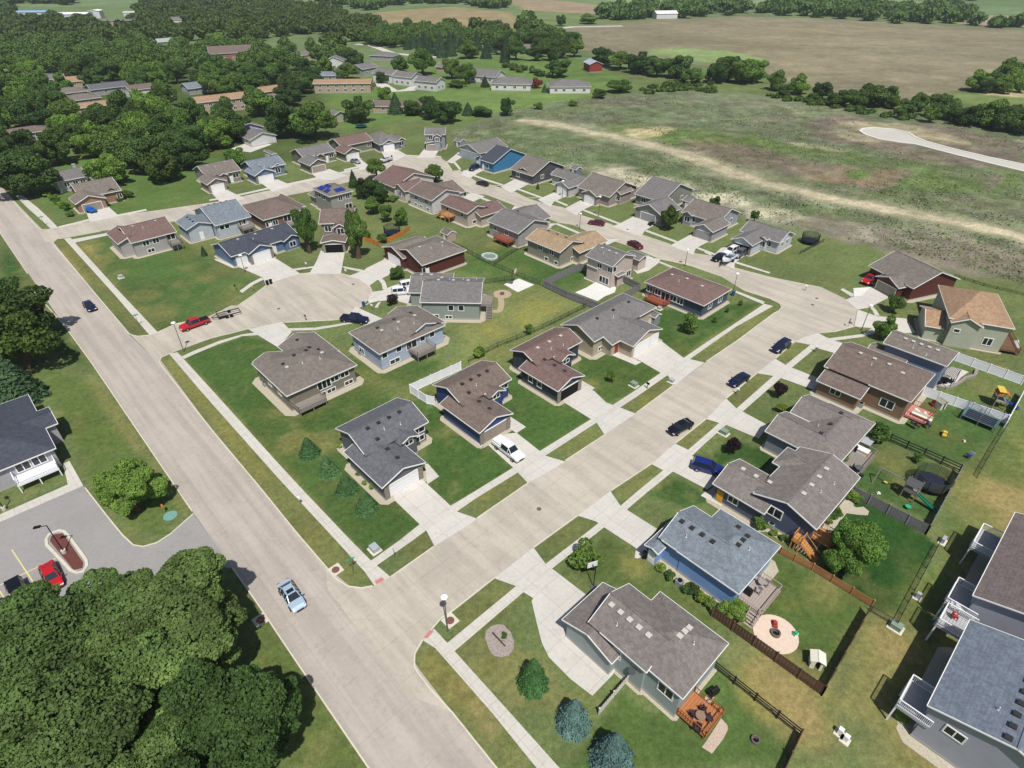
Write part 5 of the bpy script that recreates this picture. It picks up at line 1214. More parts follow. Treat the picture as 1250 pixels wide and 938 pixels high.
# --- building at the left edge
h_left = h = House('apartment_house', 'grey and white house with charcoal roof and long white balcony beside the parking lot', [(-71.73,61.63),(-66.83,66.32)],
 [([(-71.49,61.42),(-66.61,66.09),(-79.05,79.18)], 3.6, 'u', 'hip1', .34, (-14, 0, 0, 0)), ([(-69.68,71.77),(-73.78,75.75),(-76.01,71.85)], 3.6, 'u', 'gable', .3)],
 _S('siding_apartment', (170, 168, 176)), R_CHAR, cat='house', bed=0)
h.deck(0, 'v0', .72, .98, 2.4, 1.5, VINYL).wins(0, 'v0', (.8, .9), 1.9, 1.6, 1.7).wins(0, 'v0', (.45, .6), 1.6, 1.4, 1.2).vents(0, 2, -1, VENT_L, 2).wins(0, 'u1', (.3,), 1.5, 1.4, 1.4)

# ------------------------------------------------------------------ plants
def leaf_mat(name, c, spread=0.35, trans=0.25, hue=(0.485, 0.515)):
    t = NT(name)
    oi = t.n('ShaderNodeObjectInfo')
    n1 = t.ramp(t.noise(0.45, 3, rough=0.7), [(0.3, 1 - spread), (0.7, 1 + spread)])
    n2 = t.ramp(t.noise(2.6, 2, rough=0.8), [(0.3, 0.72), (0.7, 1.28)])
    v = t.ramp(oi.outputs['Random'], [(0, 0.66), (1, 1.3)])
    hs = t.n('ShaderNodeHueSaturation')
    rr_ = t.ramp(oi.outputs['Random'], [(0, hue[0]), (0.33, hue[1]), (0.66, (hue[0] + hue[1]) / 2 - .01), (1, hue[0] + .01)])
    t.l(rr_, hs.inputs['Hue']); hs.inputs['Color'].default_value = (*lin(c), 1)
    cc = t.mul(t.mul(t.mul(hs.outputs[0], n1), n2), v)
    t.col(cc).rough(0.65)
    t.b.inputs['Specular IOR Level'].default_value = 0.18
    tr = t.n('ShaderNodeBsdfTranslucent'); t.l(t.mul(cc, (1.1, 1.25, 0.5)), tr.inputs[0])
    ms = t.n('ShaderNodeMixShader'); ms.inputs[0].default_value = trans
    out = t.t.nodes['Material Output']
    t.l(t.b.outputs[0], ms.inputs[1]); t.l(tr.outputs[0], ms.inputs[2]); t.l(ms.outputs[0], out.inputs[0])
    return t.m
LEAF = leaf_mat('leaf_green', (92, 120, 56))
LEAF_OAK = leaf_mat('leaf_oak', (96, 120, 66), spread=.5)
LEAF_L = leaf_mat('leaf_fresh', (108, 140, 62), spread=.25)
LEAF_D = leaf_mat('leaf_dark', (76, 102, 52))
NEEDLE = leaf_mat('needle_green', (58, 82, 54), spread=.25, trans=.08)
NEEDLE_B = leaf_mat('needle_blue', (92, 122, 116), spread=.2, trans=.08)
LEAF_P = leaf_mat('leaf_purple', (62, 44, 52), spread=.3, hue=(.49, .51))
LEAF_R = leaf_mat('leaf_red', (120, 56, 52), spread=.3, hue=(.49, .51))
LEAF_F = leaf_mat('leaf_maple', (84, 110, 58), spread=.35)
LEAF_N = leaf_mat('leaf_near', (114, 146, 68), spread=.25)
LEAF_Y = leaf_mat('leaf_lime', (134, 160, 66), spread=.2)
BARK = plain('bark', (92, 78, 64), .95, var=.4, scale=3)

def quads_mesh(name, C, Nn, S, mat, rg, extra=None):
    """many leaf-sized quads with centres C, normals Nn, half sizes S"""
    n = len(C)
    a = rg.normal(size=(n, 3)); a -= (a * Nn).sum(1)[:, None] * Nn
    a /= np.linalg.norm(a, axis=1)[:, None] + 1e-9
    b = np.cross(Nn, a)
    S1 = S[:, None]; S2 = (S * rg.uniform(.55, 1.0, n))[:, None]
    V = np.stack([C - a * S1, C - b * S2, C + a * S1 + Nn * S1 * .25, C + b * S2], 1).reshape(-1, 3)
    me = bpy.data.meshes.new(name)
    me.vertices.add(4 * n); me.vertices.foreach_set('co', V.astype(np.float32).ravel())
    me.loops.add(4 * n); me.loops.foreach_set('vertex_index', np.arange(4 * n, dtype=np.int32))
    me.polygons.add(n); me.polygons.foreach_set('loop_start', np.arange(n, dtype=np.int32) * 4)
    me.materials.append(mat)
    me.update(calc_edges=True)
    return me
def sph(rg, n):
    v = rg.normal(size=(n, 3)); return v / np.linalg.norm(v, axis=1)[:, None]
def crown_pts(rg, n, lobes=16, squash=.8, lump=.42, sub=0, core=.55, r0=.42, r1=.80):
    """points on the lumpy surface of a unit crown (centre 0, radius about 1)"""
    d = sph(rg, lobes); d[:, 2] = d[:, 2] * .9 + .1
    rad = rg.uniform(r0, r1, lobes)
    cen = d * rad[:, None]; lr = rg.uniform(lump * .75, lump * 1.25, lobes)
    cen = np.vstack([cen, [[0, 0, 0]]]); lr = np.append(lr, core)
    if sub:
        k = rg.integers(0, len(lr), sub); dd = sph(rg, sub)
        c2 = cen[k] + dd * lr[k][:, None] * .95; l2 = lr[k] * rg.uniform(.22, .5, sub)
        cen = np.vstack([cen, c2]); lr = np.append(lr, l2)
    w = lr ** 2; w /= w.sum()
    k = rg.choice(len(lr), n * 2, p=w); dd = sph(rg, n * 2)
    P = cen[k] + dd * (lr[k] * rg.uniform(.86, 1.08, n * 2))[:, None]
    # drop points deep inside other lobes
    keep = np.ones(len(P), bool)
    for c, r in zip(cen, lr):
        keep &= ((P - c) ** 2).sum(1) > (r * .74) ** 2
    P = P[keep][:n]; N_ = dd[keep][:n]
    N_ = N_ + rg.normal(size=N_.shape) * .8; N_ /= np.linalg.norm(N_, axis=1)[:, None]
    P[:, 2] *= squash
    return P, N_
def crown_mesh(name, seed, n, leaf, mat, **kw):
    rg = np.random.default_rng(seed)
    P, N_ = crown_pts(rg, n, **kw)
    return quads_mesh(name, P, N_, leaf * rg.uniform(.6, 1.3, len(P)), mat, rg)
def conifer_mesh(name, seed, n, leaf, mat, tiers=11, drop=.35, fat=1.0):
    rg = np.random.default_rng(seed)
    z = rg.uniform(0, 1, n) ** 1.35
    ti = np.floor(z * tiers) / tiers; fr = z * tiers - np.floor(z * tiers)
    th = rg.uniform(0, 2 * math.pi, n)
    nb = 9; lob = .80 + .26 * np.abs(np.cos(th * nb / 2 + ti * 40)) + rg.normal(size=n) * .03
    R_ = (1 - z) ** .8 * (1.0 - .28 * fr) * lob * fat
    rr_ = R_ * rg.uniform(.55, 1.0, n) ** .5
    P = np.stack([rr_ * np.cos(th), rr_ * np.sin(th), z * 2 - 1 - drop * .25 * rr_], 1)
    N_ = np.stack([np.cos(th), np.sin(th), np.full(n, .75)], 1) + rg.normal(size=(n, 3)) * .5
    N_ /= np.linalg.norm(N_, axis=1)[:, None]
    return quads_mesh(name, P, N_, leaf * rg.uniform(.6, 1.3, n) * (1.15 - .5 * z), mat, rg)
def trunk_mesh(seed, thick=1.0, limbs=5):
    rg = random.Random(seed); mb = MB()
    mb.cyl((0, 0, 0), (.02, .01, .30), .050 * thick, .036 * thick, 8)
    mb.cyl((.02, .01, .30), (0, .03, .72), .036 * thick, .014 * thick, 7)
    for i in range(limbs):
        a = i * 6.283 / limbs + rg.uniform(-.4, .4); z0 = rg.uniform(.26, .5)
        mb.cyl((.02, .01, z0), (math.cos(a) * .26, math.sin(a) * .26, z0 + rg.uniform(.12, .28)), .018 * thick, .006 * thick, 5)
    return mb.mesh('trunk', BARK)
PROTO = {}
def proto(key):
    if key not in PROTO:
        kind, v = key
        seed = 100 * v + len(kind)
        if kind == 'mid': m = crown_mesh('crown', seed, 9000, .046, LEAF, lobes=20, sub=50, lump=.32, core=.42, r1=.86)
        elif kind == 'dark': m = crown_mesh('crown', seed, 9000, .046, LEAF_D, lobes=20, sub=50, lump=.32, core=.42, r1=.86)
        elif kind == 'fresh': m = crown_mesh('crown', seed, 9000, .044, LEAF_L, lobes=20, sub=50, lump=.30, core=.42, r1=.86)
        elif kind == 'fore': m = crown_mesh('crown', seed, 100000, .0195, LEAF_OAK, lobes=34, squash=.78, lump=.24, sub=330, core=.3, r0=.35, r1=.92)
        elif kind == 'foref': m = crown_mesh('crown', seed, 90000, .0195, LEAF_F, lobes=38, squash=.84, lump=.23, sub=330, core=.3, r0=.35, r1=.90)
        elif kind == 'near': m = crown_mesh('crown', seed, 36000, .026, LEAF_N, lobes=28, squash=.9, lump=.25, sub=200, core=.35, r0=.35, r1=.85)
        elif kind == 'small': m = crown_mesh('crown', seed, 1500, .095, LEAF, lobes=9, lump=.4)
        elif kind == 'lime': m = crown_mesh('crown', seed, 1500, .095, LEAF_Y, lobes=9, lump=.4)
        elif kind == 'purple': m = crown_mesh('crown', seed, 1600, .09, LEAF_P, lobes=9, lump=.4)
        elif kind == 'red': m = crown_mesh('crown', seed, 1500, .09, LEAF_R, lobes=9, lump=.45)
        elif kind == 'spruce': m = conifer_mesh('crown', seed, 5000, .062, NEEDLE)
        elif kind == 'blue': m = conifer_mesh('crown', seed, 9000, .05, NEEDLE_B, fat=1.0)
        elif kind == 'yew': m = conifer_mesh('crown', seed, 9000, .05, leaf_mat('needle_soft_green', (78, 120, 66), spread=.2, trans=.08), fat=1.05)
        elif kind == 'pine': m = conifer_mesh('crown', seed, 7000, .06, leaf_mat('needle_mid_green', (76, 108, 66), spread=.3, trans=.1), tiers=6, fat=1.15)
        elif kind == 'far': m = crown_mesh('crown', seed, 1300, .12, LEAF, lobes=10)
        PROTO[key] = (m, trunk_mesh(seed, 1.2))
    return PROTO[key]
def tree(kind, xy, h, r, label, v=None, name='tree', cat='tree', group=None, low=.16, rz=None, trunk=True):
    v = rnd.randrange(2 if kind in ('fore', 'foref', 'near') else 4) if v is None else v
    cm, tm = proto((kind, v))
    con = kind in ('spruce', 'blue', 'yew', 'pine')
    o = empty(name, (xy[0], xy[1], 0), rnd.uniform(0, 6.28) if rz is None else rz, label, cat, group)
    zb = h * (.03 if con else low)
    c = inst('crown', cm, o, (0, 0, (h + zb) / 2))
    c.scale = (r, r, (h - zb) / 2 / (1.0 if con else .80))
    if trunk:
        tk = inst('trunk', tm, o, (0, 0, 0)); k = h * (.9 if con else 1.0)
        tk.scale = (h, h, k)
    return o

# foreground trees (placed by their crown centres)
for (x, y), h, r, k, lab in (
    (((-34.30,34.75)), 13.5, 8.8, 'fore', 'large dark oak overhanging the avenue with its shadow on the paving'),
    (((-37.57,32.03)), 12.5, 7.0, 'fore', 'middle one of the big dark trees below the parking lot'),
    (((-44.93,32.31)), 13, 8.6, 'fore', 'wide dark tree with its crown over the parked cars'),
    (((-26.30,25.60)), 13, 7.6, 'foref', 'lighter green tree with finer leaves nearest the bottom edge'),
    (((-37.73,24.33)), 14, 8.8, 'fore', 'very large dark tree filling the lower left corner'),
    (((-46.15,26.87)), 12, 7.0, 'fore', 'dark tree cut off by the left edge above the lower corner'),
    (((-32.00,20.96)), 12, 7.0, 'fore', 'dark tree cut off by the bottom edge between two larger crowns')):
    tree(k, (x, y), h, r, lab, low=.2)
tree('near', (-51.44,57.28), 7.4, 4.7, 'round bright green tree on the grass between the parking lot and avenue', low=.1, v=1)
tree('near', (41.36,47.84), 7.6, 3.9, 'bright green round tree beside the low brown fence in a dark lawn', low=.1, v=2)
tree('dark', (-94.0,101.1), 11, 7.5, 'broad dark tree by the left edge opposite the empty lot', low=.1)
tree('mid', (-88.74,92.21), 12, 6.5, 'grey green tree below the dark one at the left edge', low=.1)
tree('dark', (-108.3,111.3), 10, 6, 'dark tree cut by the left edge above the grassy clearing')
tree('spruce', (-83.99,82.69), 9, 4.5, 'dark spruce just above the left-hand apartment roof')
tree('dark', (-95.70,92.43), 12, 7, 'dark crown mostly outside the left edge')
# corner spruces and shrubs
for (x, y), lab in zip(((-30.88,68.72), (-27.02,64.68), (-23.45,61.01), (-20.00,57.58)), ('topmost', 'second from the top', 'third from the top', 'lowest')):
    tree('pine', (x, y), 3.5, 1.6, '%s of the four small spruces beside the dark grey corner house' % lab, group='young spruces in a row on the corner lawn')
tree('yew', (2.20,33.13), 5.0, 1.8, 'soft green conical evergreen beside the parking pad')
tree('blue', (6.10,29.11), 4.8, 2.0, 'blue spruce in front of the white board fence')
tree('blue', (9.47,25.74), 5.4, 2.4, 'blue spruce behind the white board fence at the bottom edge')
tree('small', (9.20,47.99), 3.6, 2.0, 'loose olive green young tree by the bike in front of the corner house')
tree('purple', (33.35,68.71), 3.8, 1.1, 'small purple leaved tree with a white ring at its foot')
tree('purple', (45.80,83.26), 3.4, 1.2, 'small dark leaved tree on the lawn beside the brown house')
tree('lime', (44.77,78.99), 1.5, 1.0, 'lime green bush by the drive of the ash grey house')
tree('small', (57.19,71.83), 3.2, 2.0, 'round dark green shrub tree at the end of the black rail fence', trunk=False)
tree('small', (32.99,54.11), 1.8, 1.1, 'clipped dark round bush beside the slate blue house', trunk=False)
tree('fresh', (25.26,41.11), 2.6, 1.5, 'round green bush by the back deck of the sky blue house', trunk=False)
tree('small', (71.1,106.7), .1, .1, 'x') if False else None
tree('fresh', (49.38,54.08), .1, .1, 'x') if False else None
tree('fresh', (72.6,102.3), 5.0, 2.2, 'green street tree with its shadow across the curved walk', v=0)
tree('small', (80.7,113.0), 4.6, 1.8, 'thin dark green tree in front of the barn red house')
tree('small', (35.2,104.2), 4.6, 1.7, 'lone young tree on the dark lawn by the grey shed')
tree('small', (17.50,87.52), 2.4, .8, 'very small tree on the striped lawn of the beige house')
tree('mid', (42.7,158.6), 6.6, 2.6, 'round green street tree on the far street')
tree('spruce', (8.2,193.2), 2.0, .7, 'tiny conifer on the lawn of the dark slate house', trunk=False)
tree('spruce', (-77.1,142.0), 2.6, .9, 'small conifer in the lawn left of the slate blue house')
tree('mid', (-51.2,143.8), 11, 2.8, 'tall street tree left of the mauve two-storey house')
tree('mid', (-38.2,140.6), 12.5, 2.8, 'tall narrow street tree right of the mauve two-storey house')
tree('mid', (-45.0,203.3), 6.6, 2.9, 'round dense street tree in front of the cream house')
tree('fresh', (-25.0,199.5), 6.0, 3.2, 'pale green spreading street tree by the far street bend')
tree('spruce', (-50.9,195.4), 5.4, 2.0, 'dark conifer beside the two-storey solar house')
tree('dark', (-45.4,184.6), 6.5, 3.0, 'dark garden tree left of the cream house')
tree('dark', (-40.3,180.2), 6.5, 3.4, 'dark garden tree right against the cream house')
tree('mid', (-40.1,171.1), 5, 2.4, 'garden tree above the curved orange fence')
tree('mid', (-35.2,164.8), 4.8, 2.0, 'middle garden tree beside the netted trampoline')
tree('mid', (-30.7,161.8), 5, 2.2, 'right-hand garden tree above the orange fence')
tree('mid', (-33.7,149.8), 2.6, 1.2, 'low tree in front of the orange fence')
tree('mid', (-38.1,152.4), 2.2, 1.0, 'bushy shrub left of the orange fence', trunk=False)
tree('purple', (-25.9,116.6), 2.6, 1.4, 'dark bushy young tree between two cul-de-sac drives')
tree('mid', (-26.8,128.9), 2.8, 2.0, 'thin young tree on the lawn of the dark red house')
tree('small', (3.3,104.1), 2.2, .9, 'slim shrub on the chain link fence line')
tree('red', (5.9,142.7), 2.4, 1.6, 'dark red japanese maple behind the tan roofed house')
tree('red', (29.2,181.4), 1.2, 1.0, 'red leaved bush by the mauve house', trunk=False)
tree('small', (32.0,180.9), 2.0, 1.2, 'green bush at the corner of the mauve house', trunk=False)
tree('dark', (59.8,176.0), 3.4, 1.8, 'round dark tree on the edge of the bare field')
tree('small', (67.8,164.4), 3.4, 1.2, 'slim tree behind the light blue-grey house')
tree('small', (60.78,66.98), 1.8, .7, 'small sapling in the playset garden')
for i, (q, lab) in enumerate((((49.4,116.0), 'upper'), ((45.6,112.9), 'middle'), ((41.8,108.6), 'lower'))):
    tree('small', q, 1.2, .5, '%s of the three planted saplings on the lawn beside the red brown hipped roof' % lab, group='new saplings on the corner lawn')
# beds of shrubs
def shrubs(pts, label, group, kind='small', h=.9, r=.6):
    for i, p in enumerate(sorted(pts)):
        tree(kind if i % 3 else 'lime', p, h * rnd.uniform(.8, 1.3), r * rnd.uniform(.8, 1.3), '%s, %s from the left' % (label, ordinal(i)), name='shrub', cat='shrub', group=group, trunk=False)
shrubs([(18.44,47.25),(19.30,46.26),(21.05,44.47),(22.39,43.17),(23.19,42.33)], 'low shrub along the sky blue wall', 'shrubs along the sky blue house', h=1.1, r=.75)
tree('dark', (21.65,44.14), 1.5, .8, 'darkest shrub in the middle of the bed along the sky blue wall', name='shrub', cat='shrub', trunk=False)
shrubs([(-26.68,70.12),(-22.62,64.21),(-21.26,62.35),(-24.17,67.13)], 'small shrub beside the dark grey corner house', 'shrubs beside the corner house', h=.7, r=.45)
tree('lime', (-20.01,61.63), .8, .55, 'yellow green shrub at the end of the corner house bed', name='shrub', cat='shrub', trunk=False)
shrubs([(44.49,57.01),(43.50,55.95),(42.26,54.92),(44.36,56.30)], 'green shrub behind the slate blue house', 'shrubs behind the slate blue house', h=1.0, r=.6)
shrubs([(34.59,53.13),(35.26,52.37),(35.96,51.94),(36.32,51.51)], 'dark shrub below the cedar steps', 'shrubs below the cedar steps', h=.8, r=.55)
shrubs([(49.69,67.18), (49.84,67.50), (47.82,59.17),(47.32,59.76)], 'green bush behind the ash grey house', 'bushes behind the ash grey house', h=1.2, r=.9)
shrubs([(39.36,29.68),(42.20,26.59)], 'low bush in the stone bed of the row house', 'bushes by the row house', h=.8, r=.8)
shrubs([(-87.5,156.0),(-86.0,156.5),(-84.4,157.3)], 'hedge bush along the pale blue-grey gable', 'hedge bushes by the pale gable', h=1.2, r=1.1)
shrubs([(-56.7,147.0),(-55.4,147.5)], 'pale green bush by the porch of the slate blue house', 'bushes by the slate blue porch', h=1.4, r=1.1)
shrubs([(-119.6,186.1),(-119.3,182.3),(-117.8,185.1),(-143.7,186.1),(-140.0,183.2),(-133.0,175.9),(-126.5,169.0),(-130.7,174.1),(-136.4,179.5)], 'garden bush round the tan brick house', 'bushes round the tan brick house', h=1.6, r=1.3)
shrubs([(-5.9,96.1),(-6.5,95.3)], 'grey green bush behind the navy house', 'bushes behind the navy house', h=1.8, r=1.0)
shrubs([(-38.3,182.7),(-36.0,183.4),(-33.7,184.1),(-36.6,181.3)], 'bright garden bush behind the cream house', 'bushes behind the cream house', h=1.6, r=1.4)

# ---- woods: individual trees on the land beyond the north street
HOUSES = [o for o in bpy.data.objects if o.get('category') in ('house', 'row house')]
def inpoly(p, P):
    c = False; n = len(P)
    for i in range(n):
        (ax, ay), (bx, by) = P[i], P[(i + 1) % n]
        if (ay > p[1]) != (by > p[1]) and p[0] < (bx - ax) * (p[1] - ay) / (by - ay) + ax: c = not c
    return c
KEEP = []      # clear circles: (x, y, r)
placed = []
LEFT = []
def where(p, desc, h, label):
    # says which tree it is by the nearest building one can find
    best = min(LAND, key=lambda l: (l[0] - p[0]) ** 2 + (l[1] - p[1]) ** 2)
    dx, dy = p[0] - best[0], p[1] - best[1]; d = math.hypot(dx, dy)
    if abs(dx) > abs(dy) * 1.8: w = 'left of' if dx < 0 else 'right of'
    elif abs(dy) > abs(dx) * 1.8: w = 'in front of' if dy < 0 else 'behind'
    else: w = ('front left of' if dx < 0 else 'front right of') if dy < 0 else ('behind and left of' if dx < 0 else 'behind and right of')
    far = 'close' if d < 20 else 'some way' if d < 36 else 'far' if d < 60 else 'very far'
    if d > 60 and label: return label % desc
    return ' '.join(('%s %s tree %s %s the %s' % ('tall' if h > 11 else 'lower', desc, far, w, best[2])).split()[:16])
SEEN = {}
def uniq(l, h, r):
    k = SEEN.get(l, 0); SEEN[l] = k + 1
    if k == 0: return l
    w = l.split(); w[0] = ['broad', 'narrow', 'round', 'ragged', 'slender', 'stout', 'leaning', 'domed'][(k - 1) % 8]
    if ' '.join(w) in SEEN: w[0] = 'dense ' + w[0] if len(w) < 16 else 'dense'
    l2 = ' '.join(w); SEEN[l2] = SEEN.get(l2, 0) + 1
    return l2
def wood(poly, spacing, kinds, hr, rr_, label, group, avoid=9, limit=400, clear=()):
    xs = [p[0] for p in poly]; ys_ = [p[1] for p in poly]
    pts = []
    tries = int((max(xs) - min(xs)) * (max(ys_) - min(ys_)) / spacing ** 2 * 9)
    for _ in range(min(tries, 30000)):
        p = (rnd.uniform(min(xs), max(xs)), rnd.uniform(min(ys_), max(ys_)))
        if not inpoly(p, poly): continue
        if any(inpoly(p, c) for c in clear): continue
        if any((p[0] - q[0]) ** 2 + (p[1] - q[1]) ** 2 < spacing ** 2 for q in placed): continue
        if any((p[0] - x) ** 2 + (p[1] - y) ** 2 < r * r for x, y, r in KEEP): continue
        placed.append(p); pts.append(p)
    pts.sort(key=lambda q: q[1])
    LEFT.extend(pts[limit:])
    for p in pts[:limit]:
        k = rnd.choice(kinds); h = rnd.uniform(*hr); r = rnd.uniform(*rr_)
        if k == 'spruce': r *= .62; h *= 1.1
        desc = {'mid': 'mid green', 'dark': 'dark green', 'fresh': 'bright green', 'spruce': 'dark pointed evergreen', 'far': 'green'}[k]
        tree(k, p, h, r, uniq(where(p, desc, h, label), h, r), group=group, low=.08)
    return pts

# ------------------------------------------------------------------ distant buildings among the woods (before the trees, which keep clear of them)
def far_bldg(name, label, p, ang, w, d, z, wall, roof, kind='gable', ridge='u', p_=.35, feats=(), cat='house', grp='older houses among the woods'):
    a = R(ang); c, s_ = math.cos(a), math.sin(a)
    corners = [(p[0] + x * c - y * s_, p[1] + x * s_ + y * c) for x, y in ((-w/2, -d/2), (w/2, -d/2), (w/2, d/2))]
    h = House(name, label, ang, [(corners, z, ridge, kind, p_)], wall, roof, cat=cat, group=grp, bed=0)
    for f in feats:
        if f[0] == 'g': h.garage(0, f[1], f[2], 4.9)
        elif f[0] == 'w': h.wins(0, f[1], f[2], 1.2 if len(f) < 4 else f[3], 1.4, 1.2)
        elif f[0] == 'd': h.door(0, f[1], f[2])
    KEEP.append((p[0], p[1], max(w, d) * .62))
    # keep the view over the roofs open where the photograph shows them
    n = math.hypot(*p)
    for k_ in (10, 20, 30): KEEP.append((p[0] - p[0] / n * k_, p[1] - p[1] / n * k_, max(w, d) * .52))
    return h
SW = _S('siding_plain_white', (206, 206, 204)); SG = _S('siding_plain_grey', (150, 150, 150)); STN = _S('siding_plain_tan', (170, 152, 130)); SBR = _S('siding_brick', (138, 104, 90))
fw = (('w', 'v0', (.2, .5, .8)), ('w', 'u1', (.3, .7)))
fg = (('g', 'u1', .5), ('w', 'v0', (.3, .7)))
far_bldg('house', 'white garage-like house with grey roof near the big round trees', (-99.2,249.0), GA, 9, 11, 2.8, SW, R_GREY, 'gable', 'u', .35, (('w', 'v0', (.5,)),))
far_bldg('house', 'pale lilac house with grey gable roof behind the white garage', (-108.6,261.8), GA, 9, 11, 3, _S('siding_lilac', (178, 176, 210)), R_GREY, 'gable', 'u', .4, fw)
far_bldg('apartment_house', 'two-storey tan and brick row with orange roof and dormer like balconies', (-136.7,308.1), GA - 8, 11, 24, 5.2, STN, R_ORANGE, 'gable', 'v', .3, (('w', 'u1', (.1, .25, .4, .55, .7, .85), .7), ('w', 'u1', (.1, .25, .4, .55, .7, .85), 3.3)))
far_bldg('house', 'grey house with blue-grey roof left of the orange roofed row', (-166.3,351.3), GA, 12, 14, 3, SG, R_BLUE, 'gable', 'v', .35, fw)
far_bldg('house', 'white house with brown roof and porch in a gap of the woods', (-189.4,337.0), GA, 11, 12, 4.6, SW, R_BROWN, 'gable', 'v', .3, fw)
far_bldg('apartment_house', 'long low building with bright orange tan roof between dark trees', (-193.7,305.2), GA - 4, 9, 26, 3, STN, R_ORANGE, 'gable', 'v', .3, fw)
far_bldg('house', 'grey-brown roofed house left of the long orange roof', (-210.2,320.4), GA, 12, 16, 3, SG, R_TAUPE, 'hip', 'v', .3, fw)
far_bldg('house', 'brown hipped roof house further back by the curve', (-226.0,337.0), GA, 12, 15, 3, STN, R_TAUPE, 'hip', 'v', .3, fw)
far_bldg('house', 'low grey house with dark grey roof in the wood gap', (-211.8,351.3), GA, 12, 22, 3, SG, R_SLATE, 'gable', 'v', .3, fw)
far_bldg('house', 'tan house with orange roof beside a pale drive far left', (-243.6,366.8), GA - 10, 11, 13, 3, STN, R_ORANGE, 'gable', 'v', .35, fw)
far_bldg('house', 'white sided house with grey roof at the far left drive', (-257.8,375.0), GA - 10, 10, 13, 3, SW, R_GREY, 'gable', 'v', .35, fw)
far_bldg('house', 'low brown roof half hidden in the left woods', (-194.9,255.2), GA, 10, 18, 3, SG, R_BROWN, 'hip', 'v', .3, fw)
far_bldg('school', 'large brick building with red brown roof ringed by trees', (-190.5,466.8), GA - 20, 22, 30, 5, SBR, R_BROWN, 'gable', 'v', .3, (('w', 'u1', (.1, .3, .5, .7, .9)),), 'brick building', None)
far_bldg('house', 'small house with orange roof right of the large round trees', (-125.8,340.4), GA, 10, 16, 3, STN, R_ORANGE, 'gable', 'v', .35, fw)
far_bldg('house', 'tiny white house with teal roof edge among trees', (-139.5,379.3), GA, 9, 10, 3, SW, R_GREY, 'gable', 'v', .35, fw)
far_bldg('house', 'brown house with grey hip roof seen above the woods right of centre', (-143.3,466.8), GA, 12, 16, 3, STN, R_TAUPE, 'hip', 'v', .35, fw)
far_bldg('farm_shed', 'pale green roofed shed far behind the woods', (-265.7,529.6), GA, 14, 26, 4, SG, _R('metal_green_grey', (150, 156, 148)), 'gable', 'v', .25, (), 'shed', None)
# light industrial halls far left
MW = _R('metal_white_roof', (226, 228, 230), contrast=.04); MBL = _R('metal_blue_roof', (120, 160, 200), contrast=.05)
far_bldg('warehouse', 'long warehouse with blue roof at the far left', (-508.0,756.8), 8, 34, 16, 6, SW, MBL, 'gable', 'u', .12, (), 'warehouse', None)
far_bldg('warehouse', 'largest white roofed warehouse with red dock doors', (-455.7,733.1), 8, 34, 18, 6, SW, MW, 'gable', 'u', .12, (('g', 'v0', .2), ('g', 'v0', .5), ('g', 'v0', .8)), 'warehouse', None)
far_bldg('warehouse', 'small white warehouse right of the largest one', (-444.5,756.8), 8, 12, 12, 7, SW, MW, 'gable', 'v', .12, (), 'warehouse', None)
far_bldg('warehouse', 'long dark brown shed below the white warehouses', (-387.1,689.8), 4, 42, 12, 4, STN, R_TAUPE, 'gable', 'u', .12, (), 'warehouse', None)
far_bldg('warehouse', 'white trailer-like shed at the right end of the warehouses', (-417.7,775.5), 4, 14, 7, 4, SW, MW, 'gable', 'u', .12, (), 'warehouse', None)
far_bldg('house', 'white farmhouse with grey roof at the gap in the far woods', (-327.9,684.7), 10, 16, 12, 5, SW, R_GREY, 'gable', 'u', .35, fw)
# middle distance, north of the bend
far_bldg('house', 'white house with grey gable roof and large chimney end, first of the meadow houses', (-44.0,358.5), GA + 20, 14, 10, 4.6, SW, R_GREY, 'gable', 'u', .35, fw, grp='houses along the meadow')
far_bldg('house', 'white split-level house left of the large-chimney house', (-58.3,373.3), GA + 20, 13, 11, 4.6, SW, R_GREY, 'gable', 'u', .35, fw, grp='houses along the meadow')
far_bldg('house', 'white house with garage and grey roof above the orange roofed row', (-70.7,381.9), GA + 20, 14, 11, 4.6, SW, R_GREY, 'gable', 'u', .35, fw, grp='houses along the meadow')
far_bldg('house', 'grey roofed house half hidden behind the dark round tree', (-89.0,405.3), GA + 10, 12, 13, 4, SG, R_GREY, 'gable', 'v', .35, fw, grp='houses along the meadow')
far_bldg('apartment_house', 'long two-storey building with orange roof and balconies', (-89.2,353.0), GA + 50, 30, 10, 4.6, STN, R_ORANGE, 'gable', 'u', .28, (('w', 'v0', (.1, .25, .4, .55, .7, .85), .8), ('w', 'v0', (.1, .25, .4, .55, .7, .85), 2.9)))
far_bldg('house', 'white gabled house with grey roof at the left edge of the meadow row', (-110.9,425.9), GA + 50, 14, 9, 4.6, SW, R_GREY, 'gable', 'v', .4, fw)
far_bldg('house', 'blue-grey roofed house above the orange roofed building', (-104.0,386.4), GA + 50, 14, 9, 3, SG, R_BLUE, 'gable', 'u', .35, fw)
far_bldg('house', 'brown roofed low house beside the dark conifer group', (-51.5,305.6), GA + 40, 26, 11, 3, STN, R_BROWN, 'gable', 'u', .3, fw)
far_bldg('house', 'grey roofed house with beige gable among dark evergreens', (-37.2,415.4), GA + 20, 16, 12, 3, STN, R_TAUPE, 'gable', 'u', .35, fw, grp='houses along the meadow')
far_bldg('house', 'grey house with white gable wall left of the two long meadow houses', (-14.4,383.7), GA + 22, 18, 14, 3.4, SW, R_GREY, 'gable', 'u', .4, fw, grp='houses along the meadow')
far_bldg('house', 'wide grey hipped house with white gables in the middle of the meadow', (0.1,360.9), GA + 40, 22, 14, 3.4, SW, R_GREY, 'hip', 'u', .35, (('w', 'v0', (.15, .35, .6, .85)),), grp='houses along the meadow')
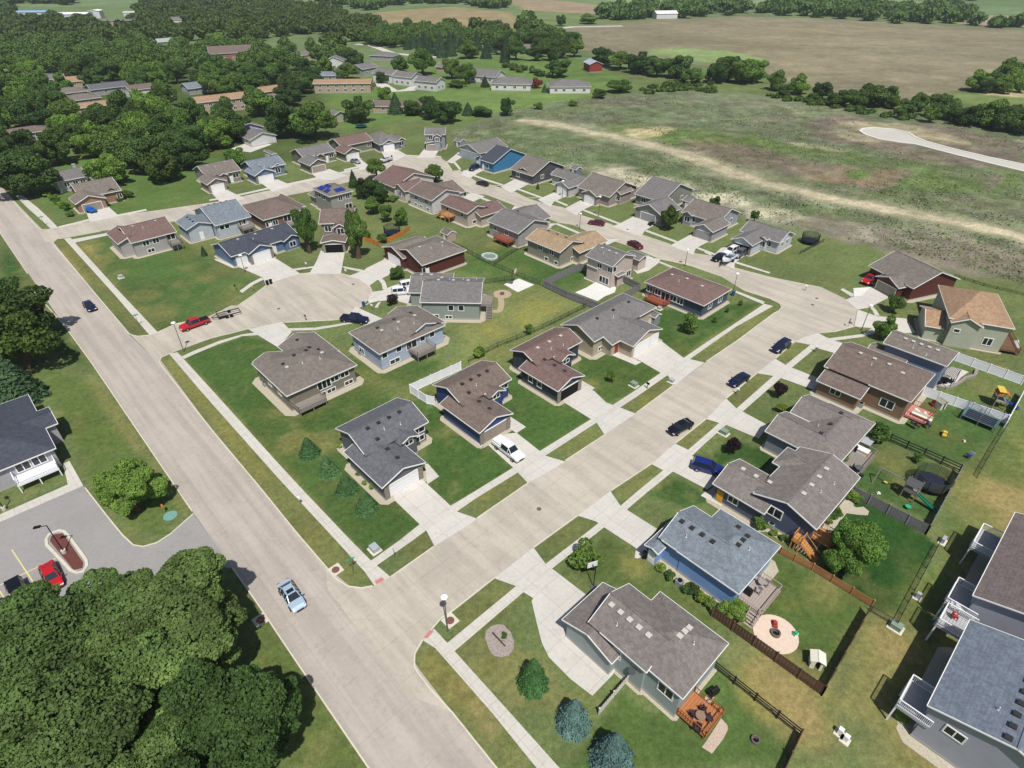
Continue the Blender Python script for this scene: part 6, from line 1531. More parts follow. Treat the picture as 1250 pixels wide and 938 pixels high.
far_bldg('house', 'wide grey hipped house with white walls at the right end of the meadow', (30.2,353.0), GA + 48, 22, 14, 3.4, SW, R_GREY, 'hip', 'u', .35, (('w', 'v0', (.15, .35, .6, .85)),), grp='houses along the meadow')
far_bldg('barn', 'small red barn with grey metal roof at the meadow edge', (50.0,418.5), GA + 60, 9, 12, 4.4, _S('barn_red', (140, 60, 52)), _R('metal_grey_roof', (150, 160, 172), contrast=.05), 'gable', 'v', .4, (), 'barn', None)
far_bldg('house', 'grey house with white gable beyond the row of round trees', (11.5,500.8), GA + 20, 16, 12, 3, SG, R_TAUPE, 'hip', 'u', .35, fw)
far_bldg('house', 'low grey roof on the lane behind the conifer row', (-86.3,464.3), GA + 30, 18, 12, 3, SG, R_GREY, 'hip', 'u', .3, fw)
far_bldg('house', 'white farm building under the far hedge', (162.6,752.0), 10, 24, 14, 5, SW, MW, 'gable', 'u', .3, (), 'farmhouse', None)
far_bldg('garden_shed', 'small pale green shed beside the round trampoline lawn', (-77.1,285.9), GA, 6, 8, 2.8, _S('siding_shed_green', (160, 164, 142)), R_GREY, 'gable', 'u', .4, (), 'shed', None)
# open lanes in the woods
sheet('lane', [ribbon([(-122.9,542.8),(-111.1,539.5),(-86.2,493.6),(-64.2,479.9),(-45.8,473.3)], 6), ribbon([(-261.0,475.7),(-247.4,479.6),(-230.1,466.8),(-227.1,486.2)], 8), ribbon([(-75.6,377.6),(-63.7,353.0),(-55.2,356.9),(-52.2,369.1)], 7), ribbon([(-162.2,355.1),(-165.8,379.3),(-164.4,388.0)], 6), ribbon([(-153.6,311.1),(-141.3,291.2),(-130.5,271.0)], 9), ribbon([(-105.9,244.9),(-96.0,241.0)], 12), ribbon([(-247.2,340.4),(-245.0,362.8),(-228.8,340.4)], 7), ribbon([(-175.6,426.7),(-192.8,499.9),(-185.5,514.4)], 6), ribbon([(11.0,622.3),(58.7,669.3),(106.8,676.6)], 8)], .05, DRIVEC)
for q in [(-141.3,291.2),(-151.0,308.1),(-176.6,347.6),(-179.6,437.5),(-238.0,507.0),(-242.6,537.6),(-213.3,545.7)]: KEEP.append((q[0], q[1], 14))
KEEP.append((*((-163.5,562.7)), 40)); KEEP.append((*((-159.0,326.8)), 16)); KEEP.append((*((-123.5,296.7)), 16)); KEEP.append((*((-72.3,266.4)), 18))

for o in HOUSES: KEEP.append((o.location.x, o.location.y, 13))
SHORT = {}
LAND = []
for o in bpy.data.objects:
    if o.get('category') in ('house', 'warehouse', 'brick building', 'barn', 'shed') and o.location.y > 130:
        LAND.append((o.location.x, o.location.y, ' '.join(o['label'].split()[:8]).rstrip(',')))
def trim(s):
    w = s.split()
    while w and w[-1] in ('with', 'and', 'the', 'of', 'in', 'a', 'at', 'by', 'on', 'from', 'beside', 'behind', 'left', 'right', 'between', 'among', 'end', 'far', 'old', 'near', 'two', 'half', 'dark', 'red', 'grey', 'white', 'its'): w.pop()
    return ' '.join(w).rstrip(',')
LAND = [(x, y, trim(l)) for x, y, l in LAND]
# single trees one can tell apart, then the wood masses
BIG = [
 ((-149.6,187.1), 'dark', 13, 9.5, 'huge dark tree leaning over the split-level house at the avenue'),
 ((-129.1,197.5), 'fresh', 9.5, 6, 'bright green round tree behind the tan brick house'),
 ((-113.8,200.5), 'mid', 10, 6.5, 'round tree at the edge of the mown lawn'),
 ((-112.0,214.9), 'dark', 10.5, 7, 'dark tree left of the stone-fronted house'),
 ((-131.7,218.0), 'dark', 12.5, 8, 'broad dark tree in the middle of the left woods'),
 ((-112.2,241.0), 'fresh', 11, 7, 'bright spreading tree above the stone-fronted house'),
 ((-96.9,217.1), 'fresh', 6.5, 5, 'yellow green tree behind the steel blue house'),
 ((-89.7,256.4), 'dark', 13.5, 8.6, 'left one of the pair of very large round trees'),
 ((-78.2,254.1), 'mid', 13.5, 8.8, 'right one of the pair of very large round trees'),
 ((-115.3,295.3), 'mid', 12, 7, 'round tree behind the lilac house'),
 ((-123.8,359.2), 'dark', 13, 7, 'dark tall tree by the small orange roof'),
 ((-225.4,527.0), 'fresh', 10, 9, 'yellow green round tree in front of the brick building'),
 ((-67.0,283.2), 'dark', 10, 6.4, 'round dark tree beside the small shed and trampoline'),
 ((-53.6,300.8), 'spruce', 9, 4.5, 'dark conifer in front of the brown roofed low house'),
 ((-63.7,329.0), 'fresh', 6.5, 4.5, 'pale green ball-shaped tree by the orange roofed building'),
 ((-45.4,296.8), 'dark', 6.5, 5.5, 'low dark tree in front of the brown roof'),
 ((-36.5,289.4), 'dark', 9, 5.4, 'tall dark tree left in the group below the meadow'),
 ((-27.9,281.0), 'dark', 9, 6.2, 'wide dark tree right in the group below the meadow'),
 ((-20.1,297.5), 'spruce', 5.5, 3.4, 'small conifer at the bottom of the meadow'),
 ((-13.3,294.9), 'dark', 4, 5.5, 'low dark thicket at the bottom of the meadow'),
 ((-2.1,296.8), 'dark', 7.4, 4.0, 'compact dark tree standing alone at the field edge'),
 ((-53.4,402.6), 'mid', 14, 8.5, 'big grey green round tree above the white houses'),
 ((-97.3,416.7), 'dark', 13, 7, 'dark tree left of the lane among the houses'),
 ((-68.4,412.4), 'mid', 9, 6, 'tree in front of the grey roof on the lane'),
 ((-73.5,376.8), 'dark', 6, 4.5, 'small dark tree by the white garage house'),
 ((-34.9,390.5), 'mid', 10, 6, 'leafy tree left of the grey gabled meadow house'),
 ((-25.9,376.3), 'mid', 10, 6, 'leafy tree touching the grey gabled meadow house'),
 ((-14.8,365.7), 'spruce', 5.5, 3, 'small dark conifer before the grey gabled meadow house'),
 ((13.1,361.9), 'red', 5, 3, 'dark red tree between the two long meadow houses'),
 ((27.4,395.8), 'mid', 9, 7.5, 'round tree between barn and meadow houses'),
 ((17.2,350.6), 'spruce', 4, 2, 'small conifer left of the right-hand meadow house'),
 ((-30.8,366.2), 'mid', 3, 6, 'long low hedge tree before the white chimney house'),
 ((44.5,335.1), 'mid', 4, 4, 'bush at the corner of the bare field'),
 ((57.4,351.0), 'mid', 6, 7, 'spreading scrub tree above the field corner'),
 ((29.5,317.3), 'mid', 2.4, 2.6, 'small scrub bush on the field edge'),
 ((12.8,310.0), 'mid', 2.8, 2.6, 'pale scrub bush near the compact dark tree'),
 ((57.8,435.7), 'dark', 11, 9, 'dark tree just behind the red barn'),
 ((67.8,424.0), 'mid', 10, 8, 'mid green tree right behind the red barn'),
 ((77.6,409.6), 'dark', 11, 9, 'dark tree on the field edge right of the barn'),
 ((85.4,397.1), 'dark', 10, 8, 'dark tree second right of the barn on the field edge'),
 ((12.0,649.6), 'dark', 12, 10, 'solitary dark tree on the edge of the far brown field'),
 ((47.3,679.2), 'dark', 9, 5, 'small dark tree on the far lane'),
 ((75.7,698.6), 'mid', 9, 10, 'clump of trees on the far lane'),
]
for p, k, h_, r_, lab in BIG:
    tree(k, p, h_, r_, lab, low=.06); placed.append(p)
# hedgerow between the fields, tree by tree
for i, (x, y, r_, h_, k) in enumerate(((20,250,9,12,'dark'),(75,270,6,8,'mid'),(150,268,7,10,'dark'),(205,262,10,13,'dark'),(290,265,10,12,'fresh'),(250,270,8,11,'mid'),(375,292,6,9,'mid'),(410,315,4,6,'dark'),(458,305,6.5,9,'fresh'),(505,330,3,4,'mid'),(540,322,5,8,'dark'),(575,345,4,5,'mid'),(605,342,6,7,'dark'),(660,350,6,8,'mid'),(705,345,8,10,'mid'),(760,345,6.5,9,'dark'),(790,355,4,6,'fresh'),(820,385,3,5,'mid'),(850,375,5,7,'dark'),(885,362,5,8,'fresh'),(925,400,4,6,'mid'),(955,385,7,10,'dark'),(1010,395,5,7,'mid'),(1055,410,6,8,'dark'),(1100,405,5,8,'mid'),(1145,415,8,10,'mid'),(1190,430,7,9,'dark'),(1225,420,6,9,'mid'),(1255,440,7,9,'mid'))):
    q = at_px = None
HEDGE = [(96.5,393.9),(101.0,375.0),(113.3,376.8),(123.6,382.3),(136.3,379.6),(128.6,375.0),(141.5,356.0),(140.1,338.0),(150.0,345.6),(149.3,327.1),(156.6,332.8),(154.7,316.7),(159.6,318.8),(164.6,313.4),(172.3,316.7),(179.7,316.7),(180.4,310.2),(174.8,291.9),(181.8,297.7),(190.6,305.7),(183.3,283.4),(191.9,291.9),(195.4,286.2),(196.0,278.0),(203.1,280.7),(205.2,275.3),(205.5,267.7),(213.0,272.7),(209.7,262.8)]
HK = [(9,12,'dark'),(6,8,'mid'),(7,10,'dark'),(10,13,'dark'),(10,12,'fresh'),(8,11,'mid'),(6,9,'mid'),(4,6,'dark'),(6.5,9,'fresh'),(3,4,'mid'),(5,8,'dark'),(4,5,'mid'),(6,7,'dark'),(6,8,'mid'),(8,10,'mid'),(6.5,9,'dark'),(4,6,'fresh'),(3,5,'mid'),(5,7,'dark'),(5,8,'fresh'),(4,6,'mid'),(7,10,'dark'),(5,7,'mid'),(6,8,'dark'),(5,8,'mid'),(8,10,'mid'),(7,9,'dark'),(6,9,'mid'),(7,9,'mid')]
for p, (r_, h_, k) in zip(HEDGE, HK):
    tree(k, p, h_ * 1.0, r_ * .95, '%s hedgerow tree between graded and brown field, %s from the left' % ({'dark': 'dark', 'mid': 'mid green', 'fresh': 'bright green'}[k], ordinal(sorted(HEDGE).index(p))), group='hedgerow between the fields', low=.04)
    placed.append(p)
CL_ = [(247.9,349.6),(260.2,361.9),(256.7,349.6),(297.4,403.9),(271.7,361.9),(267.8,349.6),(275.7,375.0),(248.2,353.6),(286.7,379.6),(278.8,361.9)]
for p in CL_:
    tree(rnd.choice(('mid', 'dark', 'fresh')), p, rnd.uniform(7, 11), rnd.uniform(5, 7.5), 'tree in the clump by the earth heap, %s from the left' % ordinal(sorted(CL_).index(p)), group='clump at the right edge', low=.04)
# woods
W1 = [(-183.9,189.3),(-164.3,192.4),(-160.5,200.7),(-160.8,215.1),(-158.1,229.3),(-136.9,209.5),(-130.4,213.2),(-122.3,204.1),(-111.4,213.2),(-109.3,229.3),(-108.7,252.3),(-127.6,282.6),(-159.9,339.6),(-185.4,352.6),(-208.9,339.6),(-246.4,352.6),(-263.7,339.6),(-286.2,319.8)]
n1 = wood(W1, 9.5, ['mid', 'dark', 'dark', 'mid', 'fresh'], (8.5, 13), (5.5, 8), '%s tree in the wood between the avenue and the north street', 'wood beyond the north street', limit=80)
W2 = [(-314.4,339.6),(-246.4,352.6),(-208.9,339.6),(-159.9,339.6),(-120.4,282.6),(-111.2,298.5),(-86.5,339.6),(-94.0,394.6),(-117.0,475.3),(-197.0,507.8),(-297.2,525.6),(-378.8,507.8),(-436.5,475.3)]
n2 = wood(W2, 12.5, ['mid', 'dark', 'dark', 'mid', 'mid', 'fresh'], (7.5, 11.5), (5.5, 7.8), '%s tree standing among the older houses', 'trees among the older houses', limit=62)
W3 = [(-116.1,565.5),(-100.5,614.3),(-80.6,614.3),(-57.3,603.9),(-44.4,593.9),(-35.4,493.6),(-45.2,466.9),(-65.8,493.6),(-90.9,523.4),(-111.1,539.5)]
n3 = wood(W3, 8.5, ['spruce'], (9, 13), (6, 7.5), '%s of the conifer belt above the lane', 'conifer belt above the lane', limit=16)
W4 = [(-41.8,556.6),(-22.0,574.7),(10.5,560.1),(41.1,574.7),(50.6,523.4),(46.1,473.3),(31.4,456.9),(8.6,452.0),(-0.8,448.5),(-17.7,454.4),(-33.2,460.6)]
n4 = wood(W4, 11, ['dark', 'mid', 'spruce', 'dark', 'mid'], (9, 13), (6, 8), '%s tree of the belt behind the meadow', 'tree belt behind the meadow', limit=22)
print('woods', len(n1), len(n2), len(n3), len(n4), 'total', len([o for o in bpy.data.objects if o.get('category') == 'tree']))
# far woods nobody could count: one object each
def mass(name, regions, spacing, hr, rr_, n, leaf, mat, seed=1, cap=2600):
    rg = np.random.default_rng(seed); base = [crown_pts(rg, n, lobes=9) for _ in range(4)]
    Cs = []; Ns = []; Ss = []
    cnt = 0
    for poly in regions:
        xs = [p[0] for p in poly]; ys_ = [p[1] for p in poly]; loc = []
        cell = {}
        tries = int((max(xs) - min(xs)) * (max(ys_) - min(ys_)) / spacing ** 2 * 5)
        for _ in range(min(tries, 60000)):
            p = (rg.uniform(min(xs), max(xs)), rg.uniform(min(ys_), max(ys_)))
            if not inpoly(p, poly): continue
            if any((p[0] - x) ** 2 + (p[1] - y) ** 2 < r * r for x, y, r in KEEP): continue
            k = (int(p[0] // spacing), int(p[1] // spacing))
            if any((p[0] - q[0]) ** 2 + (p[1] - q[1]) ** 2 < spacing ** 2 for a in (-1, 0, 1) for b in (-1, 0, 1) for q in cell.get((k[0] + a, k[1] + b), ())): continue
            cell.setdefault(k, []).append(p)
            P, N_ = base[rg.integers(4)]
            h = rg.uniform(*hr); r = rg.uniform(*rr_)
            Cs.append(P * [r, r, h / 2 / .8] + [p[0], p[1], h * .5]); Ns.append(N_); Ss.append(np.full(len(P), leaf) * r)
            cnt += 1
            if cnt >= cap: break
    C = np.vstack(Cs); me = quads_mesh(name, C, np.vstack(Ns), np.concatenate(Ss) * rg.uniform(.7, 1.3, len(C)), mat, rg)
    o = bpy.data.objects.new(name, me); COL.objects.link(o); tag(o, kind='stuff')
    print(name, cnt)
    return o
FARLEAF = leaf_mat('leaf_far_wood', (94, 120, 60), spread=.45)
def mass_pts(name, pts, hr, rr_, n, leaf, mat, seed):
    rg = np.random.default_rng(seed); base = [crown_pts(rg, n, lobes=11, sub=12) for _ in range(5)]
    Cs, Ns, Ss = [], [], []
    for p in pts:
        P, N_ = base[rg.integers(5)]; h = rg.uniform(*hr); r = rg.uniform(*rr_)
        Cs.append(P * [r, r, h / 2 / .8] + [p[0], p[1], h * .53]); Ns.append(N_); Ss.append(np.full(len(P), leaf) * r)
    C = np.vstack(Cs); o = bpy.data.objects.new(name, quads_mesh(name, C, np.vstack(Ns), np.concatenate(Ss) * rg.uniform(.7, 1.3, len(C)), mat, rg))
    COL.objects.link(o); return tag(o, kind='stuff')
if LEFT: mass_pts('wood_behind_the_houses', LEFT, (7.5, 11.5), (5.2, 7.4), 1800, .085, FARLEAF, 3)
mass('far_wood', [[(-433.7,499.9),(-388.5,521.9),(-334.8,537.6),(-274.2,545.7),(-215.0,562.7),(-125.7,514.4),(-184.4,775.5),(-260.0,883.9),(-369.0,998.7),(-452.1,1113.2),(-543.8,1145.9),(-479.5,926.6),(-382.7,721.8),(-395.2,689.8),(-423.2,710.8),(-508.4,721.8),(-577.0,815.7),(-652.8,775.5)],
  [(-167.6,614.3),(-175.8,739.9),(-146.7,697.5),(-116.6,636.1),(-109.4,593.9),(-125.7,556.6),(-153.0,556.6)], [(-65.3,636.1),(-24.0,631.7),(11.6,625.0),(-3.3,574.7),(-39.5,556.6),(-59.4,574.7)]], 16.5, (8, 12), (6.5, 9), 520, .17, FARLEAF, cap=1500)
mass('far_tree_line', [[(-267.7,992.8),(-176.6,848.8),(-168.0,856.7),(-147.7,924.5),(-81.3,962.4),(-67.9,933.7),(-4.8,856.7),(-13.1,972.3),(-109.3,1096.2),(-297.6,1109.0)], [(93.5,739.9),(115.0,725.2),(183.4,771.0),(208.1,881.0),(176.6,881.0),(129.5,822.5),(106.0,804.6)],
  [(173.1,764.6),(187.0,745.9),(216.1,777.5),(265.8,787.5),(292.2,881.0),(270.0,982.5),(216.6,933.7)], [(286.8,822.5),(306.1,777.5),(354.5,734.0),(382.7,697.5),(434.0,689.5),(461.6,711.1),(540.3,841.1),(503.1,864.6),(434.5,864.6),(409.2,972.3),(320.1,881.0)], [(437.0,671.7),(482.7,659.4),(496.2,679.2),(450.7,689.5)], [(438.0,1014.2),(480.1,992.8),(514.0,982.5),(519.2,1025.2),(464.3,1047.8)], [(591.5,982.5),(651.0,1003.4),(664.5,1025.2),(620.1,1025.2)],
  [(-616.1,844.7),(-648.3,949.5),(-572.6,926.6),(-602.2,983.4),(-685.8,1025.2),(-705.2,973.5)], [(-6.1,631.7),(27.5,584.1),(12.2,659.4)]], 17, (9, 14), (8, 11), 260, .24, FARLEAF, seed=5, cap=1300)
mass('bush_row', [ribbon([(-3.4,433.5),(7.9,412.3),(24.0,391.0)], 6)], 4.5, (2.5, 3.5), (2.5, 3.2), 300, .2, FARLEAF, seed=9)
mass('brush', [[(91.3,381.9),(112.7,377.6),(106.7,349.2),(93.6,350.7),(85.2,353.0)], [(134.9,349.2),(162.6,317.9),(182.2,288.5),(178.9,284.8),(155.2,307.4),(129.7,338.2)], [(67.6,356.9),(96.0,381.9),(89.5,353.0),(70.1,345.5)]], 5, (1.0, 2.2), (2.0, 3.5), 220, .2, FARLEAF, seed=11)

# weeds and clods on the graded field
def scatter(name, n, mat, size, thr, seed, dens=None):
    rg = np.random.default_rng(seed); P = np.array(FLD); lo, hi = P.min(0), P.max(0)
    # more samples near the houses, where single plants can be seen
    x = rg.uniform(lo[0], hi[0], n * 4); y = lo[1] + (hi[1] - lo[1]) * rg.uniform(0, 1, n * 4) ** 1.6
    i_, d_ = sdist(FLD, x, y); ok = i_[d_ > .5]; x, y = x[ok], y[ok]
    k = (fbm(x, y, 9, seed, 3) > thr) & (fbm(x, y, 30, 99, 2) > .42)
    for bad in (ribbon(smooth_line(track), 11), [(149.6,280.6),(168.0,280.6),(189.0,228.6),(172.9,205.3),(161.9,228.6),(137.6,254.5)]): k[sdist(bad, x, y)[0][sdist(bad, x, y)[1] > 0]] = False
    x, y = x[k][:n], y[k][:n]
    s = size * rg.uniform(.4, 1.5, len(x))
    N_ = rg.normal(size=(len(x), 3)) * .6 + [0, 0, 1]; N_ /= np.linalg.norm(N_, axis=1)[:, None]
    me_ = quads_mesh(name, np.stack([x, y, s * .6], 1), N_, s, mat, rg)
    o_ = bpy.data.objects.new(name, me_); COL.objects.link(o_); tag(o_, kind='stuff')
scatter('field_weeds', 9000, leaf_mat('weed_green', (104, 122, 74), spread=.4), .27, .52, 5)
scatter('dark_weeds', 6000, leaf_mat('weed_dark', (88, 102, 66), spread=.3), .2, .50, 15)
scatter('soil_clods', 9000, plain('clod_grey', (150, 142, 130), .95, var=.4), .22, .52, 25)

# ------------------------------------------------------------------ vehicles
def paint_mat(name, c, rough=.25, metal=0.0):
    if name in MATS: return MATS[name]
    t = NT(name); t.col(lin(c)).rough(rough, metal)
    t.b.inputs['Coat Weight'].default_value = .6; t.b.inputs['Coat Roughness'].default_value = .06
    MATS[name] = t.m
    return t.m
TYRE = plain('tyre_rubber', (30, 30, 32), .85, var=.1)
RIM = plain('wheel_rim', (165, 168, 172), .3, metal=.6, var=.05)
LAMP = plain('lamp_lens', (235, 235, 230), .15, var=.02)
REDL = plain('tail_lens', (150, 24, 22), .2, var=.02)
CHROME = plain('grille_dark', (60, 62, 66), .35, metal=.4, var=.05)
# stations along x: (x, half width, sill z, belt z, top z, top half width)
BODY = {
 'sedan': dict(L=4.75, st=[(-2.37,.70,.42,.72,.74,.58),(-2.22,.86,.28,.90,.97,.70),(-1.72,.90,.22,.94,1.01,.70),(-1.05,.91,.20,.93,1.40,.56),(-.2,.92,.20,.92,1.45,.58),(.42,.92,.20,.91,1.40,.56),(1.12,.91,.20,.90,.97,.72),(1.95,.87,.24,.78,.86,.66),(2.25,.78,.30,.64,.70,.58),(2.38,.62,.36,.56,.58,.50)], g=(2, 6), hasroof=(3, 5)),
 'suv': dict(L=4.7, st=[(-2.34,.78,.42,.95,1.00,.68),(-2.28,.90,.32,1.04,1.10,.72),(-2.05,.93,.26,1.05,1.66,.66),(-1.0,.94,.24,1.04,1.72,.68),(.35,.94,.24,1.02,1.68,.66),(1.05,.93,.24,1.00,1.08,.76),(1.95,.90,.28,.90,.99,.70),(2.26,.82,.34,.74,.80,.62),(2.37,.68,.40,.62,.64,.56)], g=(1, 5), hasroof=(2, 4)),
 'pickup': dict(L=5.8, st=[(-2.9,.94,.5,1.05,1.06,.90),(-2.86,.96,.45,1.07,1.08,.90),(-1.02,.97,.42,1.07,1.08,.90),(-1.0,.97,.42,1.10,1.14,.80),(-.85,.97,.42,1.10,1.80,.66),(.75,.97,.42,1.08,1.82,.66),(1.4,.96,.42,1.08,1.16,.80),(2.6,.94,.45,.98,1.06,.76),(2.85,.88,.50,.84,.90,.70),(2.92,.8,.55,.74,.76,.66)], g=(3, 6), hasroof=(4, 5)),
}
BODY['hatch'] = dict(L=4.2, st=[(-2.08,.74,.42,.82,.86,.64),(-2.02,.86,.30,.92,.98,.70),(-1.55,.88,.24,.93,1.36,.58),(-.4,.89,.22,.92,1.46,.60),(.35,.89,.22,.90,1.40,.57),(1.05,.88,.22,.88,.95,.70),(1.75,.85,.26,.78,.86,.64),(2.02,.76,.32,.64,.70,.56),(2.1,.62,.36,.56,.58,.5)], g=(1, 5), hasroof=(2, 4))
def vehicle(kind, rear, front, col_, label, name='parked_car', cat='car', group='vehicles on streets and drives', cap=False, cover=None, sunroof=False, zc=.7, extra=None):
    """rear and front: ground points that give place and heading"""
    a = Vector(rear); b = Vector(front); d = (b - a).normalized(); c = (a + b) / 2
    rz = math.atan2(d.y, d.x)
    o = empty(name, (c.x, c.y, .066), rz, label, cat, group)
    B_ = BODY[kind]; st = B_['st']; g0, g1 = B_['g']; r0, r1 = B_['hasroof']
    def mk():
        body = MB(); glass = MB()
        ring = []
        for (x, hw, zs, zb, zt, wt) in st:
            ring.append([(x, hw * .90, zs), (x, hw, (zs * .55 + zb * .45)), (x, hw * .975, zb), (x, wt, zt), (x, -wt, zt), (x, -hw * .975, zb), (x, -hw, (zs * .55 + zb * .45)), (x, -hw * .90, zs)])
        for i in range(len(st) - 1):
            p, q = ring[i], ring[i + 1]
            for k in range(7):
                f = [p[k], q[k], q[k + 1], p[k + 1]]
                inside = g0 <= i < g1
                if inside and k in (2, 4): 
                    glass.face(f)
                elif inside and k == 3 and not (r0 <= i < r1): glass.face(f)
                else: body.face(f)
            body.face([p[7], q[7], q[0], p[0]])
        body.face(ring[0]); body.face(ring[-1][::-1])
        # pillars over the side glass
        for i in range(g0, g1 + 1):
            x = st[i]
            if r0 <= i <= r1:
                for s_ in (-1, 1):
                    body.bar((x[0], s_ * x[1] * .975, x[3]), (x[0], s_ * (x[5] + .01), x[4] + .005), .09, .05)
        for s_ in (-1, 1):
            body.bar((st[g1 - 1][0], s_ * (st[g1 - 1][5] + .005), st[g1 - 1][4]), (st[g1][0], s_ * st[g1][5] * 1.0, st[g1][4]), .08, .05)
            body.bar((st[g0][0], s_ * (st[g0][5] + .005), st[g0][4]), (st[g0 + 1][0], s_ * st[g0 + 1][5], st[g0 + 1][4]), .08, .05)
        return body, glass
    key = ('veh', kind)
    if key not in _cache:
        bd, gl = mk(); _cache[key] = (bd, gl.mesh('windows', GLASS), {})
    bd, gm, bm = _cache[key]
    if col_.name not in bm: bm[col_.name] = bd.mesh('body', col_)
    inst('body', bm[col_.name], o, (0, 0, 0)); inst('windows', gm, o, (0, 0, 0))
    def wh():
        w = MB(); w.cyl((0, -.12, 0), (0, .12, 0), .34, n=16)
        r = MB(); r.cyl((0, -.125, 0), (0, .125, 0), .2, n=10)
        return w.mesh('wheel', TYRE), r.mesh('rim', RIM)
    wm, rm = cached('wheel', wh)
    wx = {'sedan': (-1.42, 1.42), 'suv': (-1.4, 1.42), 'pickup': (-1.85, 1.85), 'hatch': (-1.3, 1.3)}[kind]
    hw = st[3][1]
    for x in wx:
        for s_ in (-1, 1):
            w = inst('wheel', wm, o, (x, s_ * (hw - .07), .34)); inst('rim', rm, w, (0, 0, 0))
    L = st[-1]; F = st[-2]; Bk = st[1]
    lm = cached('hl', lambda: MB().box(-.09, -.17, -.07, .09, .17, .07).mesh('headlight', LAMP))
    tm = cached('tl', lambda: MB().box(-.06, -.15, -.1, .06, .15, .1).mesh('tail_light', REDL))
    for s_ in (-1, 1):
        inst('headlight', lm, o, (F[0], s_ * F[1] * .80, F[3] - .04)); inst('tail_light', tm, o, (st[0][0] + .04, s_ * st[0][1] * .82, Bk[3] - .12))
        mm = cached('mirror' + col_.name, lambda: MB().box(-.07, -.1, -.06, .07, .1, .06).mesh('mirror', col_))
        inst('mirror', mm, o, (st[g1][0] - .25, s_ * (st[g1][1] + .09), st[g1][3] + .06))
    gr = cached('grille', lambda: MB().box(-.03, -.42, -.1, .04, .42, .1).mesh('grille', CHROME))
    inst('grille', gr, o, (L[0] - .02, 0, L[3] - .1))
    if kind == 'pickup':
        if cover: inst('bed_cover', cached('bc' + cover.name, lambda: MB().box(-2.82, -.84, 1.05, -1.05, .84, 1.12).mesh('bed_cover', cover)), o, (0, 0, 0))
        elif not cap: inst('bed_liner', cached('bl', lambda: MB().box(-2.8, -.78, 1.06, -1.08, .78, 1.095).mesh('bed_liner', BLACKM)), o, (0, 0, 0))
    if sunroof: inst('sunroof', cached('sr', lambda: MB().box(-.3, -.42, 1.42, .22, .42, 1.475).mesh('sunroof', GLASS)), o, (0, 0, 0))
    return o
P_W = paint_mat('paint_white', (226, 228, 230)); P_K = paint_mat('paint_black', (18, 20, 26)); P_N = paint_mat('paint_navy', (22, 28, 60)); P_R = paint_mat('paint_red', (178, 28, 36))
P_M = paint_mat('paint_maroon', (96, 22, 34)); P_S = paint_mat('paint_ice_blue', (168, 190, 208), .3, .2); P_G = paint_mat('paint_grey', (104, 106, 110), .3, .3); P_B = paint_mat('paint_royal', (26, 40, 110)); P_SL = paint_mat('paint_silver', (170, 174, 180), .3, .4)
vehicle('sedan', *((-27.59,45.17),(-24.63,41.71)), P_S, 'ice blue sedan with a black sunroof driving down the avenue', name='car', sunroof=True)
vehicle('hatch', *((-92.2,116.5),(-88.1,112.4)), P_N, 'dark navy car driving on the avenue beside the empty lot', name='car')
vehicle('pickup', *((-62.6,108.9),(-66.5,105.0)), P_R, 'bright red pickup with black bed cover towing the flat trailer', name='pickup_truck', cat='pickup truck', cover=BLACKM)
vehicle('pickup', *((-34.7,109.4),(-30.1,108.4)), P_N, 'dark blue pickup parked on the cul-de-sac by the pale blue house', name='pickup_truck', cat='pickup truck')
vehicle('suv', *((-26.7,120.8),(-22.3,121.8)), P_W, 'white off-road wagon on the drive of the sage grey house, nearer the camera')
vehicle('suv', *((-24.8,123.8),(-21.7,125.4)), P_W, 'white car with dark windscreen beside the white wagon')
o = vehicle('pickup', *((-2.29,70.97),(1.23,66.99)), P_W, 'white pickup with a covered bed on the drive of the navy house', name='pickup_truck', cat='pickup truck', cap=True)
cm_ = MB(); cm_.box(-2.84, -.86, 1.05, -1.04, .86, 1.45).box(-2.7, -.74, 1.45, -1.1, .74, 1.6); cm_.build('bed_cap', P_W, o)
vehicle('sedan', *((41.77,88.69),(38.68,86.19)), P_N, 'navy car parked at the kerb before the lawn with the dark young tree')
vehicle('suv', *((53.4,99.9),(49.8,96.9)), P_N, 'navy car parked at the kerb nearest the knuckle')
vehicle('sedan', *((28.71,75.69),(25.15,73.24)), P_K, 'black car parked on the near street opposite the beige house')
vehicle('suv', *((27.32,65.84),(30.46,64.45)), P_B, 'royal blue minivan on the drive of the slate blue house')
vehicle('sedan', *((-57.76,47.74),(-54.76,44.65)), P_R, 'red car parked in the lot beside the mulch island')
vehicle('suv', *((-60.32,45.39),(-56.59,41.81)), P_K, 'black car parked in the lot left of the red car')
vehicle('sedan', *((-61.14,42.52),(-57.48,39.67)), P_W, 'car at the left edge of the lot, mostly out of view')
vehicle('sedan', *((-46.55,42.52),(-49.11,45.11)), P_SL, 'silver car half hidden under the tree crowns')
vehicle('sedan', *((25.2,161.8),(21.7,163.4)), P_M, 'dark red car parked at the kerb before the mauve house')
vehicle('sedan', *((30.4,149.2),(33.1,145.3)), P_M, 'maroon car parked at the kerb behind the pinkish beige house')
vehicle('suv', *((21.3,145.5),(23.7,147.9)), P_W, 'white car seen between the tan roof and the grey roof')
vehicle('sedan', *((52.9,141.2),(49.4,138.1)), P_K, 'black car at the foot of the crowded drive')
vehicle('suv', *((57.0,144.8),(53.4,141.8)), P_W, 'white car behind the black one on the crowded drive')
vehicle('suv', *((58.6,143.3),(55.1,139.8)), P_G, 'grey car closest to the open garage on the crowded drive')
vehicle('pickup', *((85.0,129.4),(80.2,125.2)), P_R, 'red off-road car at the corner of the barn red garage', name='pickup_truck', cat='pickup truck')
vehicle('sedan', *((-58.1,224.1),(-53.6,219.5)), P_SL, 'silver car on the drive of the sage house with red brown roof')
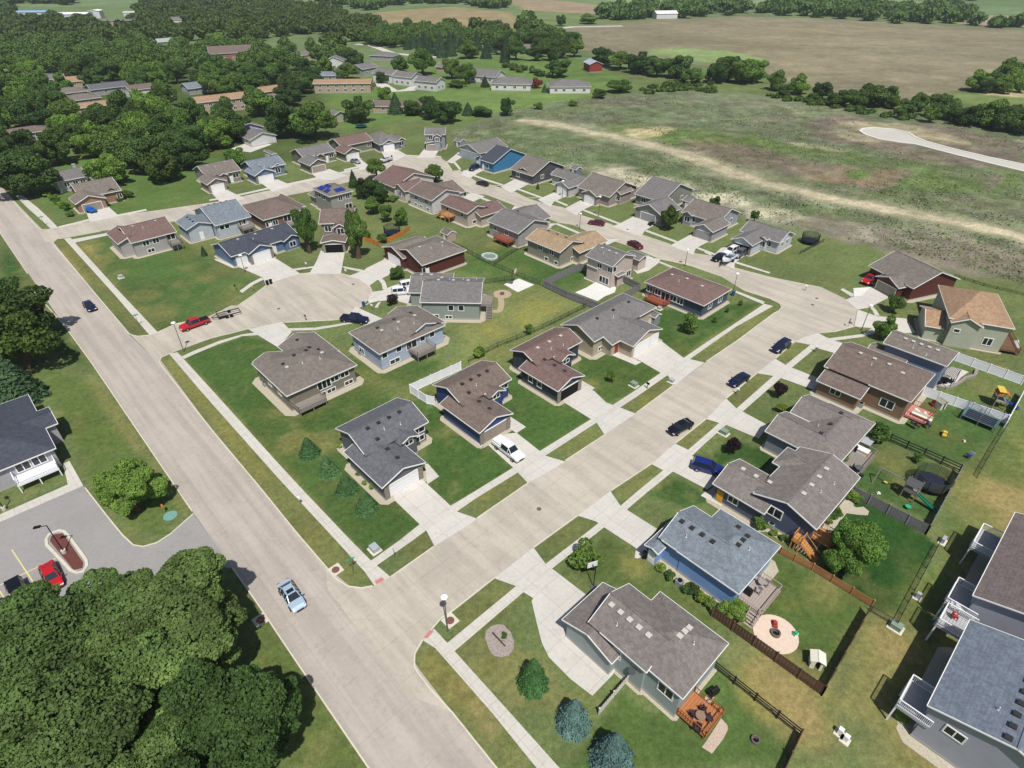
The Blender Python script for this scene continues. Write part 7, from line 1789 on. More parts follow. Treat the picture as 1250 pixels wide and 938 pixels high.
vehicle('suv', *((-11.7,216.2),(-14.7,211.0)), P_N, 'dark blue car on the drive of the bright blue house')
vehicle('sedan', *((-7.9,195.5),(-11.3,198.4)), P_K, 'black car at the kerb before the bright blue house')
vehicle('suv', *((-17.7,189.5),(-14.7,186.4)), P_K, 'black car showing behind the brown roofed back house')
for pq, c_, l_ in ((((-153.1,346.0),(-152.8,353.4)), P_W, 'white van on the drive among the older houses'), (((-139.3,290.7),(-134.2,282.8)), P_SL, 'silver car on the lane beside the orange roofed row'), (((-146.9,298.9),(-142.5,293.4)), P_K, 'dark car further up the lane beside the orange roofed row'), (((-77.1,365.0),(-76.0,370.0)), P_R, 'red car before the orange roofed building with balconies'), (((-175.2,338.1),(-172.5,335.3)), P_W, 'white car in a gap of the woods')):
    vehicle('suv', pq[0], pq[1], c_, l_)
# boats on trailers
def boat(rear, front, label, hull, L=6.2):
    a = Vector(rear); b = Vector(front); d = (b - a).normalized(); c = (a + b) / 2
    o = empty('boat', (c.x, c.y, .066), math.atan2(d.y, d.x), label, 'boat', 'boats on drives')
    mb = MB(); sec = [(-L/2, .95, .55, 1.25), (-L/4, 1.05, .5, 1.3), (L/8, 1.05, .5, 1.38), (L * .36, .6, .7, 1.5), (L/2, .06, 1.1, 1.58)]
    R2 = [[(x, -w, zt), (x, -w * .8, zb + .2), (x, 0, zb), (x, w * .8, zb + .2), (x, w, zt)] for x, w, zb, zt in sec]
    for i in range(len(R2) - 1):
        for k in range(4): mb.face([R2[i][k], R2[i][k + 1], R2[i + 1][k + 1], R2[i + 1][k]])
    mb.face(R2[0][::-1])
    # decks fore and aft and the gunwales
    mb.face([(sec[2][0], -.95, 1.36), (sec[3][0], -.55, 1.48), (sec[4][0], 0, 1.56), (sec[3][0], .55, 1.48), (sec[2][0], .95, 1.36)])
    for s_ in (-1, 1):
        mb.bar((sec[0][0], s_ * .92, 1.27), (sec[1][0], s_ * 1.0, 1.32), .2, .06); mb.bar((sec[1][0], s_ * 1.0, 1.32), (sec[2][0], s_ * 1.0, 1.4), .2, .06)
    mb.build('hull', hull, o)
    MB().box(-L/2 + .1, -.85, .85, sec[2][0], .85, .9).build('deck_floor', plain('boat_floor', (150, 156, 166), .7), o)
    MB().box(-L * .30, -.75, .9, -L * .22, .75, 1.35).box(-.3, -.7, .9, .3, -.2, 1.4).box(-.3, .2, .9, .3, .7, 1.4).build('seat', plain('boat_seat', (120, 136, 168), .6), o)
    MB().bar((.7, -.8, 1.4), (.5, -.7, 1.8), .05).bar((.7, .8, 1.4), (.5, .7, 1.8), .05).box(.52, -.72, 1.42, .58, .72, 1.8).build('windscreen', GLASS, o)
    MB().box(-L/2 - .4, -.2, .7, -L/2, .2, 1.7).build('outboard_motor', BLACKM, o)
    tr = MB(); tr.box(-L/2, -.7, .35, L/2, -.6, .45).box(-L/2, .6, .35, L/2, .7, .45).box(L/2 - .1, -.06, .35, L/2 + 1.3, .06, .45).box(L/2 - .2, -.7, .35, L/2, .7, .45)
    tr.build('trailer_frame', CHROME, o)
    for s_ in (-1, 1): inst('wheel', _cache['wheel'][0], o, (-.8, s_ * .95, .34))
    return o
boat(*((55.2,140.3),(50.7,135.7)), 'white boat with blue seats on a trailer beside the crowded drive', P_W)
boat(*((-43.6,224.8),(-47.0,219.7)), 'white boat on a trailer at the turn of the north street', P_W, 6.5)
# flat trailer behind the red pickup
a, b = (Vector(p) for p in ((-62.3,109.6),(-57.5,112.8))); d = (b - a).normalized(); c = (a + b) / 2
o = empty('utility_trailer', (c.x, c.y, .066), math.atan2(d.y, d.x), 'long black open trailer hitched behind the red pickup', 'trailer')
L = (b - a).length
MB().box(-L/2 + 1.2, -1, .5, L/2, -.9, .7).box(-L/2 + 1.2, .9, .5, L/2, 1, .7).box(-L/2 + 1.2, -1, .5, -L/2 + 1.3, 1, .7).box(L/2 - .1, -1, .5, L/2, 1, .7).bar((-L/2, 0, .5), (-L/2 + 1.3, .8, .55), .1).bar((-L/2, 0, .5), (-L/2 + 1.3, -.8, .55), .1).build('frame', BLACKM, o)
MB().box(-L/2 + 1.3, -.9, .56, L/2 - 2.6, .9, .6).build('deck', WOODG, o)
MB().bar((-L/2 + 1.3, -1, 1.1), (L/2 - 3, -1, 1.1), .07).bar((-L/2 + 1.3, 1, 1.1), (L/2 - 3, 1, 1.1), .07).bar((-L/2 + 1.3, -1, 1.1), (-L/2 + 1.3, 1, 1.1), .07).build('rail', BLACKM, o)
for x in (0, .9):
    for s_ in (-1, 1): inst('wheel', _cache['wheel'][0], o, (x, s_ * 1.12, .34))
# quad bike
q = (38.7,162.2)
o = empty('quad_bike', (*q, .066), .4, 'black quad bike on the drive of the grey green house', 'quad bike')
MB().box(-.8, -.25, .45, .8, .25, .75).box(-.75, -.5, .7, -.25, .5, .8).box(.3, -.5, .7, .8, .5, .8).build('body', P_K, o)
MB().box(-.5, -.2, .75, .15, .2, .95).build('seat', BLACKM, o)
MB().bar((.35, -.45, 1.15), (.35, .45, 1.15), .05).bar((.45, 0, .7), (.35, 0, 1.15), .05).build('handlebar', CHROME, o)
for x in (-.6, .6):
    for s_ in (-1, 1): w = inst('wheel', _cache['wheel'][0], o, (x, s_ * .5, .3)); w.scale = (.85, .9, .85)
# tarped load
q = (-122.6,172.5)
o = empty('tarped_trailer', (*q, .066), R(-30), 'small trailer load under a bright blue tarp on the tan house drive', 'trailer')
mb = MB(); mb.box(-1.6, -.9, .4, 1.6, .9, .9); mb.box(-1.3, -.7, .9, .9, .6, 1.4); mb.box(-.6, -.4, 1.4, .6, .3, 1.7); mb.build('tarp', plain('blue_tarp', (40, 110, 190), .5, var=.25), o)
MB().box(-1.65, -.95, .3, 1.65, .95, .4).bar((1.6, 0, .35), (2.8, 0, .35), .1).build('frame', BLACKM, o)
for s_ in (-1, 1): inst('wheel', _cache['wheel'][0], o, (0, s_ * 1.05, .34))

# ------------------------------------------------------------------ fences
def fence(pts, label, kind, mat, h=1.8, group=None, name='fence', step=2.4):
    """pts: world points of the fence line; kinds: panel, rail, chain, board"""
    p0 = Vector(pts[0]); o = empty(name, (p0.x, p0.y, 0), 0, label, 'fence', group)
    pan = MB(); post = []
    for i in range(len(pts) - 1):
        a = Vector(pts[i]) - p0; b = Vector(pts[i + 1]) - p0
        L = (b - a).length; n = max(1, round(L / step)); d = (b - a).normalized(); nn = Vector((-d.y, d.x))
        for k in range(n):
            s = a + d * (L * k / n); e = a + d * (L * (k + 1) / n)
            if kind == 'panel':
                pan.bar((s.x, s.y, h / 2 + .03), (e.x, e.y, h / 2 + .03), .045, h - .06)
                pan.bar((s.x, s.y, h - .03), (e.x, e.y, h - .03), .09, .09); pan.bar((s.x, s.y, .12), (e.x, e.y, .12), .09, .12)
            elif kind == 'board':
                m = max(1, int((e - s).length / .17))
                for j in range(m):
                    c0 = s.lerp(e, (j + .04) / m); c1 = s.lerp(e, (j + .96) / m)
                    off = nn * (.03 if j % 2 else -.0)
                    pan.bar((c0.x + off.x, c0.y + off.y, h / 2), (c1.x + off.x, c1.y + off.y, h / 2), .03, h - .05)
                for zz in (.35, h - .3): pan.bar((s.x + nn.x * .06, s.y + nn.y * .06, zz), (e.x + nn.x * .06, e.y + nn.y * .06, zz), .05, .1)
            elif kind == 'rail':
                for zz in (h - .12, h * .62, h * .3):
                    pan.bar((s.x, s.y, zz), (e.x, e.y, zz), .05, .16)
            elif kind == 'railboard':
                for zz in np.linspace(.2, h - .12, 5): pan.bar((s.x, s.y, zz), (e.x, e.y, zz), .05, .15)
            elif kind == 'chain':
                pan.bar((s.x, s.y, h), (e.x, e.y, h), .05); 
                for zz in np.linspace(.1, h - .12, 7): pan.bar((s.x, s.y, zz), (e.x, e.y, zz), .012)
                m = max(2, int((e - s).length / .3))
                for j in range(m):
                    c0 = s.lerp(e, j / m); c1 = s.lerp(e, (j + 1) / m)
                    pan.bar((c0.x, c0.y, .1), (c1.x, c1.y, h), .012); pan.bar((c0.x, c0.y, h), (c1.x, c1.y, .1), .012)
            post.append(s)
        if i == len(pts) - 2: post.append(b)
    pan.build('panel' if kind in ('panel', 'board') else 'rails', mat, o)
    w = .14 if kind != 'chain' else .07
    pm = cached(('post', w, h, mat.name), lambda: MB().box(-w/2, -w/2, 0, w/2, w/2, h + .06).box(-w/2 - .02, -w/2 - .02, h + .06, w/2 + .02, w/2 + .02, h + .1).mesh('post', mat))
    for s in post: inst('post', pm, o, (s.x, s.y, 0))
    return o
FBLK = plain('fence_black', (44, 42, 46), .7, var=.2); FGREY = plain('fence_grey_wood', (132, 130, 134), .9, var=.3, scale=3); FBRN = plain('fence_brown_wood', (104, 78, 64), .9, var=.25, scale=3); FCED = plain('fence_cedar', (168, 118, 78), .85, var=.2, scale=3)
FOR = plain('fence_orange_wood', (196, 124, 56), .85, var=.2, scale=3); CHN = plain('chain_link_dark', (70, 76, 72), .5, metal=.5); FPALE = plain('fence_pale', (188, 184, 178), .7, var=.15)
fence([(82.1,95.2),(82.89,94.33),(90.02,86.79)], 'white vinyl fence between the sage and dusty blue gardens', 'panel', VINYL, group='white vinyl fences')
fence([(70.72,83.75),(80.06,76.03)], 'white vinyl fence between the dusty blue and brown house gardens', 'panel', VINYL, group='white vinyl fences')
fence([(79.20,74.95),(87.56,83.21)], 'white vinyl fence closing the play garden at its right end', 'panel', VINYL, group='white vinyl fences')
fence([(59.13,71.65),(65.94,64.82)], 'black rail fence above the round trampoline', 'rail', FBLK, h=1.5)
fence([(65.62,64.41),(54.54,53.12)], 'tall dark wooden fence at the right of the playset garden', 'board', FGREY)
fence([(47.74,60.29),(54.54,53.12)], 'weathered grey wooden fence between playset garden and very dark lawn', 'board', FGREY)
fence([(23.08,41.13),(32.06,31.94)], 'brown wooden fence between the corner and sky blue gardens', 'board', FBRN)
fence([(32.06,31.94),(41.15,41.24)], 'brown wooden fence closing the fire pit garden on its right', 'board', FBRN)
fence([(32.80,51.24),(34.24,49.99),(35.54,48.85),(37.28,47.46), (42.19,42.32)], 'low cedar rail fence between the sky blue garden and the very dark lawn', 'railboard', FCED, h=1.3)
fence([(21.66,34.89),(28.23,27.93)], 'black rail fence behind the corner house', 'rail', FBLK, h=1.4)
fence([(28.19,27.89),(24.76,23.96)], 'dark wooden fence running out of view at the bottom edge', 'board', FBRN, h=1.5)
fence([(12.16,33.46),(8.76,30.03)], 'pale wooden fence beside the parking pad and blue spruces', 'board', FPALE, h=1.2)
fence([(19.0,113.3),(12.2,119.1),(7.1,124.7),(16.0,133.5),(17.6,132.7)], 'brown wooden fence round the pinkish beige house, lower and left sides', 'board', FGREY)
fence([(19.2,113.3),(28.8,122.9),(25.7,126.9)], 'grey wooden fence between pinkish beige house and shed lawn', 'board', FGREY)
fence([(-9.31,91.43),(-17.61,84.34),(-14.43,81.32),(-13.06,80.89)], 'white vinyl fence wrapped round the back of the navy house', 'panel', VINYL)
fence([(-38.8,151.1),(-36.5,149.6),(-34.0,147.0)], 'short orange wooden fence left of the trampoline garden', 'board', FOR, h=1.3)
fence([(-33.0,150.1),(-31.0,152.5),(-29.2,155.5),(-27.9,158.8)], 'curved orange wooden fence below the netted trampoline', 'board', FOR, h=1.3)
fence([(-8.05,93.90),(-2.8,99.1),(2.8,103.2),(8.0,107.6),(15.8,114.9), (15.3,115.1)], 'black chain link fence along the middle of the back gardens', 'chain', CHN, h=1.1)
fence([(-15.4,148.6),(-8.5,140.2),(-4.1,135.2),(1.2,130.4),(6.5,125.5)], 'black chain link fence behind the dark red house', 'chain', CHN, h=1.1)
fence([(-4.3,136.5),(1.3,145.1), (3.3,147.0)], 'short chain link fence beside the sandbox', 'chain', CHN, h=1.1)
fence([(-6.2,126.3),(0.5,128.3)], 'short dark fence above the bare orange patch', 'chain', CHN, h=1.1)
fence([(67.88,63.67),(73.44,69.11),(79.33,74.73)], 'wire fence along the right end of the brown house garden', 'chain', CHN, h=1.1)
fence([(54.87,51.01),(43.73,39.73),(41.78,41.67)], 'low wire fence round the very dark lawn', 'chain', CHN, h=1.1)
fence([(103.9,130.1),(107.6,125.2),(113.8,120.5)], 'low silt fence between the lawn and the bare field', 'chain', BLACKM, h=.6)
fence([(72.4,142.7),(81.6,150.5)], 'short dark fence between the big trampoline and the empty lot', 'chain', CHN, h=.9)

# ------------------------------------------------------------------ sheds
def shed(label, pts, ang, wall, roof, h=2.2, ridge='u'):
    hh = House('garden_shed', label, ang, [(pts, h, ridge, 'gable', .45)], wall, roof, cat='shed', bed=0, oh=.15, found=False)
    hh.door(0, 'v0', .5); return hh
shed('small pinkish shed with brown roof behind the dark red house', [(-18.7,152.1),(-16.8,149.7),(-14.8,152.1)], GA, _S('siding_shed_pink', (176, 156, 146)), R_BROWN)
shed('small grey shed on the dark green lawn', [(26.9,108.8),(29.2,107.0),(28.8,110.1)], GA, _S('siding_shed_grey', (138, 142, 146)), R_GREY)
shed('small shed with grey roof behind the low grey house at the bend', [(-21.5,243.1),(-18.3,243.1),(-20.0,246.6)], GA, _S('siding_shed_grey', (138, 142, 146)), R_GREY)
shed('dark shed behind the lavender grey house', [(51.4,177.5),(52.2,174.3),(55.0,177.9)], GA, _S('siding_shed_slate', (110, 120, 132)), R_GREY)
shed('small dark shed behind the white sided far street house', [(20.3,209.0),(21.4,206.0),(23.7,208.3)], GA, _S('siding_shed_slate', (110, 120, 132)), R_GREY)
shed('white low shed behind the steel blue house', [(-90.9,229.4),(-85.8,224.5),(-89.5,230.6)], GA, SW, SW.copy() if False else R_GREY)

# ------------------------------------------------------------------ street furniture
POLE = plain('pole_metal', (104, 108, 104), .5, metal=.3, var=.1); LUM = plain('luminaire_white', (238, 238, 236), .35, var=.02)
def street_lamp(p, label, h=6.2):
    o = empty('street_lamp', (*p, 0), 0, label, 'street lamp', 'street lamps')
    MB().cyl((0, 0, 0), (0, 0, h), .09, .05, 8).cyl((0, 0, 0), (0, 0, .35), .16, .13, 8).build('pole', POLE, o)
    MB().lathe([(.05, h - .1), (.16, h), (.42, h + .1), (.40, h + .22), (.22, h + .33), (.02, h + .36)], n=16).build('luminaire', LUM, o, smooth=True)
    return o
street_lamp((70.5,105.4), 'street lamp on the grass island at the knuckle', 5.6)
street_lamp((-7.29,39.29), 'street lamp on the corner verge near the pink kerb ramp')
street_lamp((-63.5,132.3), 'street lamp at the drive of the slate blue house', 4.2)
street_lamp((-62.8,97.6), 'street lamp at the mouth of the cul-de-sac by the red pickup')
street_lamp((49.1,120.9), 'street lamp behind the broad red brown hipped roof', 5.0)
street_lamp((24.8,168.9), 'street lamp by the dark red car on the far street', 5.6)
street_lamp((15.5,185.0), 'street lamp before the house with the white side wall', 5.0)
street_lamp((18.6,160.0), 'short street lamp on the near verge of the far street', 4.0)
street_lamp((42.0,136.0), 'street lamp on the verge behind the broad red brown roof', 4.0)
def lot_lamp(p, label, rz, h=5.2):
    o = empty('lot_lamp', (*p, 0), rz, label, 'lamp post', 'parking lot lamps')
    MB().cyl((0, 0, 0), (0, 0, h), .08, .06, 8).cyl((0, 0, 0), (0, 0, .6), .25, .25, 12).build('pole', BLACKM, o)
    MB().bar((0, 0, h), (.9, 0, h + .1), .07).build('arm', BLACKM, o)
    MB().box(.6, -.2, h + .05, 1.35, .2, h + .18).build('lamp_head', BLACKM, o)
    MB().cyl((0, 0, 0), (0, 0, .62), .28, .28, 12).build('concrete_base', KERBC, o)
lot_lamp((-57.25,50.14), 'black lamp post with concrete foot on the mulch island', R(200))
lot_lamp((-69.90,57.45), 'lamp post on the grass strip before the left building', R(150), 3.2)
GRN = plain('sign_green', (60, 150, 110), .5, var=.03); SGW = plain('sign_white', (230, 230, 228), .5, var=.03)
def street_sign(p, label, rz, h=2.7, blades=2, mat=None):
    o = empty('street_sign', (*p, 0), rz, label, 'street sign', 'street name signs')
    MB().cyl((0, 0, 0), (0, 0, h), .035, n=6).build('post', POLE, o)
    if blades:
        MB().box(-.55, -.02, h - .25, .55, .02, h - .02).build('sign_blade', mat or GRN, o)
        if blades > 1: MB().box(-.02, -.5, h, .02, .5, h + .23).build('sign_blade', mat or GRN, o)
    return o
street_sign((-19.66,47.12), 'green street name sign on the corner verge by the pink ramp', R(40))
street_sign((-76.1,107.2), 'green street name sign where the cul-de-sac leaves the avenue', R(35))
street_sign((-116.7,130.0), 'green street name sign on the grass left of the avenue', R(15))
street_sign((-129.5,161.8), 'green street name sign at the north street corner', R(35))
def post_sign(p, label, rz, c=SGW, h=2.0):
    o = empty('road_sign', (*p, 0), rz, label, 'road sign')
    MB().cyl((0, 0, 0), (0, 0, h), .03, n=6).build('post', POLE, o)
    MB().box(-.25, -.015, h - .7, .25, .015, h - .05).build('sign_panel', c, o)
post_sign((-14.83,49.34), 'small road sign on the verge by the corner house drive', R(130), SGW)
post_sign((68.4,106.8), 'small dark road sign at the edge of the knuckle', R(40), BLACKM)
post_sign((-7.2,111.8), 'post with sign panel behind the sage grey house', R(20), BLACKM)
UB = plain('utility_green', (128, 146, 128), .6, var=.08)
def util_box(p, label, s=(1.1, .9, .7), mat=UB, rz=GRID, grp='utility boxes'):
    o = empty('utility_box', (*p, 0), rz, label, 'utility box', grp)
    x, y, z = s
    MB().box(-x/2, -y/2, .1, x/2, y/2, z).box(-x/2 - .03, -y/2 - .03, z, x/2 + .03, y/2 + .03, z + .06).build('cabinet', mat, o)
    MB().box(-x/2 - .25, -y/2 - .25, 0, x/2 + .25, y/2 + .25, .1).build('pad', KERBC, o)
util_box((-17.66,50.59), 'pale utility box on a pad by the corner house lawn', mat=plain('utility_pale', (166, 172, 178), .6))
util_box((33.74,73.54), 'green utility box on the lawn with the purple tree')
util_box((21.50,86.47), 'green utility box on the striped lawn')
util_box((28.41,87.61), 'grey utility box on the verge tip by the beige house drive', (.8, .7, .6), plain('utility_pale', (166, 172, 178), .6))
util_box((43.69,39.62), 'green utility box right of the fire pit garden')
util_box((-91.5,129.4), 'grey utility box on the empty corner lot', (.9, .8, .6), plain('utility_pale', (166, 172, 178), .6))
util_box((31.5,114.3), 'white utility box on the dark lawn near the shed', (.8, .7, .5), plain('utility_pale', (166, 172, 178), .6))
util_box((48.24,43.53), 'small pale utility pedestal by the wire fence', (.4, .4, .9), plain('utility_pale', (166, 172, 178), .6))
util_box((56.09,51.87), 'white pedestal at the corner of the very dark lawn', (.35, .9, .8), plain('utility_pale', (166, 172, 178), .6))
util_box((32.26,28.19), 'left one of the two white pedestals in the rough grass', (.4, .4, .9), SGW)
util_box((32.54,27.55), 'right one of the two white pedestals in the rough grass', (.4, .4, .9), SGW)
util_box((-62.0,116.6), 'pale flat pad of spilled gravel on the lawn by the trailer', (2.2, 1.2, .12), plain('pale_gravel_pad', (206, 200, 170), .9)) if False else None
def disc(name, p, r, z, mat, label, cat, th=.05, n=24):
    o = MB().lathe([(r, 0), (r, th), (0.01, th)], n=n).build(name, mat, None, loc=(*p, z))
    return tag(o, label, cat)
RUST2 = plain('worn_iron', (104, 96, 90), .8)
RUST = plain('rusty_iron', (122, 84, 74), .8, var=.2)
for p, l_ in (((-21.95,47.52), 'round rusty drain cover on the corner verge'), ((-7.11,40.52), 'round rusty drain cover beside the corner street lamp'), ((-28.96,40.59), 'round rusty drain cover left of the avenue')):
    sheet('drain_pad', [[(p[0] + 1.1 * math.cos(GRID + a), p[1] + 1.1 * math.sin(GRID + a)) for a in (0.785, 2.356, 3.927, 5.498)]], .052, KERBC)
    disc('drain_cover', p, .48, .056, RUST, l_, 'drain cover')
disc('valve_cover', (-46.57,56.35), .9, .02, plain('teal_cover', (112, 156, 146), .7), 'round teal cover in the grass at the lot entrance', 'ground cover plate')
for i, (p, l_) in enumerate((((-36.46,49.53), ''),)): pass
for p, l_ in (((3.73,57.55), 'dark manhole cover in the near street before the sky blue house'), ((30.04,52.69), ''), ((67.1,119.1), 'upper one of two manhole covers in the knuckle'), ((65.0,116.2), 'lower one of two manhole covers in the knuckle'), ((-49.9,114.4), 'manhole cover in the lower left of the cul-de-sac'), ((-36.4,125.9), 'manhole cover at the right of the cul-de-sac'), ((31.6,159.1), 'manhole cover before the grey green house'), ((35.4,140.5), 'manhole cover in the far street bend')):
    if l_: disc('manhole_cover', p, .32, .095, RUST2, l_, 'manhole cover', th=.012)
def mailbox(p, label, rz=0, mat=SGW):
    o = empty('mailbox', (*p, 0), rz, label, 'mailbox', 'mailboxes')
    MB().box(-.05, -.05, 0, .05, .05, 1.05).build('post', WOODG, o)
    MB().box(-.28, -.12, 1.05, .28, .12, 1.3).cyl((-.28, 0, 1.3), (.28, 0, 1.3), .12, n=10).build('box', mat, o)
for p, l_, m_ in (((-49.5,134.8), 'white mailbox by the mauve house drive', SGW), ((-39.1,130.9), 'white mailbox at the cul-de-sac edge below the dark red house', SGW), ((-42.7,109.4), 'brown mailbox on the lower cul-de-sac verge', WOODB), ((58.0,97.4), 'white mailbox before the dusty blue house drive', SGW), ((38.90,83.91), 'white mailbox pair on the long verge', SGW), ((53.8,99.0), 'white mailbox beside the navy kerbside car', SGW), ((-29.44,58.52), 'white marker by the avenue walk', SGW), ((23.69,85.53), 'dark mailbox on the verge of the beige house', BLACKM), ((66.0,122.8), 'white mailbox at the sidewalk end of the empty lot', SGW), ((-47.57,56.99), 'orange hydrant-like marker at the lot entrance', plain('orange_marker', (214, 120, 50), .6)), ((-58.2,122.6), 'yellow marker on the verge at the curved walk', plain('yellow_marker', (210, 180, 80), .6)), ((-29.8,113.9), 'pale mailbox by the dark young tree', SGW), ((-62.2,123.0), 'dark mailbox at the end of the curved walk', BLACKM)):
    mailbox(p, l_, GRID, m_)
def bin_(p, label, mat):
    o = empty('wheeled_bin', (*p, .07), GRID, label, 'wheeled bin', 'wheeled bins')
    mb = MB(); mb.lathe([(.30, 0), (.38, .95)], n=4); mb.build('bin', mat, o)
    MB().box(-.32, -.32, .95, .32, .32, 1.05).build('lid', mat, o)
bin_((-55.9,125.6), 'dark wheeled bin at the cul-de-sac kerb, left one', BLACKM); bin_((-55.3,126.2), 'dark wheeled bin at the cul-de-sac kerb, right one', BLACKM)
bin_((49.0,120.4), 'blue bin at the foot of the lamp behind the broad brown roof', plain('bin_blue', (40, 80, 140), .5)); bin_((-31.9,115.5), 'blue bin on the grass wedge of the cul-de-sac', plain('bin_blue', (40, 80, 140), .5))
bin_((16.75,49.33), 'dark bin at the front corner of the sky blue house', BLACKM)
def ac(p, label):
    o = empty('air_conditioner', (*p, .03), GRID, label, 'air conditioner', 'air conditioners')
    MB().box(-.4, -.4, 0, .4, .4, .8).build('casing', plain('ac_grey', (150, 154, 156), .5), o)
    MB().cyl((0, 0, .8), (0, 0, .84), .33, n=14).build('fan_grille', BLACKM, o)
for p, l_ in (((20.31,45.42), 'air conditioner in the bed of the sky blue house'), ((34.54,54.35), 'air conditioner behind the clipped bush'), ((-28.7,96.7), 'air conditioner beside the pale blue house'), ((-14.2,111.8), 'air conditioner by the sage grey house wall'), ((-43.48,86.53), 'air conditioner beside the taupe house'), ((58.64,80.48), 'air conditioner beside the brown house wall'), ((43.33,25.49), 'air conditioner by the row house wall')):
    ac(p, l_)
# ------------------------------------------------------------------ garden things
DKNET = plain('net_dark', (34, 38, 44), .9, var=.1); MATB = plain('trampoline_mat', (34, 38, 56), .7, var=.1); OLV = plain('net_olive', (66, 74, 58), .9, var=.1)
def trampoline(p, r, label, net=DKNET, rim=GRN, poles=8, hnet=1.7, wall=True):
    o = empty('trampoline', (*p, 0), 0, label, 'trampoline')
    MB().lathe([(r * .9, .8), (.02, .8)], n=24).build('bouncing_mat', MATB, o)
    mb = MB()
    for i in range(24):
        a = 6.2832 * i / 24; b = 6.2832 * (i + 1) / 24
        mb.face([(r * .9 * math.cos(a), r * .9 * math.sin(a), .82), (r * math.cos(a), r * math.sin(a), .82), (r * math.cos(b), r * math.sin(b), .82), (r * .9 * math.cos(b), r * .9 * math.sin(b), .82)])
    mb.build('rim_pad', rim, o)
    for i in range(poles):
        a = 6.2832 * i / poles
        inst('net_pole', cached(('np', hnet), lambda: MB().cyl((0, 0, 0), (0, 0, .8 + hnet), .035, n=6).mesh('net_pole', CHROME)), o, (r * math.cos(a), r * math.sin(a), 0))
    if wall:
        mb = MB()
        n = 48
        for k in range(n):
            a = 6.2832 * k / n; mb.bar((r * .97 * math.cos(a), r * .97 * math.sin(a), .82), (r * .97 * math.cos(a), r * .97 * math.sin(a), .8 + hnet), .03)
            b = 6.2832 * (k + 1) / n
            for zz in np.linspace(1.0, .8 + hnet, 14): mb.bar((r * .97 * math.cos(a), r * .97 * math.sin(a), zz), (r * .97 * math.cos(b), r * .97 * math.sin(b), zz), .025)
        mb.build('net', net, o)
    return o
trampoline((60.04,61.89), 2.3, 'large round black trampoline with net inside the playset garden', net=OLV, rim=DKNET)
trampoline((77.7,149.9), 2.2, 'dark netted round trampoline on the lawn edge by the bare field', rim=DKNET)
trampoline((-32.1,155.3), 2.2, 'navy netted trampoline between garden trees and the orange fence', rim=P_B)
trampoline((-64.4,274.0), 2.6, 'round trampoline with green rim by the big dark tree', wall=False, poles=0)
# rectangular trampoline
q = (76.29,76.58)
o = empty('trampoline', (*q, 0), GRID, 'rectangular trampoline with pale green edge against the white fence', 'trampoline')
MB().box(-2.1, -1.3, .78, 2.1, 1.3, .8).build('bouncing_mat', MATB, o)
MB().box(-2.4, -1.6, .8, 2.4, -1.3, .86).box(-2.4, 1.3, .8, 2.4, 1.6, .86).box(-2.4, -1.3, .8, -2.1, 1.3, .86).box(2.1, -1.3, .8, 2.4, 1.3, .86).build('rim_pad', plain('pad_teal', (70, 120, 116), .6), o)
for x in (-2.4, 0, 2.4):
    for y in (-1.6, 1.6): inst('net_pole', cached('npr', lambda: MB().cyl((0, 0, 0), (0, 0, 2.5), .05, n=6).mesh('net_pole', RIM)), o, (x, y, 0))
mb = MB()
for a_, b_ in (((-2.4, -1.6), (2.4, -1.6)), ((2.4, -1.6), (2.4, 1.6)), ((2.4, 1.6), (-2.4, 1.6)), ((-2.4, 1.6), (-2.4, -1.6))):
    for zz in np.linspace(.9, 2.5, 6): mb.bar((*a_, zz), (*b_, zz), .025)
mb.build('net', RIM, o)
# playsets
def playset(p, rz, label, canopy, slide, swing=True, c2=None, s=1.0, slide2=None):
    o = empty('playset', (*p, 0), rz, label, 'playset')
    mb = MB()
    for x in (-.8, .8):
        for y in (-.8, .8): mb.box(x - .06, y - .06, 0, x + .06, y + .06, 3.0)
    mb.box(-.85, -.85, 1.35, .85, .85, 1.45); mb.box(-.85, .8, 1.45, .85, .86, 2.1)
    mb.build('tower', WOODG, o)
    mb = MB(); mb.face([(-1, -1, 2.6), (1, -1, 2.6), (1, 0, 3.4), (-1, 0, 3.4)]); mb.face([(1, 1, 2.6), (-1, 1, 2.6), (-1, 0, 3.4), (1, 0, 3.4)])
    mb.face([(-1, 0, 3.36), (1, 0, 3.36), (1, -1, 2.56), (-1, -1, 2.56)]); mb.face([(1, 0, 3.36), (-1, 0, 3.36), (-1, 1, 2.56), (1, 1, 2.56)]); mb.build('canopy', canopy, o)
    if c2: MB().box(-1.0, -.02, 3.36, 1.0, 1.0, 3.42).build('canopy_patch', c2, o)
    sl = MB(); sl.bar((0, -.85, 1.4), (0, -3.2, .25), .5, .06); sl.bar((-.26, -.85, 1.5), (-.26, -3.2, .35), .05, .2); sl.bar((.26, -.85, 1.5), (.26, -3.2, .35), .05, .2); sl.build('slide', slide, o)
    if slide2: MB().bar((-.85, .2, 1.4), (-3.6, .2, .2), .5, .06).bar((-.85, -.05, 1.5), (-3.6, -.05, .3), .05, .2).bar((-.85, .45, 1.5), (-3.6, .45, .3), .05, .2).build('slide', slide2, o)
    if swing:
        mb = MB(); mb.bar((.8, 0, 2.4), (4.4, 0, 2.4), .12)
        mb.bar((4.4, 0, 2.4), (4.5, -1.2, 0), .1); mb.bar((4.4, 0, 2.4), (4.5, 1.2, 0), .1); mb.build('swing_beam', WOODG, o)
        for x in (1.8, 3.2):
            MB().bar((x - .2, 0, 2.4), (x - .2, 0, .5), .02).bar((x + .2, 0, 2.4), (x + .2, 0, .5), .02).box(x - .25, -.15, .45, x + .25, .15, .5).build('swing', slide, o)
    return o
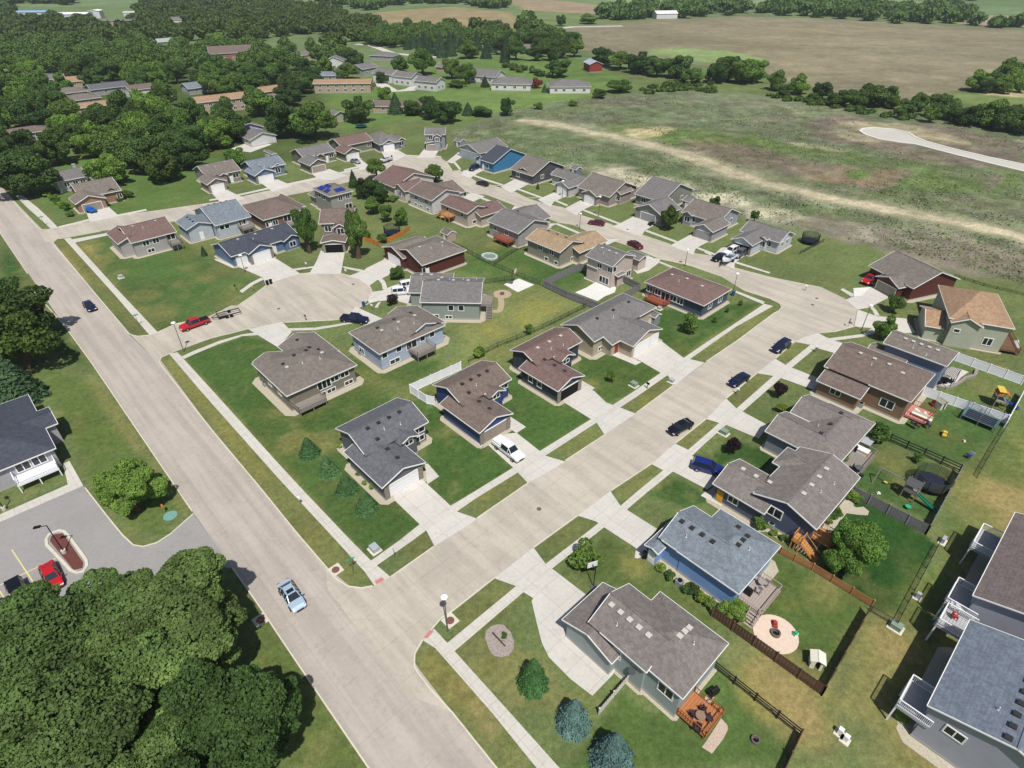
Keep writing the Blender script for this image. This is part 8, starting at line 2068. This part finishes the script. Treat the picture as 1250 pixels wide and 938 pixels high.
YEL = plain('toy_yellow', (206, 180, 84), .5, var=.03); BLU = plain('toy_blue', (44, 76, 168), .5, var=.03); ORG = plain('toy_orange', (212, 110, 50), .5, var=.03); TGR = plain('toy_green', (50, 160, 120), .5, var=.03); DKC = plain('canopy_grey', (84, 84, 88), .8, var=.15); TRD = plain('toy_red', (160, 62, 58), .5, var=.03); CRM = plain('toy_cream', (222, 216, 200), .6, var=.05)
playset((81.74,80.69), R(70), 'wooden playset with orange and yellow canopy and blue slide', ORG, BLU, False, c2=YEL)
playset((55.83,59.87), R(130), 'dark roofed playset with yellow and green slides beside the round trampoline', DKC, YEL, True, slide2=plain('slide_green', (24, 110, 90), .5))
disc('saucer_swing', (54.55,57.68), .38, .4, TGR, 'turquoise saucer toy at the foot of the playset', 'toy', th=.1)
def playhouse(p, rz, label, wall, roof):
    o = empty('playhouse', (*p, 0), rz, label, 'playhouse')
    MB().box(-.6, -.6, 0, -.5, .6, 1.3).box(.5, -.6, 0, .6, .6, 1.3).box(-.5, .5, 0, .5, .6, 1.3).box(-.5, -.6, 0, -.15, -.5, 1.3).box(.35, -.6, 0, .5, -.5, 1.3).build('wall', wall, o)
    mb = MB(); mb.bar((-.35, -.75, 1.45), (-.35, .75, 1.45), .85, .06); mb.v = [(x, y, z + (x + .75) * .45 - .1) for x, y, z in mb.v]; mb.build('roof', roof, o)
    mb = MB(); mb.bar((.38, -.75, 1.45), (.38, .75, 1.45), .85, .06); mb.v = [(x, y, z + (.8 - x) * .45 - .1) for x, y, z in mb.v]; mb.build('roof', roof, o)
playhouse((32.72,35.31), R(-20), 'cream toy playhouse with a red patch near the brown fence corner', CRM, CRM)
playhouse((71.84,80.21), R(20), 'beige toy playhouse by the white fence', CRM, plain('toy_grey', (150, 150, 140), .6))
def toy(p, rz, label, c1, c2, s=1.0, name='ride_on_toy'):
    o = empty(name, (*p, 0), rz, label, 'toy')
    MB().box(-.5 * s, -.25 * s, .15 * s, .5 * s, .25 * s, .4 * s).box(-.3 * s, -.22 * s, .4 * s, .1 * s, .22 * s, .75 * s).build('body', c1, o)
    for x in (-.33, .33):
        for y in (-.28, .28): MB().cyl((x * s, (y - .05) * s, .15 * s), (x * s, (y + .05) * s, .15 * s), .15 * s, n=10).build('wheel', c2, o)
toy((71.34,80.94), R(10), 'red and purple ride-on toy by the beige playhouse', TRD, plain('toy_purple', (84, 50, 110), .5), 1.3)
toy((68.48,73.11), R(60), 'yellow ride-on toy with dark wheels in the middle of the lawn', YEL, BLACKM, 1.2)
toy((51.94,60.47), 0, 'small white ball-like toy on the playset lawn', SGW, SGW, .5)
toy((31.95,38.82), R(30), 'green and white toy right of the fire pit patio', TGR, SGW, .7)
toy((30.02,40.00), R(80), 'red toy seat on the fire pit patio', TRD, TRD, .9)
toy((70.78,71.59), R(80), 'cream toy on the lawn below the rectangular trampoline', CRM, YEL, .5)
def chair(p, rz, label, mat, z=0, grp=None):
    o = inst('patio_chair', chair_mesh(mat), None, (p[0], p[1], z), rz); o.parent = None
    return tag(o, label, 'chair', grp)
def table(p, z, label, mat, r=.6, h=.72):
    o = empty('patio_table', (*p, z), 0, label, 'table')
    MB().lathe([(r, h - .05), (r, h), (.01, h)], n=18).build('tabletop', mat, o); MB().cyl((0, 0, 0), (0, 0, h - .05), .06, n=8).cyl((0, 0, 0), (0, 0, .05), .3, n=10).build('leg', mat, o)
BLC = plain('canvas_blue', (66, 84, 140), .8, var=.1); DCH = plain('chair_dark', (62, 48, 56), .8, var=.1); GCH = plain('chair_grey', (150, 146, 142), .8, var=.1)
chair((69.11,67.89), R(130), 'blue folding chair at the garden corner, nearer the rail fence', BLC); chair((69.92,68.33), R(130), 'pale blue folding chair right beside the blue one', plain('canvas_pale', (150, 160, 190), .8))
# fire pit patios
PAVE = plain('pink_paving', (214, 194, 176), .85, var=.12, scale=2)
c = (29.78,38.87); r_ = 2.45
sheet('patio', [[(c[0] + r_ * math.cos(k * .2094), c[1] + r_ * math.sin(k * .2094)) for k in range(30)]], .05, PAVE)
sheet('path', [[(26.35,41.23),(26.93,41.63),(28.52,40.28),(28.03,39.57)]], .045, WALKC)
def fire_pit(p, label, r=.55):
    o = empty('fire_pit', (*p, .04), 0, label, 'fire pit')
    MB().lathe([(r, 0), (r, .35), (r * .72, .35), (r * .72, .05), (.01, .05)], n=16).build('stone_ring', plain('pit_stone', (116, 104, 100), .9, var=.3, scale=5), o)
    MB().lathe([(r * .6, .06), (.01, .14)], n=12).build('ash_bed', BARE, o)
fire_pit((29.72,38.86), 'stone fire pit in the middle of the round pink patio'); fire_pit((23.75,27.51), 'rusty fire ring on the grass behind the orange deck', .42)
c = (-2.2,121.1); sheet('patio', [[(c[0] + 2.1 * math.cos(k * .2094), c[1] + 2.1 * math.sin(k * .2094)) for k in range(30)]], .05, plain('tan_pavers', (176, 158, 134), .9, var=.2, scale=3))
fire_pit(c, 'dark fire pit on the tan paver circle behind the sage grey house', .5)
sheet('path', [ribbon(smooth_line([(-2.5,119.2),(-2.3,116.3),(-2.8,113.5),(-4.6,113.5),(-5.6,114.2)]), 1.3)], .045, plain('tan_pavers', (176, 158, 134), .9, var=.2, scale=3))
sheet('gravel_bed', [[(21.03,29.66),(21.47,28.96),(21.40,28.55),(20.68,27.67),(19.23,26.34),(18.40,26.93),(18.94,27.43)], [(20.11,31.93),(20.60,32.11),(20.95,31.76),(20.00,30.84),(19.47,31.14)]], .045, plain('pinkish_gravel', (196, 178, 160), .95, var=.35, scale=8))
sheet('gravel_bed', [[(-3.04,38.42),(-2.96,39.20),(-2.46,39.77),(-1.73,40.05),(-0.99,40.01),(-0.15,39.09),(0.22,37.97),(0.16,36.99),(-0.35,36.29),(-1.15,36.08),(-1.95,36.25),(-2.48,36.89)]], .05, plain('river_stones', (170, 158, 150), .95, var=.45, scale=6))
sheet('gravel_bed', [[(38.63,30.15),(39.22,30.08),(40.06,28.17),(40.73,27.78),(42.24,26.77),(43.16,25.43),(43.71,24.84),(41.12,24.84),(40.33,27.65),(38.56,29.21)], [(-27.08,69.94),(-26.60,70.49),(-23.30,66.95),(-23.60,66.10)], [(-23.51,64.61),(-22.95,65.27),(-17.72,60.49),(-18.07,59.89)]], .05, plain('pale_stones', (190, 182, 168), .95, var=.3, scale=6))
sheet('gravel_bed', [[(45.69,58.58),(46.65,59.76),(47.55,57.85),(48.70,57.99),(49.05,57.13),(48.50,56.42),(47.36,56.51),(45.58,56.84),(43.77,55.17),(41.70,53.28),(41.83,54.08)]], .05, BED)
sheet('gravel_bed', [[(-0.78,39.77),(-0.74,39.82),(-0.74,39.73)]], .05, BED) if False else None
o = empty('garden_log', (*((-1.48,38.08)), .1), R(-50), 'dark weathered log across the oval stone bed', 'log')
MB().cyl((-1.1, 0, .1), (1.1, .05, .12), .1, .07, 8).cyl((.2, 0, .12), (.6, .35, .2), .04, .02, 6).build('trunk', plain('dark_log', (80, 70, 60), .9, var=.3, scale=5), o)
tree('small', (-0.87,38.47), .7, .4, 'tiny dark plant in the oval stone bed', name='shrub', cat='shrub', trunk=False)
# basketball hoops
def hoop(p, rz, label):
    o = empty('basketball_hoop', (*p, 0), rz, label, 'basketball hoop')
    MB().cyl((0, 0, 0), (0, 0, 3.2), .06, n=8).bar((0, 0, 3.1), (.8, 0, 3.3), .08).build('pole', BLACKM, o)
    MB().box(-.9, -.45, 0, .2, .45, .2).build('base', P_G, o); MB().box(.8, -.65, 2.8, .84, .65, 3.7).build('backboard', SGW, o)
    mb = MB()
    for i in range(12):
        a = i * .5236; b = (i + 1) * .5236; mb.bar((1.1 + .25 * math.cos(a), .25 * math.sin(a), 3.05), (1.1 + .25 * math.cos(b), .25 * math.sin(b), 3.05), .03)
    mb.build('rim', ORG, o)
hoop((9.87,45.10), R(110), 'basketball hoop at the front of the corner house drive'); hoop((0.0,126.5), R(-20), 'basketball hoop on the small white slab behind the dark red house')
# sandbox
q = (-5.6,141.0)
o = empty('sandbox', (*q, 0), GRID, 'pale octagonal sandbox frame on the lawn behind the dark red house', 'sandbox')
mb = MB()
for i in range(8):
    a = i * .7854 + .39; b = a + .7854; mb.bar((2.1 * math.cos(a), 1.7 * math.sin(a), .2), (2.1 * math.cos(b), 1.7 * math.sin(b), .2), .5, .4)
mb.build('frame', plain('sandbox_grey', (186, 194, 190), .7), o)
MB().lathe([(1.7, .1), (.01, .1)], n=8).build('lining', plain('sandbox_inside', (120, 138, 128), .9, var=.3), o)

# ------------------------------------------------------------------ decks and what stands on them
WOODO = plain('orange_deck_wood', (174, 114, 72), .7, var=.15, scale=4)
h_corner.deck(0, 'u1', .03, .46, 3.3, .7, WOODO, rail=plain('deck_rail_brown', (140, 84, 46), .7, var=.15), stairs='l')
for q, rz_, l_ in (((19.08,30.12), 200, 'dark chair nearest the house corner on the orange deck'), ((17.99,29.53), 120, 'dark chair on the left of the orange deck'), ((19.47,29.14), 20, 'dark chair on the right of the orange deck'), ((18.16,28.23), -30, 'dark chair at the lower end of the orange deck')):
    chair(q, R(rz_), l_, DCH, .7, 'chairs on the orange deck')
table((18.65,29.29), .7, 'brown table in the middle of the orange deck', plain('table_brown', (140, 116, 96), .7), .5)
def grill(p, label, z=0, rz=0):
    o = empty('grill', (*p, z), rz, label, 'grill')
    MB().box(-.6, -.28, .1, .6, .28, .85).build('cabinet', BLACKM, o); MB().cyl((-.45, 0, .9), (.45, 0, .9), .26, n=12).build('lid', BLACKM, o)
grill((20.84,32.07), 'black covered grill on the stones behind the corner house', 0, R(30))
grill((27.65,43.45), 'dark covered grill on the grey deck of the sky blue house', 1.1, GRID)
h_blue.deck(0, 'u1', .10, .66, 3.0, 1.1, plain('deck_grey_wood', (166, 152, 142), .85, var=.15, scale=4), stairs='r')
for q, l_ in (((29.38,45.27), 'grey chair at the upper corner of the grey deck'), ((30.27,44.47), 'grey chair by the outer rail of the grey deck'), ((29.05,43.45), 'low grey chair in the middle of the grey deck')):
    chair(q, GRID, l_, GCH, 1.1, 'chairs on the grey deck')
table((29.64,44.47), 1.1, 'small table between the chairs on the grey deck', GCH, .4)
h_slate.deck(0, 'v0', .80, .95, 1.6, 1.7, WOODN, stairs='l'); h_slate.deck(0, 'u1', .02, .22, 2.4, 1.9, WOODN)
h_big.deck(0, 'u1', .12, .80, 2.8, .5, WOODG)
table((50.80,64.52), .5, 'grey table among chairs on the cluttered deck', P_G, .6)
for q, l_ in (((49.68,64.08), 'dark chair left on the cluttered deck'), ((50.45,63.22), 'dark chair lowest on the cluttered deck'), ((50.27,64.81), 'dark chair beside the grey table')):
    chair(q, R(40), l_, BLACKM, .5, 'chairs on the cluttered deck')
o = empty('storage_chest', (*((52.84,68.85)), 0), GRID, 'bright white lidded chest with an orange end behind the ash grey house', 'chest')
MB().box(-1.3, -.5, 0, 1.3, .5, 1.1).build('body', CRM, o); MB().box(-1.38, -.56, 1.1, 1.38, .56, 1.25).build('lid', SGW, o); MB().box(1.3, -.45, .2, 1.42, .45, 1.0).build('end_panel', ORG, o)
o = empty('hot_tub', (*((54.86,71.16)), 0), GRID, 'square hot tub with grey cover behind the ash grey house', 'hot tub')
MB().box(-1.1, -1.1, 0, 1.1, 1.1, .85).build('shell', P_G, o); MB().box(-1.15, -1.15, .85, 1.15, 1.15, .98).build('cover', plain('tub_cover', (166, 170, 174), .7, var=.1), o)
grill((52.04,69.16), 'black grill on the cluttered deck', .5, GRID)
h_brown.deck(0, 'u1', .15, .55, 3.4, .4, plain('pink_deck', (196, 132, 122), .75, var=.1, scale=4), rail=WOODR)
for q, l_ in (((64.44,75.18), 'dark chair on the pink deck, left one'), ((64.82,74.52), 'dark chair on the pink deck, right one'), ((66.70,74.69), 'dark chair at the end of the pink deck')):
    chair(q, R(30), l_, DCH, .4, 'chairs on the pink deck')
o = empty('patio_bench', (*((66.81,76.89)), .4), GRID, 'long cream bench along the pink deck edge', 'bench')
MB().box(-1.5, -.3, .35, 1.5, .3, .45).build('seat', CRM, o); MB().box(-1.5, .25, .45, 1.5, .33, .9).build('backrest', CRM, o); MB().box(-1.4, -.25, 0, -1.3, .25, .35).box(1.3, -.25, 0, 1.4, .25, .35).build('leg', CRM, o)
toy((67.11,78.82), 0, 'pale toy boat shape by the brown house wall', SGW, TGR, 1.1); toy((68.19,78.12), 0, 'round white toy with a green seat', SGW, TGR, .9)
# dusty blue patio
sheet('patio', [[(74.93,86.10),(74.33,87.08),(79.26,91.59),(81.21,92.45),(82.85,91.17),(83.31,90.75),(80.89,89.09),(77.35,85.90),(75.98,85.51)]], .05, DRIVEC)
o = MB(); 
for a_, b_ in zip([(84.89,91.17),(83.37,89.30),(81.22,88.48),(79.56,87.28),(77.31,85.82),(75.75,85.51)], [(83.37,89.30),(81.22,88.48),(79.56,87.28),(77.31,85.82),(75.75,85.51),(74.86,85.98)]): o.bar((*a_, .25), (*b_, .25), .5, .5)
tag(o.build('retaining_wall', plain('wall_block', (150, 144, 136), .9, var=.25, scale=4)), 'curved block wall edging the dusty blue patio', 'wall')
def gazebo(p, rz, label, w, d, roof):
    o = empty('pergola', (*p, 0), rz, label, 'pergola')
    mb = MB()
    for x in (-w/2, w/2):
        for y in (-d/2, d/2): mb.box(x - .06, y - .06, 0, x + .06, y + .06, 2.3)
    mb.build('post', BLACKM, o); mb = MB()
    n = int(w / .22)
    for i in range(n + 1): mb.box(-w/2 + w * i / n - .05, -d/2 - .2, 2.3, -w/2 + w * i / n + .05, d/2 + .2, 2.4)
    mb.build('roof_slats', roof, o)
gazebo((77.17,87.64), GRID, 'dark slatted pergola against the dusty blue house', 2.2, 3.4, DKC)
table((76.85,87.38), .05, 'round black table on the dusty blue patio', BLACKM, .8)
for q, l_ in (((75.99,88.59), 'black chair left on the dusty blue patio'), ((75.36,86.67), 'black chair lower left on the dusty blue patio'), ((73.93,86.39), 'black chair outermost on the dusty blue patio'), ((78.03,87.26), 'black chair right of the round black table')):
    chair(q, R(70), l_, BLACKM, .05, 'chairs on the dusty blue patio')
sheet('patio', [[(89.4,100.7),(95.4,99.5),(94.4,98.4),(91.4,98.5),(88.8,99.5)], [(95.5,100.7),(99.9,101.8),(97.9,98.7),(96.6,99.5)]], .05, NEWC)
o = empty('covered_boat', (*((90.6,99.8)), 0), R(-20), 'dark blue covered heap beside the pale sage house', 'covered furniture')
MB().lathe([(1.2, 0), (1.1, .6), (.5, .9), (.02, 1.0)], n=9).build('cover', plain('cover_blue', (70, 84, 104), .7, var=.25), o)
grill((98.3,104.3), 'black grill on the deck of the pale sage house', .7)
table((-19.3,97.6), 1.7, 'small table on the balcony of the pale blue house', GCH, .35) if False else None
# satellite dish and wood pile
o = inst('satellite_dish', MB().lathe([(.02, 0), (.25, .03), (.42, .12)], n=14).cyl((0, 0, 0), (0, 0, -.4), .04, n=6).mesh('satellite_dish', P_G), None, (0, 0, 0)); o.parent = h_corner.o
b = h_corner.B[1]; o.location = ((b['u0'] + b['u1']) / 2 + 2.2, b['v0'] + .2, 2.9); o.rotation_euler = (R(60), 0, 0)
# ------------------------------------------------------------------ row house: stepped balconies
iv = h_row.th
def loc_of(h, p):
    d = Vector(p) - Vector(h.o.location[:2]); return d.dot(h.U), d.dot(h.V)
def balcony(p, q, z, depth=3.0, clutter=False):
    (u0, v0), (u1, v1) = loc_of(h_row, p), loc_of(h_row, q)
    u = (u0 + u1) / 2; va, vb = min(v0, v1), max(v0, v1)
    e = empty('balcony', (u, va, 0)); e.parent = h_row.o; W_ = vb - va
    mb = MB(); n = 10
    for i in range(n): mb.box(.0 + depth * i / n, 0, z - .08, depth * (i + 1) / n - .02, W_, z)
    mb.box(0, 0, z - .35, depth, .1, z - .08).box(0, W_ - .1, z - .35, depth, W_, z - .08).box(0, .1, z - .35, .1, W_ - .1, z - .08)
    mb.build('deck_floor', plain('balcony_boards', (170, 170, 172), .8, var=.1), e)
    r = MB(); P = [(depth, .05), (.05, .05), (.05, W_ - .05), (depth, W_ - .05)]
    for i in range(3):
        a, b = Vector((*P[i], 0)), Vector((*P[i + 1], 0))
        r.bar(a + Vector((0, 0, z + 1.0)), b + Vector((0, 0, z + 1.0)), .1, .08); r.bar(a + Vector((0, 0, z + .1)), b + Vector((0, 0, z + .1)), .06)
        m = int((b - a).length / .14)
        for k in range(m + 1):
            c = a.lerp(b, k / m); r.box(c.x - .02, c.y - .02, z + .1, c.x + .02, c.y + .02, z + 1.0)
    r.build('railing', VINYL, e)
    for y in (.1, W_ - .1): MB().box(.03, y - .08, 0, .19, y + .08, z - .08).build('post', VINYL, e)
    return e
balcony(*((40.20,32.12),(37.50,29.59)), 2.9); balcony(*((59.30,51.46),(56.19,48.52)), 3.2); balcony(*((51.39,43.44),(48.48,40.71)), 3.2); balcony(*((48.30,40.19),(46.22,38.15)), 3.1)
h_row.win(0, 'v0', .20, 3.6, 1.5, 1.0).win(0, 'v0', .78, 3.6, 1.5, 1.0).vents(0, 6, -1, VENT_D, 1, drop=.8, a=.05, b_=.6)
h_row.wins(0, 'u0', (.15, .4), 3.3, 1.6, 1.9); h_row.wins(0, 'u0', (.15, .4), .4, 1.6, 1.9); h_row2.wins(0, 'u0', (.15, .55), 3.4, 1.6, 1.9)
for q, l_, m_ in (((49.02,40.13), 'white cushioned chair on the cluttered balcony', SGW), ((49.43,39.93), 'second white chair on the cluttered balcony', SGW), ((48.54,38.86), 'reddish chair on the cluttered balcony', TRD)):
    chair(q, R(60), l_, m_, 3.1, 'chairs on the cluttered balcony')

# ------------------------------------------------------------------ air
hb = bpy.data.objects.new('haze', MB().box(-23000, -1500, -1, 23000, 23000, 75).mesh('haze', [bpy.data.materials.new('air')]))
COL.objects.link(hb); tag(hb, kind='stuff')
am = hb.data.materials[0]; am.use_nodes = True; am.node_tree.nodes.clear()
av = am.node_tree.nodes.new('ShaderNodeVolumePrincipled'); ao = am.node_tree.nodes.new('ShaderNodeOutputMaterial')
av.inputs['Color'].default_value = (.86, .92, 1, 1); av.inputs['Density'].default_value = .00013; av.inputs['Anisotropy'].default_value = .2
am.node_tree.links.new(av.outputs[0], ao.inputs['Volume'])
